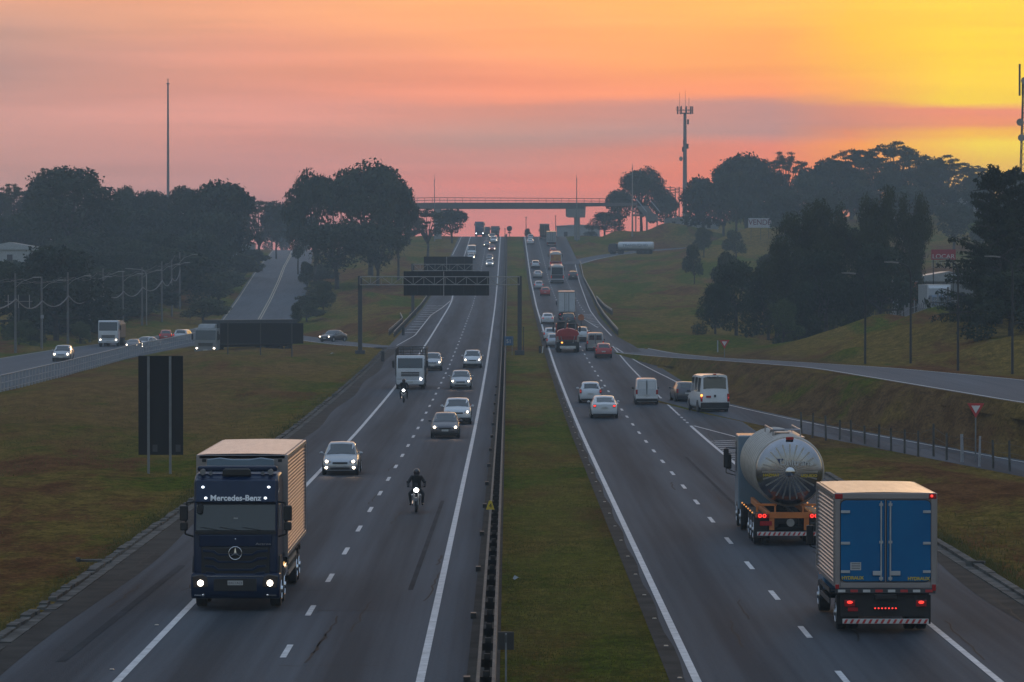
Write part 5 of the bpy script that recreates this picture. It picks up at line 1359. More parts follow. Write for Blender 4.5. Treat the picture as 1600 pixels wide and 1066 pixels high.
yl.name = 'distance_marker'
fo = text('marker_number', "4", M_BLACK, yl, (0, 69.99, .92), (R(90), 0, 0), .24)
yl.location = (-.18, 6.0, 0)
gl = [(13.0+.45, 470, P(470)+.1), (13.05+.45, 500, P(500)+.1), (13.2+.4, 545, P(545)+.1), (13.5+.5, 600, P(600)+.1), (13.9+.5, 650, P(650)+.1), (14.9, 760, P(760)+.1), (15.8, 845, P(845)+.1)]
guardrail('guard_rail', gl, "pale guard rail curving along the right shoulder beside the far lanes", M_RAIL, M_STEEL_D)
guardrail('guard_rail', [(15.2, 560, P(560)+.2), (14.8, 590, P(590)+.2), (14.7, 640, P(640)+.1)], "short stub of guard rail behind the start of the right shoulder rail", M_RAIL, M_STEEL_D)
gl = [(XL-.35, 462, P(462)), (XL-.3, 520, P(520)), (XL-.25, 600, P(600)), (XL-.2, 700, P(700))]
guardrail('guard_rail', gl, "guard rail along the left shoulder below the overhead signs", M_RAIL, M_STEEL_D)
guardrail('guard_rail', [(XL-1.2, 470, P(470)), (XL-.9, 520, P(520)+.1), (XL-1.9, 545, P(545)+.1)], "short second guard rail with a bent end, left of the shoulder rail", M_RAIL, M_STEEL_D)

# ------------------------------------------------------------------ overhead signs
def gantry(Z, xl, xr, zb, beam_h, sx0, sx1, sz0, sz1, label, has_right=True, zl=None):
    t = thing('overhead_sign', (xl, Z, H(xl, Z)), 0, label, 'road sign', 'overhead sign gantries'); g0 = H(xl, Z); o = Vector((-xl, -Z, -g0))
    def A(mb): return mb.xf(Matrix.Translation(o))
    z1 = zb+beam_h
    for x in ([xl, xr] if has_right else [xl]):
        gz = P(Z) if x > -2 else g0
        p = MB().box(x-.22, x+.22, Z-.2, Z+.2, gz-.3, z1+.1); p.box(x-.5, x+.5, Z-.5, Z+.5, gz-.3, gz+.5)
        A(p).build('post', M_STEEL_D, t, bevel=.02)
    b = MB()
    for z in (zb, z1):
        for dy in (-.3, .3): b.cyl((xl, Z+dy, z), (xr, Z+dy, z), .05, n=6)
    n = int((xr-xl)/1.05); w = (xr-xl)/n
    for k in range(n+1): b.cyl((xl+k*w, Z-.3, zb), (xl+k*w, Z-.3, z1), .03, n=5)
    for k in range(n):
        a, c = (zb, z1) if k % 2 else (z1, zb); b.cyl((xl+k*w, Z-.3, a), (xl+(k+1)*w, Z-.3, c), .03, n=5)
        b.cyl((xl+k*w, Z+.3, a), (xl+(k+1)*w, Z+.3, c), .03, n=5)
    A(b).build('truss', M_TRUSS, t)
    pnl = A(MB().box(sx0, sx1, Z+.42, Z+.50, sz0, sz1)).build('sign_panel', M_SIGNBACK, t)
    rb = MB()
    for x in np.linspace(sx0+.25, sx1-.25, 8): rb.box(x-.03, x+.03, Z+.36, Z+.42, sz0+.05, sz1-.05)
    A(rb).build('panel_rib', M_DARKPOST, pnl)
    xc = (sx0*.53+sx1*.47)
    A(MB().box(xc-.045, xc+.045, Z-.38, Z-.32, sz0-.05, sz1-.02)).build('centre_strut', M_TRUSS, pnl)
    return t
k = 402/6000
gantry(402, -15.5, 1.2, 9.65-13*k, 12.5*k, -10.95, -2.0, 9.65-30*k, 9.65+8*k, "wide black sign back on a lattice beam across the left carriageway, nearest overhead sign")
k = 560/6000
gantry(560, -13.9, -4.2, 9.65+9*k, 10*k, -12.3, -5.2, 9.65-2*k, 9.65+31*k, "smaller black overhead sign back showing above the nearest one", has_right=False)

def back_sign(x, y, w, z0, z1, posts, label, name='road_sign', pw=.06, extra=None, gz=None, cat='road sign', pm=None, m=M_SIGNBACK, group=None):
    g = H(x, y) if gz is None else gz
    t = thing(name, (x, y, g), 0, label, cat, group)
    MB().box(-w/2, w/2, -.03, .03, z0-g, z1-g).build('sign_panel', m, t, bevel=.008)
    for px_ in posts: MB().box(px_-pw, px_+pw, -.13, -.035, -.4, z1-g-.03).build('post', pm or M_STEEL, t)
    return t
Z = 188; k = Z/6000
t = back_sign(X_at(251, Z), Z, 70*k, 9.65-279*k, 9.65-124*k, (-19*k, 15*k), "tall narrow black sign back on two grey posts in the left grass", gz=None)
g = H(X_at(251, Z), Z)
for dx in (-9*k, 27*k): MB().box(dx-.12, dx+.12, -.045, -.031, 9.65-274*k-g, 9.65-263*k-g).build('paper_label', mat("faded_label", (.05, .05, .055), .7), t)
Z = 402; k = Z/6000
back_sign(X_at(409, Z), Z, 130*k, 9.65-105*k, 9.65-73*k, (-53*k, -2*k, 47*k), "long low black sign back on three posts beyond the left grass", pm=M_STEEL_D)
Z = 86; k = Z/6000
t = back_sign(X_at(790.5, Z), Z, 25*k, 9.65-584*k, 9.65-556*k, (0,), "small square metal sign back on a post at the bottom of the median", pw=.022, m=mat("small_sign_back", (.035, .034, .034), .5), gz=0)
MB().box(-.012, .012, -.15, .02, 1.45, 1.62).build('bracket', M_DARKPOST, t)
# blue distance marker
Z = 402; t = back_sign(X_at(795, Z), Z, .95, P(Z)+1.0, P(Z)+1.95, (-.35, .35), "small blue distance marker sign in the median beside the rail", pw=.03, m=mat("blue_marker", (.02, .10, .22), .5), gz=P(Z))
text('marker_number', "51", M_WHITES, t, (0, -.14, 1.42), (R(90), 0, 0), .55)
t = thing('marker_pole', (X_at(818, 402), 402, P(402)), 0, "thin dark pole standing beside the right post of the nearest overhead sign", 'pole')
MB().cyl((0, 0, -.2), (0, 0, 2.9), .05, .04, 8).build('pole', M_DARKPOST, t); MB().box(-.07, .07, -.07, .07, 2.88, 2.96).build('pole_cap', M_DARKPOST, t)
# short posts
for px_, Zp, h, lab in ((598, 384, .95, "short dark stump post beside the left kerb, nearer of two"), (630, 470, .95, "short dark stump post by the left link road, farther of two")):
    x = X_at(px_, Zp); t = thing('short_post', (x, Zp, H(x, Zp)), 0, lab, 'post')
    MB().cyl((0, 0, -.2), (0, 0, h), .19, .17, 10).build('post', M_DARKPOST, t); MB().cyl((0, 0, h), (0, 0, h+.06), .21, .19, 10).build('post_cap', M_STEEL_D, t)
x = X_at(842, 408); t = thing('delineator', (3.55, 408, P(408)), 0, "dark and white delineator at the right edge of the median", 'delineator')
MB().box(-.30, -.05, -.05, .05, -.1, .75).build('dark_board', M_DARKPOST, t); MB().prism([(.0, -.1), (.14, -.1), (.20, .7), (.08, .7)], -.04, .04, 'y').build('white_board', M_WHITES, t)

# ------------------------------------------------------------------ yield signs
def yield_sign(px_, Z, zc, size, label, white_post=False):
    x = X_at(px_, Z); g = H(x, Z); t = thing('yield_sign', (x, Z, g), 0, label, 'road sign', 'yield signs')
    c = zc-g; s = size; hgt = s*.866
    def tri(k, y0, y1): return MB().prism([(-s/2*k, c+hgt/3*k), (0, c-hgt*2/3*k), (s/2*k, c+hgt/3*k)], y0, y1, 'y')
    tri(1.0, -.02, .01).build('sign_plate', M_REDS, t, bevel=.01)
    tri(.52, -.035, -.021).build('sign_centre', mat("yield_white", (.62, .58, .58), .5), t)
    MB().cyl((0, .05, -.3), (0, .05, c+.2), .04, n=8).build('post', M_STEEL, t, smooth=True)
    if white_post: MB().box(-s*.72, -s*.60, -.05, .05, c-hgt*.55-.4, c+hgt*.28).build('white_stake', M_POSTW, t)
    return t
Z = 200; yield_sign(1525, Z, 9.65-(638-432)*Z/6000, 27*Z/6000, "red and white yield triangle on a post behind the wooden fence posts")
Z = 360; yield_sign(1132, Z, 9.65-(536-432)*Z/6000, 16*Z/6000, "distant yield triangle with a white stake, near the dark bamboo", True)

# ------------------------------------------------------------------ wooden post fence on the right
fp = [(42,195,80),(98,215,85),(170,232,98),(240,228,122),(302,240,122),(372,250,150),(442,268,145),(510,285,165),(578,298,170),(650,315,178),(730,315,140),(798,335,190),(880,345,195),(968,368,205),(1042,378,225),(1127,392,228)]
pts = []
for a, b, c in fp:
    px_, yb, yt = 1240+a/3.33, 620+b/3.33, 620+c/3.33
    Zp = CAMZ*F/(yb-432); pts.append((X_at(px_, Zp), Zp, (yb-yt)*Zp/F))
x, Zp, h = pts[-1]; pts += [(x+1.3, Zp-9, 1.35), (x+2.7, Zp-18, 1.3), (x+4.1, Zp-27, 1.35)]
t = thing('wooden_fence', (pts[0][0], pts[0][1], 0), 0, "row of wooden fence posts with wire along the joining ramp", 'fence')
rnd = random.Random(8); tops = []
for i, (x, y, h) in enumerate(pts):
    lx = x-pts[0][0]; ly = y-pts[0][1]; j = rnd.uniform(-.06, .06); r = .085 if i == 12 else .06
    mb = MB().cyl((lx, ly, -.3), (lx+j, ly, h), r*1.1, r*.9, 8)
    mb.build('post', M_WOODL if i in (12, 13) else M_WOOD, t)
    tops.append([(lx+j*f, ly, h*f) for f in (.3, .6, .88)])
for q in range(3): MB().tube([p[q] for p in tops], .008, 4).build('wire', M_STEEL_D, t)

# ------------------------------------------------------------------ white picket rail fence along the frontage road
def yfence(y): return float(np.interp(y, [150, 280, 340, 425, 500], [-38.6, -38.6, -39.2, -40.6, -39.4]))
t = thing('picket_fence', (yfence(260), 260, H(yfence(260), 260)), 0, "long white picket fence along the near side of the frontage road", 'fence')
g0 = t.location.z; ysf = np.arange(262, 497, 2.36); mbr = []
for y in ysf:
    x = yfence(y); z = H(x, y)
    MB().box(x-t.location.x-.07, x-t.location.x+.07, y-260-.07, y-260+.07, z-g0-.2, z-g0+1.35).build('post', M_POSTW, t)
for zz in (1.35, .75, .25):
    MB().tube([(yfence(y)-t.location.x, y-260, H(yfence(y), y)-g0+zz) for y in ysf], .045 if zz > 1 else .025, 5).build('rail', M_POSTW, t)
# mesh between the posts
M_MESH = mat("wire_mesh", (.22, .25, .30), .7)
mm = MB()
for i in range(len(ysf)-1):
    for q in range(1, 6):
        y = ysf[i]+q*2.36/6; x = yfence(y); z = H(x, y)
        mm.box(x-t.location.x-.012, x-t.location.x+.012, y-260-.012, y-260+.012, z-g0+.05, z-g0+1.33)
tag(mm.build('mesh_wire', M_MESH, t), kind='stuff')
# picket fence on the right bank
t = thing('picket_fence', (34, 405, H(34, 405)), 0, "pale irregular picket fence on top of the right bank", 'fence'); g0 = H(34, 405)
path = [(X_at(1392, 420), 420), (X_at(1420, 405), 405), (X_at(1455, 392), 392), (X_at(1490, 385), 385), (X_at(1530, 378), 378), (X_at(1560, 372), 372)]
pa = np.array(path); s = np.r_[0, np.cumsum(np.hypot(np.diff(pa[:, 0]), np.diff(pa[:, 1])))]
for u in np.linspace(0, s[-1], 46):
    x, y = float(np.interp(u, s, pa[:, 0])), float(np.interp(u, s, pa[:, 1])); z = H(x, y)-g0; h = rnd.uniform(1.2, 1.75); w = rnd.uniform(.05, .09)
    MB().box(x-34-w, x-34+w, y-405-.05, y-405+.05, z-.2, z+h).build('picket', mat("picket_pale", (.20, .20, .21), .8) if rnd.random() < .7 else M_WOOD, t)
for q in (.4, 1.0): MB().tube([(p[0]-34, p[1]-405, H(*p)-g0+q) for p in path], .03, 5).build('rail', M_WOODL, t)

# ------------------------------------------------------------------ poles, lamps, masts
def lamp_post(x, y, h, arm, label, group, lean=0, g=None, dirx=-1, m=M_STEEL_D, name='street_lamp'):
    g = H(x, y) if g is None else g
    t = thing(name, (x, y, g), 0, label, 'street lamp', group)
    MB().tube([(0, 0, -.3), (0, 0, h-1.0), (dirx*.15, 0, h-.4), (dirx*.6, 0, h-.1), (dirx*arm, 0, h)], [.10, .07, .06, .05, .04], 8).build('pole', m, t, smooth=True)
    MB().prism([(0, -.02), (dirx*.5, .03), (dirx*1.1, .06), (dirx*1.15, .12), (dirx*.5, .14), (0, .09)], -.14, .14, 'y').xf(Matrix.Translation((dirx*arm, 0, h-.02))).build('lamp_head', M_RAIL, t, bevel=.02)
    return t
for px_, yb, yt, hx in ((1352, 566, 428, 1325), (1423, 567, 411, 1388), (1497, 577, 405, 1470), (1582, 582, 402, 1547)):
    zr = 2.75; Zp = (CAMZ-zr)*F/(yb-432); x = X_at(px_, Zp); top = Z_at(yt, Zp)
    lamp_post(x, Zp, top-H(x, Zp), (px_-hx)*Zp/F*.55, {1352: "slim street lamp farthest left of four below the grassy bank", 1423: "second slim street lamp from the left below the grassy bank", 1497: "third slim street lamp from the left, in front of the parked white truck", 1582: "slim street lamp at the right edge in front of the big tree"}[px_], 'street lamps along the right side road', m=M_DARKPOST)
# utility poles on the frontage road
UP = [(24, 436, 9.0), (65, 458, 8.6), (106, 478, 9.0), (140, 498, 8.8), (161, 516, 9.2), (192, 540, 8.6), (222, 560, 8.8), (241, 582, 9.2), (277, 606, 9.0), (312, 628, 9.4)]
ordn = ['first', 'second', 'third', 'fourth', 'fifth', 'sixth', 'seventh', 'eighth', 'ninth', 'tenth']
tips = []
for i, (px_, Zp, h) in enumerate(UP):
    x = X_at(px_, Zp) if i < 7 else -52.5-(i-7)*.6; g = H(x, Zp)
    t = thing('utility_pole', (x, Zp, g), 0, "concrete utility pole with lamp arm, %s from the left along the frontage road" % ordn[i], 'utility pole', 'utility poles along the frontage road')
    MB().cyl((0, 0, -.3), (0, 0, h), .17, .11, 9).build('pole', mat("pole_concrete", (.13, .125, .12), .85), t, smooth=True)
    MB().box(-.9, .9, -.06, .06, h-.75, h-.62).build('crossarm', M_WOOD, t)
    MB().tube([(0, 0, h-1.6), (.8, 0, h-.9), (2.1, 0, h-.45)], .035, 6).build('lamp_arm', M_RAIL, t)
    MB().box(2.0, 2.9, -.13, .13, h-.50, h-.38).build('lamp_head', M_RAIL, t, bevel=.03)
    MB().cyl((-.35, 0, h-2.3), (-.35, 0, h-1.6), .16, n=8).build('transformer', M_STEEL_D, t) if i % 4 == 2 else None
    tips.append((x, Zp, g, h))
def sag(a, b, d, n=10): return [(a[0]+(b[0]-a[0])*k/n, a[1]+(b[1]-a[1])*k/n, a[2]+(b[2]-a[2])*k/n-d*4*(k/n)*(1-k/n)) for k in range(n+1)]
first = (tips[0][0], 400, tips[0][2], 9.0)
def cable(name, off, hh, r, d, label, m):
    t = thing(name, tuple(Vector((tips[0][0], tips[0][1], tips[0][2]))), 0, label, 'cable', 'cables between the utility poles'); mb = MB(); o = t.location
    seq = [first]+tips
    for i in range(len(seq)-1):
        a = (seq[i][0]+off-o.x, seq[i][1]-o.y, seq[i][2]+seq[i][3]+hh-o.z); b = (seq[i+1][0]+off-o.x, seq[i+1][1]-o.y, seq[i+1][2]+seq[i+1][3]+hh-o.z)
        mb.tube(sag(a, b, d), r, 4)
    mb.build('cable', m, t)
M_CABLE = mat("cable_grey", (.16, .15, .15), .8)
cable('cable_bundle', .1, -2.9, .075, 1.0, "thick sagging cable bundle strung between the utility poles", M_CABLE)
cable('power_line', -.8, -.6, .022, .35, "thin upper power line, left end of the crossarms", M_CABLE)
cable('power_line', .8, -.6, .022, .35, "thin upper power line, right end of the crossarms", M_CABLE)
# tall curved lamp
x = X_at(229, 560); lamp_post(x, 560, 8.6, 2.0, "tall street lamp with a curved arm among the utility poles", None, dirx=-1, m=M_RAIL)
# dark board on poles at the far left
t = thing('road_sign', (X_at(29, 470), 470, H(X_at(29, 470), 470)), 0, "dark board with pale crossbar high on poles behind the first utility pole", 'road sign')
g = H(X_at(29, 470), 470); k = 470/6000; z0, z1 = 9.65-48*k-g, 9.65-30*k-g
MB().box(-1.6, 1.6, -.04, .04, z0, z1).build('sign_panel', M_SIGNBACK, t); f = MB()
for dx in (-1.25, 0, 1.35): f.box(dx-.05, dx+.05, -.14, -.05, z0-.1, z1+.1)
f.box(-1.7, 1.7, -.16, -.06, (z0+z1)/2-.03, (z0+z1)/2+.03); f.build('frame', M_RAIL, t); MB().cyl((0, .1, -.2), (0, .1, z0+.2), .1, n=8).build('post', M_STEEL_D, t)
x = X_at(66, 452); t = thing('traffic_sign', (x, 452, H(x, 452)), 0, "small white roadside marker on a thin post by the second utility pole", 'road sign')
MB().cyl((0, 0, -.2), (0, 0, 4.0), .04, n=6).build('post', M_STEEL, t); MB().box(-.18, .18, -.03, .03, 3.7, 4.1).build('sign_plate', M_POSTW, t)

def mast(px_, Z, yt, label, name='mast', r=.22, g=None, m=M_STEEL, cap=True):
    x = X_at(px_, Z); g = H(x, Z) if g is None else g; h = Z_at(yt, Z)-g
    t = thing(name, (x, Z, g), 0, label, 'mast'); MB().cyl((0, 0, -1), (0, 0, h), r, r*.45, 10).build('shaft', m, t, smooth=True)
    if cap: MB().cyl((0, 0, h), (0, 0, h+1.0), r*.25, n=6).build('lightning_rod', m, t); MB().cyl((0, 0, h-.3), (0, 0, h-.05), r*.9, n=10).build('collar', m, t)
    return t, h
mast(263, 900, 130, "very tall thin bare mast rising above the trees on the left", r=.42)
mast(679, 1000, 281, "tall light mast beside the left end of the footbridge", r=.16)
mast(901, 1000, 279, "tall light mast in front of the footbridge's right pier", r=.20)
t, h = mast(988, 985, 262, "tall pale light mast beside the footbridge stairs", r=.24, m=M_RAIL)
MB().box(-1.6, 0, -.08, .08, h-1.9, h-1.78).build('lamp_arm', M_RAIL, t)
# telecom tower
Z = 1150; x = X_at(1070, Z); g = H(x, Z); k = Z/6000; t = thing('telecom_tower', (x, Z, g), 0, "telecom mast with a ring of panel antennas and whip aerials against the sunset", 'telecom tower', 'telecom towers')
h = Z_at(178, Z)-g
MB().cyl((0, 0, -1), (0, 0, h), .85, .45, 14).build('shaft', mat("mast_paint", (.18, .15, .15), .6), t, smooth=True)
pf = MB().cyl((0, 0, h), (0, 0, h+.25), 1.6, n=16); pf.torus((0, 0, h+1.1), (0, 0, 1), 1.9, .06, 18, 5); pf.build('platform', M_STEEL_D, t)
for q in range(9):
    a = 2*math.pi*q/9; MB().box(-.17, .17, -.1, .1, 0, 2.3).xf(Matrix.Translation((2.3*math.cos(a), 2.3*math.sin(a), h-.1)) @ Matrix.Rotation(a, 4, 'Z')).build('panel_antenna', M_STEEL_D, t)
for dx, hh in ((-1.6, 6.4), (.1, 6.8), (1.2, 4.8)): MB().cyl((dx, 0, h), (dx, 0, h+hh), .06, .04, 6).build('whip_aerial', M_STEEL_D, t)
for sx in (-2.6, 2.3): MB().tube([(0, 0, h+.8), (sx, 0, h+.9), (sx, 0, h+2.0)], .05, 5).build('side_arm', M_STEEL_D, t)
for zz, dx in ((h-3.2, .9), (h-10.5, .8), (h-11.4, -.6), (h-9.3, -.3)):
    MB().box(dx-.28, dx+.28, -.5, -.2, zz, zz+1.5).build('panel_antenna', M_STEEL_D, t)
d = MB().lathe([(0, .1), (.1, .55), (.35, .72)], (-1.0, -.6, h-13.5), (-.7, -.7, 0), 14); d.build('dish', M_RAIL, t)
# lattice tower at the right edge
Z = 520; x = X_at(1603, Z); g = H(x, Z); h = Z_at(97, Z)-g; t = thing('telecom_tower', (x, Z, g), 0, "lattice tower with dish antennas at the right edge of the picture", 'telecom tower', 'telecom towers')
mb = MB(); w0, w1 = 1.3, .42; nseg = 22
for sx in (-1, 1):
    for sy in (-1, 1): mb.cyl((sx*w0, sy*w0, -1), (sx*w1, sy*w1, h-3), .07, n=6)
for q in range(nseg):
    a, b = q/nseg, (q+1)/nseg; wa, wb = w0+(w1-w0)*a, w0+(w1-w0)*b; za, zb_ = (h-3)*a, (h-3)*b
    for (p0, p1) in (((-1, -1), (1, -1)), ((-1, 1), (1, 1)), ((-1, -1), (-1, 1)), ((1, -1), (1, 1))):
        mb.cyl((p0[0]*wa, p0[1]*wa, za), (p1[0]*wb, p1[1]*wb, zb_), .03, n=4); mb.cyl((p1[0]*wa, p1[1]*wa, za), (p0[0]*wb, p0[1]*wb, zb_), .03, n=4)
mb.build('lattice', M_STEEL_D, t)
for zz, dx in ((h-8.2, -.9), (h-10.3, -.7), (h-2.6, -.3), (h-11.5, .6)):
    MB().lathe([(0, .1), (.1, .42), (.22, .5)], (dx, -.7, zz), (-.3, -1, 0), 14).build('dish', M_RAIL, t)
for dx in (-.95, -.55, .3): MB().box(dx-.12, dx+.12, -.4, -.2, h-4.6, h-.3 if dx < -.8 else h-2.2).build('panel_antenna', M_STEEL_D, t)
MB().cyl((0, 0, h-4), (0, 0, h), .10, n=6).build('mast_top', M_STEEL_D, t)

# ------------------------------------------------------------------ footbridge beyond the crest
Z = 1012; k = Z/6000
t = thing('footbridge', (0, Z, P(Z)), 0, "concrete bridge deck crossing the motorway at the crest", 'bridge'); g = P(Z)
def bz(y): return Z_at(y, Z)-g
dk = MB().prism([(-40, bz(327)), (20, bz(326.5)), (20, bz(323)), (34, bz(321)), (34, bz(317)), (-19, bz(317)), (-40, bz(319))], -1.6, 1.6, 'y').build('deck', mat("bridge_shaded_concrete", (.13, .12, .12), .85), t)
r_ = MB()
for sy in (-1.5, 1.5):
    for z in (bz(309), bz(313)): r_.tube([(-40, sy, z-.4), (-19, sy, z), (34, sy, z-.3)], .045, 5)
    for x in np.arange(-40, 34, 2.0): r_.cyl((x, sy, bz(317)), (x, sy, bz(309.5)), .035, n=4)
r_.build('railing', M_STEEL_D, t)
MB().box(X_at(678, Z), X_at(690, Z), -1.4, 1.4, -2, bz(326)).build('pier', mat("pier_concrete", (.24, .23, .225), .85), t, bevel=.05)
MB().box(X_at(897, Z), X_at(906, Z), -.8, .8, -2, bz(340)).build('pier', mat("pier_concrete", (0, 0, 0)), t, bevel=.05)
MB().prism([(X_at(884, Z), bz(326)), (X_at(884, Z), bz(338)), (X_at(888, Z), bz(340)), (X_at(914, Z), bz(340)), (X_at(915, Z), bz(323))], -1.5, 1.5, 'y').build('pier_head', mat("pier_concrete", (0, 0, 0)), t, bevel=.05)
# stair tower
x = X_at(1003, 1000); g = H(x, 1000); t = thing('stairway', (x, 1000, g), 0, "pale stair ramp descending from the right end of the bridge", 'stairs'); k = 1000/6000
def sz(y): return Z_at(y, 1000)-g
st_ = MB()
for q in range(14):
    st_.box(-1.4+q*.22*1.0, -1.4+q*.22+3.0, -q*.30, -q*.30-.32, sz(322)-q*.28-.3, sz(322)-q*.28)
st_.build('steps', M_CONC2, t)
for sx in (-1.5, 1.9):
    MB().tube([(sx, .2, sz(311)), (sx+2.6, -4.2, sz(332))], .10, 6).build('handrail', M_POSTW, t)
for dx, dy in ((-1.6, 0), (1.2, 0), (1.2, -4), (3.8, -4)): MB().box(dx-.16, dx+.16, dy-.16, dy+.16, -1.5, sz(328 if dx < 3 else 336)).build('column', M_CONC2, t)
MB().box(-2.4, 4.0, -.6, .6, sz(338), sz(335)).build('landing', M_CONC2, t)

# ------------------------------------------------------------------ buildings and billboards
def shed(x, y, w, d, h, m, roofm, label, rz=0, name='house', ridge=1.2, wins=2):
    g = H(x, y); t = thing(name, (x, y, g-.3), rz, label, 'building', None)
    MB().box(-w/2, w/2, -d/2, d/2, 0, h).build('wall', m, t)
    MB().prism([(-w/2-.3, h-.02), (w/2+.3, h-.02), (w/2+.3, h+.1), (0, h+ridge), (-w/2-.3, h+.1)], -d/2-.3, d/2+.3, 'y').build('roof', roofm, t)
    for q in range(wins):
        xx = -w/2+(q+.7)*w/(wins+.4); f = MB().box(xx-.5, xx+.5, -d/2-.05, -d/2+.02, h*.4, h*.75).build('window', M_GLASS, t)
    MB().box(w*.32-.45, w*.32+.45, -d/2-.04, -d/2+.02, .3, 2.4).build('door', M_DARKPOST, t)
    return t
M_WALLW = mat("wall_pale", (.34, .35, .36), .8); M_ROOFP = mat("roof_pale_metal", (.34, .37, .40), .4, metal=.3); M_ROOFR = mat("roof_clay", (.16, .07, .045), .8)
shed(X_at(20, 690), 690, 13, 8, 3.6, M_WALLW, M_ROOFP, "low building with a pale metal roof among the trees at the left edge", ridge=1.3, wins=3)
shed(X_at(2, 660), 660, 9, 6, 2.6, M_WALLW, M_ROOFP, "pale lean shed in front of the metal roofed building at the left edge", ridge=.8)
shed(X_at(382, 900), 900, 5, 5, 5, M_WALLW, M_ROOFR, "small pale house glimpsed among trees left of the hill road", wins=2)
shed(X_at(903, 1130), 1130, 12.5, 12, 6.6, mat("hazy_wall", (.30, .31, .33), .8), M_ROOFP, "pale block behind the bridge pier just past the crest", name='building', ridge=.5, wins=3)
shed(X_at(1080, 1010), 1010, 14, 6, 2.6, M_WALLW, M_ROOFP, "long low pale shed at the edge of the right meadow", ridge=.8, wins=4)
for px_, Zp, w, lab in ((1545, 980, 9, "pale house high on the far right hillside, rightmost of the hillside houses"), (1500, 900, 7, "small white house on the far right hillside, middle of the hillside houses"), (1420, 930, 8, "tiny house showing between the bamboo and far trees")):
    shed(X_at(px_, Zp), Zp, w, 7, 3.4, M_WALLW, M_ROOFR if px_ != 1500 else M_ROOFP, lab)
t = shed(X_at(1476, 470), 470, 12, 9, 5.5, mat("shop_wall", (.20, .21, .22), .8), M_ROOFP, "shop building under the red sign behind the parked white truck", wins=4, name='shop_building')
Z = 462; k = Z/6000; x = X_at(1474, Z); g = H(x, Z); t = thing('billboard', (x, Z, g), 0, "red shop sign with pale lettering half behind the big tree", 'sign')
MB().box(-19*k, 19*k, -.06, .06, 9.65+26*k-g, 9.65+42*k-g).build('sign_panel', mat("sign_red", (.33, .03, .05), .5), t)
text('lettering', "LOCAR", M_WHITES, t, (0, -.08, 9.65+31*k-g), (R(90), 0, 0), .75, sx=1.1)
for dx in (-1.2, 1.2): MB().box(dx-.06, dx+.06, .07, .16, 0, 9.65+40*k-g).build('post', M_STEEL_D, t)
gm = MB()
for q in range(7): gm.box(-1.4+q*.55, -1.36+q*.55, -.1, -.06, 9.65+14*k-g, 9.65+25*k-g)
for q in range(4): gm.box(-1.5, 2.2, -.12, -.07, 9.65+(14+3.4*q)*k-g, 9.65+(14.4+3.4*q)*k-g)
gm.build('grille_panel', M_POSTW, t)
Z = 440; x = X_at(1430, Z); t = thing('brick_pillar', (x, Z, H(x, Z)), 0, "orange brick pillar left of the parked white truck", 'pillar')
MB().box(-.22, .22, -.22, .22, -.3, 4.2).build('shaft', mat("orange_brick", (.24, .08, .04), .85, bump=.01), t); MB().box(-.42, .42, -.42, .42, -.3, 1.9).build('base', mat("orange_brick", (0, 0, 0)), t); MB().box(-.3, .3, -.3, .3, 4.2, 4.35).build('cap', M_CONC2, t)
Z = 880; k = Z/6000; x = X_at(1187, Z); g = H(x, Z); t = thing('billboard', (x, Z, g), 0, "white for sale billboard reading VENDE on the right hillside", 'sign')
z0, z1 = 9.65+76*k-g, 9.65+91*k-g
MB().box(-18*k, 18*k, -.06, .06, z0, z1).build('sign_panel', mat("sign_white", (.50, .50, .54), .6), t)
text('lettering', "VENDE", mat("sign_lettering", (.16, .03, .06), .6), t, (0, -.08, (z0+z1)/2+.1), (R(90), 0, 0), 1.75, sx=.95, bold=.02)
f = MB()
for dx in (-2, .2, 2): f.box(dx-.06, dx+.06, .08, .2, -.5, z1)
f.build('frame', M_STEEL_D, t)
# crest furniture
for px_, yt, yb, lab in ((822, 340, 369, "thin pole standing on the crest left of the brown truck"), (868, 338, 369, "thin pole on the crest right of the brown truck"), (789, 358, 368, "short thin post on the crest beside the round sign")):
    x = X_at(px_, 1066); g = P(1066); t = thing('pole', (x, 1066, g), 0, lab, 'pole'); MB().cyl((0, 0, -1), (0, 0, Z_at(yt, 1066)-g), .13, .08, 6).build('shaft', M_STEEL_D, t); MB().box(-.25, .25, -.1, .1, Z_at(yt, 1066)-g, Z_at(yt, 1066)-g+.15).build('pole_cap', M_STEEL_D, t)
x = X_at(796, 1060); g = P(1060); t = thing('road_sign', (x, 1060, g), 0, "round sign with a small plate below, standing on the crest in the median", 'road sign')
MB().cyl((0, -.05, 2.2), (0, .05, 2.2), .75, n=18).build('sign_disc', M_DARKPOST, t); MB().box(-.4, .4, -.04, .04, .9, 1.3).build('sub_plate', M_DARKPOST, t); MB().cyl((0, .1, -.5), (0, .1, 2.2), .09, n=6).build('post', M_DARKPOST, t)
x = X_at(901-193+2, 520); 
t = thing('warning_sign', (X_at(908, 480), 480, P(480)), 0, "orange warning sign above the silver van at the far gore", 'road sign')
MB().cyl((0, 0, -.1), (0, 0, 1.6), .05, n=6).build('post', M_STEEL_D, t); MB().cyl((0, -.03, 1.9), (0, .03, 1.9), .42, n=8).build('sign_plate', mat("warn_orange", (.42, .13, .04), .6), t)
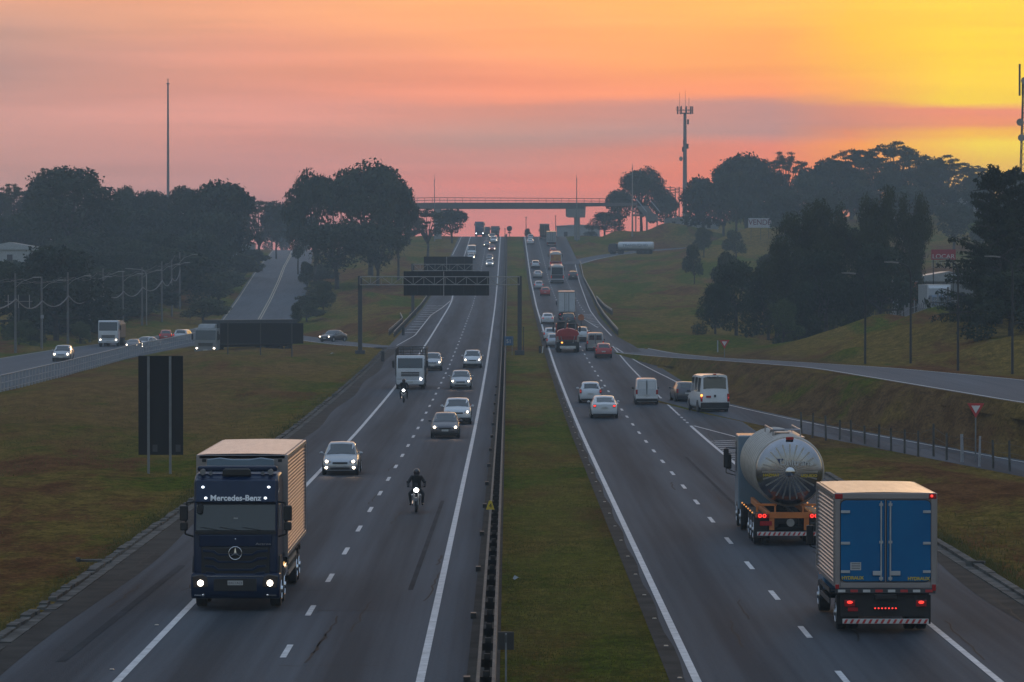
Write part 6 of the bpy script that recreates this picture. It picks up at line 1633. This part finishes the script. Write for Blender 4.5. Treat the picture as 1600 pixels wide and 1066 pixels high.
# utility poles on the skyline
for i, (px_, Zp, yt, lab) in enumerate(((1047, 1120, 291, "wooden skyline pole with crossarm, left of the telecom mast's foot, tallest of three"), (1055, 1130, 294, "thin skyline pole, middle of the three beside the telecom mast"), (1061, 1140, 292, "skyline pole nearest the telecom mast"), (521, 990, 316, "skyline pole with crossarms in the gap between the twin trees, left one"), (533, 1000, 316, "skyline pole with crossarms in the gap between the twin trees, right one"))):
    x = X_at(px_, Zp); g = H(x, Zp); h = Z_at(yt, Zp)-g; t = thing('utility_pole', (x, Zp, g), 0, lab, 'utility pole', 'utility poles on the skyline')
    MB().cyl((0, 0, -1), (0, 0, h), .20, .15, 8).build('pole', M_WOOD, t)
    for q in (0, .9): MB().box(-1.3, 1.3, -.08, .08, h-.5-q, h-.32-q).build('crossarm', M_WOOD, t)
# drainage outlets and litter
for px_, yb, lab in ((147, 880, "broken concrete drain outlet in the grass beside the left kerb"), (1528, 884, "concrete drain chute joining the right kerb")):
    Zp = CAMZ*F/(yb-432); x = X_at(px_, Zp); t = thing('drain_outlet', (x, Zp, H(x, Zp)), R(12 if px_ < 800 else 75), lab, 'drain')
    MB().box(-.55, .55, -.2, .2, -.2, .12).build('slab', M_CONC, t, bevel=.02); MB().box(-.6, -.5, -.3, .3, -.2, .18).build('side_wall', M_CONC, t); 
for px_, yb, s_, lab in ((334, 590, .5, "scrap of white litter lying in the left grass"), (1556, 786, .3, "scrap of white litter lying in the right grass"), (808, 908, .13, "scrap of pale litter in the near median grass"), (520, 575, .28, "scrap of white litter by the left kerb grass")):
    Zp = CAMZ*F/(yb-432); x = X_at(px_, Zp); t = thing('litter', (x, Zp, H(x, Zp)+.04), .4, lab, 'litter')
    MB().add([(-s_, -.1, .0), (-.1*s_, -.16, .08), (s_, -.05, .02), (.8*s_, .15, .05), (0, .2, .12), (-.8*s_, .12, .03)], [(0, 1, 5), (1, 4, 5), (1, 2, 3), (1, 3, 4)]).build('crumpled_sheet', M_POSTW, t)
# ------------------------------------------------------------------ vegetation
def leafmat(name, c1, c2, sc=.35):
    m = bpy.data.materials.new(name); m.use_nodes = True; t = m.node_tree; nn = t.nodes; L = t.links; p = nn['Principled BSDF']
    tc = nn.new('ShaderNodeTexCoord'); n1 = nn.new('ShaderNodeTexNoise'); n1.inputs['Scale'].default_value = sc; n1.inputs['Detail'].default_value = 4; L.new(tc.outputs['Object'], n1.inputs['Vector'])
    oi = nn.new('ShaderNodeObjectInfo')
    a = nn.new('ShaderNodeMath'); a.operation = 'MULTIPLY_ADD'; L.new(oi.outputs['Random'], a.inputs[0]); a.inputs[1].default_value = .3; L.new(n1.outputs[0], a.inputs[2])
    mr = nn.new('ShaderNodeMapRange'); L.new(a.outputs[0], mr.inputs[0]); mr.inputs[1].default_value = .45; mr.inputs[2].default_value = .85
    mx = nn.new('ShaderNodeMix'); mx.data_type = 'RGBA'; L.new(mr.outputs[0], mx.inputs[0]); mx.inputs[6].default_value = tuple(c1)+(1,); mx.inputs[7].default_value = tuple(c2)+(1,)
    L.new(mx.outputs[2], p.inputs['Base Color']); p.inputs['Roughness'].default_value = .75; p.inputs['Specular IOR Level'].default_value = .2
    return m
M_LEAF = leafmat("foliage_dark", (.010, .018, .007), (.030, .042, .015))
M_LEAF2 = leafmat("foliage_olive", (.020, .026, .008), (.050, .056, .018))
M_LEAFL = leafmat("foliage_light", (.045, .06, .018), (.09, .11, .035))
M_BARK = mat("bark", (.025, .020, .017), .9, c2=(.055, .045, .038), scale=2)
def leaf_cloud(clumps, n, size, seed, up=.35, aspect=.55, shell=.55):
    """many small leaf-shaped faces through the volume of ellipsoid clumps: (x,y,z,rx,ry,rz)"""
    g = np.random.default_rng(seed); C = np.array(clumps, float)
    w = (C[:, 3]*C[:, 4]*C[:, 5])**.66; w /= w.sum(); ci = g.choice(len(C), n, p=w)
    d = g.normal(size=(n, 3)); d /= np.linalg.norm(d, axis=1)[:, None]
    r = shell+(1-shell)*g.random(n)**.6; r *= 1+.10*g.normal(size=n)
    pos = C[ci, :3]+d*r[:, None]*C[ci, 3:6]
    nrm = d+g.normal(size=(n, 3))*.8; nrm[:, 2] += up; nrm /= np.linalg.norm(nrm, axis=1)[:, None]
    a = np.cross(nrm, g.normal(size=(n, 3))); a /= np.linalg.norm(a, axis=1)[:, None]; b = np.cross(nrm, a)
    s = size*(.6+.8*g.random(n))[:, None]
    v = np.stack([pos-a*s, pos-b*s*aspect, pos+a*s, pos+b*s*aspect], 1).reshape(-1, 3)
    return v
def cards_mesh(name, v, m):
    me = bpy.data.meshes.new(name); k = len(v)
    me.vertices.add(k); me.vertices.foreach_set('co', v.astype(np.float32).ravel())
    me.loops.add(k); me.loops.foreach_set('vertex_index', np.arange(k, dtype=np.int32))
    me.polygons.add(k//4); me.polygons.foreach_set('loop_start', np.arange(0, k, 4, dtype=np.int32)); me.polygons.foreach_set('loop_total', np.full(k//4, 4, np.int32))
    me.update(); me.validate(); me.materials.append(m); return me
def limb_mesh(paths, seed=1):
    mb = MB()
    for pts, rs in paths: mb.tube(pts, rs, 6)
    me = bpy.data.meshes.new('trunk'); me.from_pydata(mb.v, [], mb.f); me.update(); me.shade_smooth(); me.materials.append(M_BARK); return me
PROTO = {}
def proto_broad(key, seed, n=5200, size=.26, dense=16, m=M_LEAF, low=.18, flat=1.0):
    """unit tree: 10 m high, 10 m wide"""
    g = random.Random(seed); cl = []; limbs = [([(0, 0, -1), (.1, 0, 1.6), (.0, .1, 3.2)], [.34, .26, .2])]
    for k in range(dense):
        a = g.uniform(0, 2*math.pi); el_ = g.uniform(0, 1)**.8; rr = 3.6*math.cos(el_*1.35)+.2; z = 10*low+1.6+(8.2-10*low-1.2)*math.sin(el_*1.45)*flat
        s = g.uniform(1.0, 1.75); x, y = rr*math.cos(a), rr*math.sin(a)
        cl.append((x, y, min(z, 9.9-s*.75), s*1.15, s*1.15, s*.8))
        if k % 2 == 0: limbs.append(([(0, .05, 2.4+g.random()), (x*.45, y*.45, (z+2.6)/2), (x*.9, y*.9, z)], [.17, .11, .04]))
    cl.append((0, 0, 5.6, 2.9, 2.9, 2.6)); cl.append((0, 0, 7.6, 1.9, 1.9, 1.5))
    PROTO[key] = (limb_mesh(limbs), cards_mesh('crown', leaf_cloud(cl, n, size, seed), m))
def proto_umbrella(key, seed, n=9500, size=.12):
    g = random.Random(seed); cl = []; limbs = [([(0, 0, -1), (.2, 0, 1.5), (.1, .1, 3.0)], [.34, .28, .22])]
    for k in range(95):
        a = g.uniform(0, 2*math.pi); rr = 4.8*math.sqrt(g.random()); x, y = rr*math.cos(a), rr*math.sin(a)
        z = 9.6-.10*rr*rr-g.uniform(0, 1.0)-(g.uniform(.5, 2.4) if k % 3 == 0 else 0)
        cl.append((x, y, z, g.uniform(.5, 1.0), g.uniform(.5, 1.0), g.uniform(.14, .26)))
        if k % 4 == 0: limbs.append(([(0.1, .1, 2.6+g.random()), (x*.35, y*.35, 4.8+g.random()), (x*.8, y*.8, z-.8), (x, y, z)], [.15, .10, .06, .03]))
    PROTO[key] = (limb_mesh(limbs), cards_mesh('crown', leaf_cloud(cl, n, size, seed, up=.8, shell=.1), M_LEAF2))
def proto_bamboo(key, seed, n=16, m=M_LEAF2):
    g = random.Random(seed); limbs = []; V = []
    gg = np.random.default_rng(seed)
    for k in range(n):
        a = g.uniform(0, 2*math.pi); h = g.uniform(7.0, 10); sp = g.uniform(1.5, 4.4); bx, by = g.uniform(-1.3, 1.3), g.uniform(-1.3, 1.3)
        pts = []
        for q in range(9):
            u = q/8; o = sp*u**2.0; z = h*(math.sin(u*1.75)/math.sin(1.57))*1.0
            pts.append((bx+o*math.cos(a), by+o*math.sin(a), min(z, h)-(.9*(u-.8)*sp if u > .8 else 0)))
        limbs.append((pts, [.07-.006*q for q in range(9)]))
        cl = []
        for q in range(2, 9):
            p = pts[q]; s = .75+.35*math.sin(q/8*3.1); cl.append((p[0], p[1], p[2]-.1, s, s, s*.9))
            if q < 8: cl.append(((p[0]+pts[q+1][0])/2, (p[1]+pts[q+1][1])/2, (p[2]+pts[q+1][2])/2-.3, s*.8, s*.8, s*.8))
        V.append(leaf_cloud(cl, 900, .20, seed*100+k, up=-.2, aspect=.28, shell=.1))
    cl = [(g.uniform(-2, 2), g.uniform(-2, 2), g.uniform(.6, 5), 1.3, 1.3, 1.2) for _ in range(14)]
    V.append(leaf_cloud(cl, 3500, .2, seed+7, aspect=.3))
    PROTO[key] = (limb_mesh(limbs), cards_mesh('crown', np.concatenate(V), m))
def proto_feather(key, seed):
    """big tree of tiered, drooping feathery boughs"""
    g = random.Random(seed); limbs = [([(0, 0, -1), (.1, 0, 4), (0, .1, 9.3)], [.32, .22, .05])]; cl = []
    for k in range(84):
        z = g.uniform(.4, 9.2); a = g.uniform(0, 2*math.pi); Ln = (4.6*(1-(z/10.8)**1.5)+.5)*g.uniform(.75, 1.15)
        tip = (Ln*math.cos(a), Ln*math.sin(a), z+g.uniform(.0, .9)); mid = (tip[0]*.5, tip[1]*.5, z+.25)
        limbs.append(([(0, 0, z-.3), mid, tip], [.08, .05, .02]))
        for q in range(2, 8):
            u = q/7; s = .62*(1.15-.5*u); cl.append((tip[0]*u, tip[1]*u, z-.1+(tip[2]-z)*u**1.3-.12, s, s, s*.45))
            if g.random() < .4: cl.append((tip[0]*u+g.uniform(-.5, .5), tip[1]*u+g.uniform(-.5, .5), z+(tip[2]-z)*u+g.uniform(-.5, .3), s*.8, s*.8, s*.4))
    PROTO[key] = (limb_mesh(limbs), cards_mesh('crown', leaf_cloud(cl, 30000, .135, seed, up=.2, aspect=.4, shell=.15), M_LEAF))
proto_broad('b1', 1); proto_broad('b2', 2, dense=13); proto_broad('b3', 3, dense=20, n=6000)
proto_broad('tall', 4, dense=18, low=.30, n=7000, size=.22); proto_broad('oak', 12, dense=22, low=.36, n=8500, size=.2)
proto_broad('low2', 15, dense=24, low=-.04, n=9000, size=.18)
proto_broad('low', 5, dense=18, low=-.02, n=8000, size=.2)
proto_broad('bush', 6, dense=14, low=-.08, n=3500, size=.30, m=M_LEAF2); proto_broad('lbush', 7, dense=14, low=-.1, n=5000, size=.2, m=M_LEAFL)
proto_umbrella('u1', 8); proto_umbrella('u2', 9); proto_umbrella('u3', 10)
proto_bamboo('bam1', 21); proto_bamboo('bam2', 22); proto_feather('fe1', 31); proto_feather('fe2', 32)
trnd = random.Random(77)
def plant(kind, x, y, h, w, label, cat='tree', group=None, name=None, rz=None, sink=.3):
    tm, cm = PROTO[kind]; g = H(x, y)
    t = thing(name or ('bamboo_clump' if 'bam' in kind else 'bush' if 'bush' in kind else 'tree'), (x, y, g-sink), trnd.uniform(0, 6.28) if rz is None else rz, label, cat, group)
    t.scale = (w/10, w/10, (h+sink)/10)
    for nm, me_ in (('stem' if 'bam' in kind or 'bush' in kind else 'trunk', tm), ('crown' if 'bush' not in kind else 'foliage', cm)):
        o = bpy.data.objects.new(nm, me_); COL.objects.link(o); o.parent = t
    return t
def tree(kind, px_, Z, yt, wpx, label, **k):
    x = X_at(px_, Z); h = Z_at(yt, Z)-H(x, Z); return plant(kind, x, Z, max(h, 2.0), wpx*Z/F, label, **k)
# landmarks on the left
tree('low2', 108, 700, 257, 190, "big domed tree, highest crown at the far left of the skyline")
tree('low', 88, 492, 379, 168, "dark rounded tree behind the first utility poles, darkest mass on the left")
tree('low', -6, 480, 400, 150, "dark tree cut by the left edge behind the first utility pole")
tree('b3', 350, 760, 280, 132, "flat topped tree on the skyline right of the tall bare mast")
tree('low', 296, 770, 286, 112, "tree on the skyline directly right of the tall bare mast's foot")
tree('low', 232, 800, 294, 110, "lower skyline tree left of the tall bare mast's foot")
tree('b2', 196, 830, 290, 55, "thin topped skyline tree right of the big domed tree")
tree('u1', 20, 820, 281, 80, "spiky topped tree at the left edge of the skyline")
tree('b1', 62, 780, 276, 70, "skyline tree merging with the left side of the big domed tree")
tree('u2', 405, 900, 308, 90, "low wispy tree left of the twin trees")
tree('b1', 432, 980, 312, 60, "small hazy tree on the skyline next to the twin trees")
tree('oak', 492, 735, 263, 104, "left one of the twin trees beside the hill road")
tree('oak', 578, 740, 248, 156, "right and largest of the twin trees beside the hill road")
tree('oak', 622, 748, 286, 76, "rounded crown attached to the right side of the large twin tree")
tree('oak', 526, 700, 342, 142, "dark lower tree below the gap between the twin trees")
tree('oak', 590, 705, 344, 108, "dark lower tree with thin trunks below the large twin tree")
tree('b2', 466, 800, 335, 50, "dark tree beside the bend at the top of the hill road")
tree('u3', 668, 880, 322, 74, "open tree with forked bare trunk left of the bridge pylon")
tree('b2', 706, 985, 326, 66, "tree right of the bridge pylon beside the left lanes at the crest")
tree('b1', 640, 950, 330, 60, "hazy tree behind the forked tree at the left end of the bridge")
for px_, Zq, yt in ((440, 1240, 338), (462, 1260, 330), (484, 1235, 336), (425, 1220, 328)):
    tree('low', px_, Zq, yt, 42, "hazy tree beyond the top of the hill road", group='trees beyond the top of the hill road')
# hazy grove filling the left hillside
GL = "hazy dark grove tree on the left hillside beyond the frontage road"
grove = [(Zr, px_) for Zr, a, b, n in ((880, 5, 412, 9), (760, -10, 404, 11), (690, -10, 388, 10), (640, -20, 372, 10), (585, -15, 346, 10), (535, 110, 322, 8)) for px_ in np.linspace(a, b, n)]
for Zr, px_ in grove:
    if px_ < 95 and Zr in (640, 690): continue
    Zq = Zr+trnd.uniform(-22, 22); pq = px_+trnd.uniform(-12, 12); x = X_at(pq, Zq)
    yt = float(np.interp(Zr, [535, 585, 640, 690, 760, 880], [468, 432, 398, 366, 328, 304]))+trnd.uniform(-10, 10)
    if px_ < 95 and Zr == 585: yt = trnd.uniform(402, 412)
    h = Z_at(yt, Zq)-H(x, Zq)
    if x > -56 and Zq < 600: x = -58-trnd.random()*5
    xc = float(np.interp(Zq, [545, 595, 670, 750, 875, 1000], [-41, -38.8, -41.5, -44.75, -51, -57]))
    x = min(x, xc-(14.5 if Zq < 720 else 11.5))
    plant(trnd.choice(['low', 'low2', 'b3']) if Zr < 700 else trnd.choice(['b1', 'b3', 'low']), x, Zq, max(h, 5), trnd.uniform(10, 14.5), GL, group='hazy grove on the left hillside')
for px_, Zq, yt, w, lab in ((30, 462, 497, 60, "pale green shrub at the foot of the first utility pole"), (125, 482, 500, 50, "pale green shrub behind the third utility pole"), (60, 470, 520, 46, "low shrub between the first two utility poles"), (180, 520, 505, 40, "shrub behind the white truck on the frontage road")):
    tree('lbush' if px_ in (30, 125) else 'bush', px_, Zq, yt, w, lab, cat='bush')
for px_, Zq, yt, w, lab in ((462, 560, 470, 22, "shrub at the right edge of the hill road behind the long black sign"), (505, 620, 436, 40, "dark bush on the slope right of the hill road"), (480, 700, 405, 30, "dark bush beside the hill road higher up")):
    tree('bush', px_, Zq, yt, w, lab, cat='bush')
for i_, Zq in enumerate((590, 622, 655, 690, 728, 770, 815, 865, 920)):
    xc = float(np.interp(Zq, [545, 595, 670, 750, 875, 1000], [-41, -38.8, -41.5, -44.75, -51, -57]))
    plant('bush', xc-7.6-trnd.random(), Zq, trnd.uniform(2.6, 4.5), trnd.uniform(7, 10), "dark brush hugging the left edge of the hill road", 'bush', 'brush along the left edge of the hill road')
    if i_ < 7: plant('bush', xc+7.4+trnd.random(), Zq+8, trnd.uniform(1.6, 3.0), trnd.uniform(5, 8), "dark low brush along the right edge of the hill road", 'bush', 'brush along the right edge of the hill road')
# right side
tree('oak', 1002, 1060, 259, 86, "tall dark tree behind the footbridge stairs")
tree('b2', 968, 1050, 296, 60, "left shoulder of dark trees behind the footbridge stairs")
tree('low', 945, 1075, 330, 60, "low dark tree right of the pale block at the crest")
tree('b1', 1040, 1090, 300, 60, "low tree between the stair tree and the telecom mast")
tree('b1', 1098, 1000, 282, 66, "lower tree at the left end of the right skyline grove")
tree('b3', 1165, 980, 238, 120, "large dark crown, first high tree right of the telecom mast")
tree('u1', 1230, 1000, 230, 76, "open crowned tree right of the first high crown")
tree('b2', 1130, 990, 258, 70, "dark crown joining the first high tree on its left")
tree('u2', 1330, 960, 226, 110, "flat umbrella tree with sky showing through, left of the highest one")
tree('u3', 1398, 940, 214, 128, "highest flat umbrella tree on the right skyline")
tree('u1', 1478, 930, 236, 86, "small umbrella tree right of the highest umbrella tree")
for px_, yt, kd in ((1300, 246, 'b3'), (1362, 238, 'u2'), (1425, 236, 'u1'), (1455, 246, 'b1'), (1515, 252, 'u3')):
    tree(kd, px_, 985, yt, 92, "dark crown joining the umbrella trees into one canopy on the right skyline", group='canopy of the right skyline')
tree('b1', 1275, 990, 262, 70, "low dark tree in the dip between the skyline trees")
GR = "hazy tree in the grove below the skyline umbrella trees on the right"
for Zr, a, b, n, yy in ((950, 1090, 1580, 9, 268), (880, 1230, 1600, 7, 296), (800, 1480, 1620, 3, 325)):
    for px_ in np.linspace(a, b, n):
        tree(trnd.choice(['b1', 'b2', 'b3']), px_+trnd.uniform(-12, 12), Zr+trnd.uniform(-15, 15), yy+trnd.uniform(-9, 9), trnd.uniform(75, 100), GR, group='hazy grove under the right skyline')
# bamboo thicket and bushes
for kd, px_, Zq, yt, w, lab in (('bam1', 1264, 442, 314, 112, "bamboo clump with drooping left plumes, leftmost of the thicket"), ('bam2', 1306, 450, 322, 96, "dense bamboo clump in the middle of the thicket"), ('bam1', 1374, 440, 294, 74, "tallest bamboo clump with a pointed top"), ('bam2', 1422, 446, 304, 84, "bamboo clump arching to the right above the picket fence"),
    ('bam2', 1345, 452, 336, 80, "lower bamboo clump in the dip left of the tallest one"), ('bam1', 1226, 436, 372, 100, "lower bamboo clump behind the light green bush")):
    tree(kd, px_, Zq, yt, w*1.12, lab, cat='bamboo', group='bamboo thicket')
for px_, Zq, yt, w, lab in ((1150, 470, 404, 100, "dark rounded tree at the left end of the bamboo thicket"), (1118, 468, 440, 66, "low dark tree, leftmost of the dark mass by the meadow"), (1200, 455, 420, 90, "dark tree between the rounded tree and the bamboo"), (1290, 425, 385, 120, "dark low tree under the left bamboo clumps"), (1376, 428, 375, 118, "dark low tree under the right bamboo clumps"), (1250, 428, 470, 80, "dark low tree behind the light green bush")):
    tree('low', px_, Zq, yt, w, lab)
tree('lbush', 1224, 420, 462, 66, "light green bush in front of the dark thicket", cat='bush')
for px_, Zq, yt, w, lab in ((1140, 600, 388, 60, "grey hazy shrub on the meadow above the rounded tree"), (1195, 620, 392, 50, "hazy shrub on the meadow left of the bamboo"), (1085, 700, 378, 40, "small hazy shrub on the meadow under the long shed"), (1230, 720, 362, 60, "hazy shrub behind the top of the left bamboo"), (1150, 800, 356, 46, "hazy shrub just left of the for sale billboard"), (1100, 830, 352, 40, "hazy shrub at the upper edge of the meadow")):
    tree('bush', px_, Zq, yt, w, lab, cat='bush')
tree('fe1', 1562, 328, 250, 200, "big feathery dark tree filling the right edge behind the street lamp")
tree('fe2', 1625, 345, 246, 150, "feathery dark tree cut by the right edge of the view")
tree('fe2', 1546, 350, 335, 110, "lower feathery tree leaning left over the parked white truck")
tree('low', 1580, 318, 420, 150, "dark undergrowth tree at the foot of the big feathery tree")
tree('bush', 823, 1085, 356, 14, "small round bush on the crest between the pole and white cars", cat='bush')

# ------------------------------------------------------------------ grass blades near the camera
def tufts(name, spots, size, m, seed):
    g = np.random.default_rng(seed); n = len(spots); x, y = spots[:, 0], spots[:, 1]
    z = Hn(x, y); a = g.random(n)*6.283; s = size*(.5+g.random(n)); V = []
    for k in range(3):
        aa = a+k*2.1; dx, dy = np.cos(aa), np.sin(aa); lean = .5*g.random(n)
        b = np.stack([x, y, z-.02], 1); w = s*.16
        p0 = b+np.stack([dy*w, -dx*w, 0*w], 1); p1 = b-np.stack([dy*w, -dx*w, 0*w], 1)
        p2 = b+np.stack([dx*s*lean, dy*s*lean, s], 1); V.append(np.stack([p0, p1, p2, p2+np.array([0, 0, .001])], 1))
    v = np.concatenate(V).reshape(-1, 3); me = cards_mesh(name, v, m); o = bpy.data.objects.new(name, me); COL.objects.link(o); o['kind'] = 'stuff'; return o
g = np.random.default_rng(4)
M_BLADE = leafmat("grass_blade", (.060, .075, .010), (.19, .15, .04), .12)
def und_at(x, y): return 0
k = 30000; y = 1/(1/88-(1/88-1/330)*g.random(k)); x = MEDL+.15+(MEDR-MEDL-.25)*g.random(k)
tufts('grass', np.stack([x, y], 1), .055, M_BLADE, 3)
e1 = np.stack([XL-.35-np.abs(g.normal(size=9000))*.45, 1/(1/95-(1/95-1/400)*g.random(9000))], 1)
e2 = np.stack([15.8+np.abs(g.normal(size=5000))*.4, 100+78*g.random(5000)], 1)
tufts('grass', np.concatenate([e1, e2]), .09, M_BLADE, 6)
k = 26000; y = 1/(1/100-(1/100-1/300)*g.random(k)); x = np.where(g.random(k) < .6, XL-.5-22*g.random(k), 16+12*g.random(k)); ok = (x < 0) | ((y < 185) & (x < 15.8+(185-y)*.20))
tufts('grass', np.stack([x, y], 1)[ok], .085, M_BLADE, 9)

# ------------------------------------------------------------------ lettering becomes real mesh
dg = bpy.context.evaluated_depsgraph_get()
for o in [q for q in bpy.data.objects if q.type == 'FONT']:
    me = bpy.data.meshes.new_from_object(o.evaluated_get(dg)); n = bpy.data.objects.new(o.name+'_tmp', me); COL.objects.link(n)
    n.parent = o.parent; n.location = o.location; n.rotation_euler = o.rotation_euler; n.scale = o.scale
    nm = o.name; bpy.data.objects.remove(o); n.name = nm
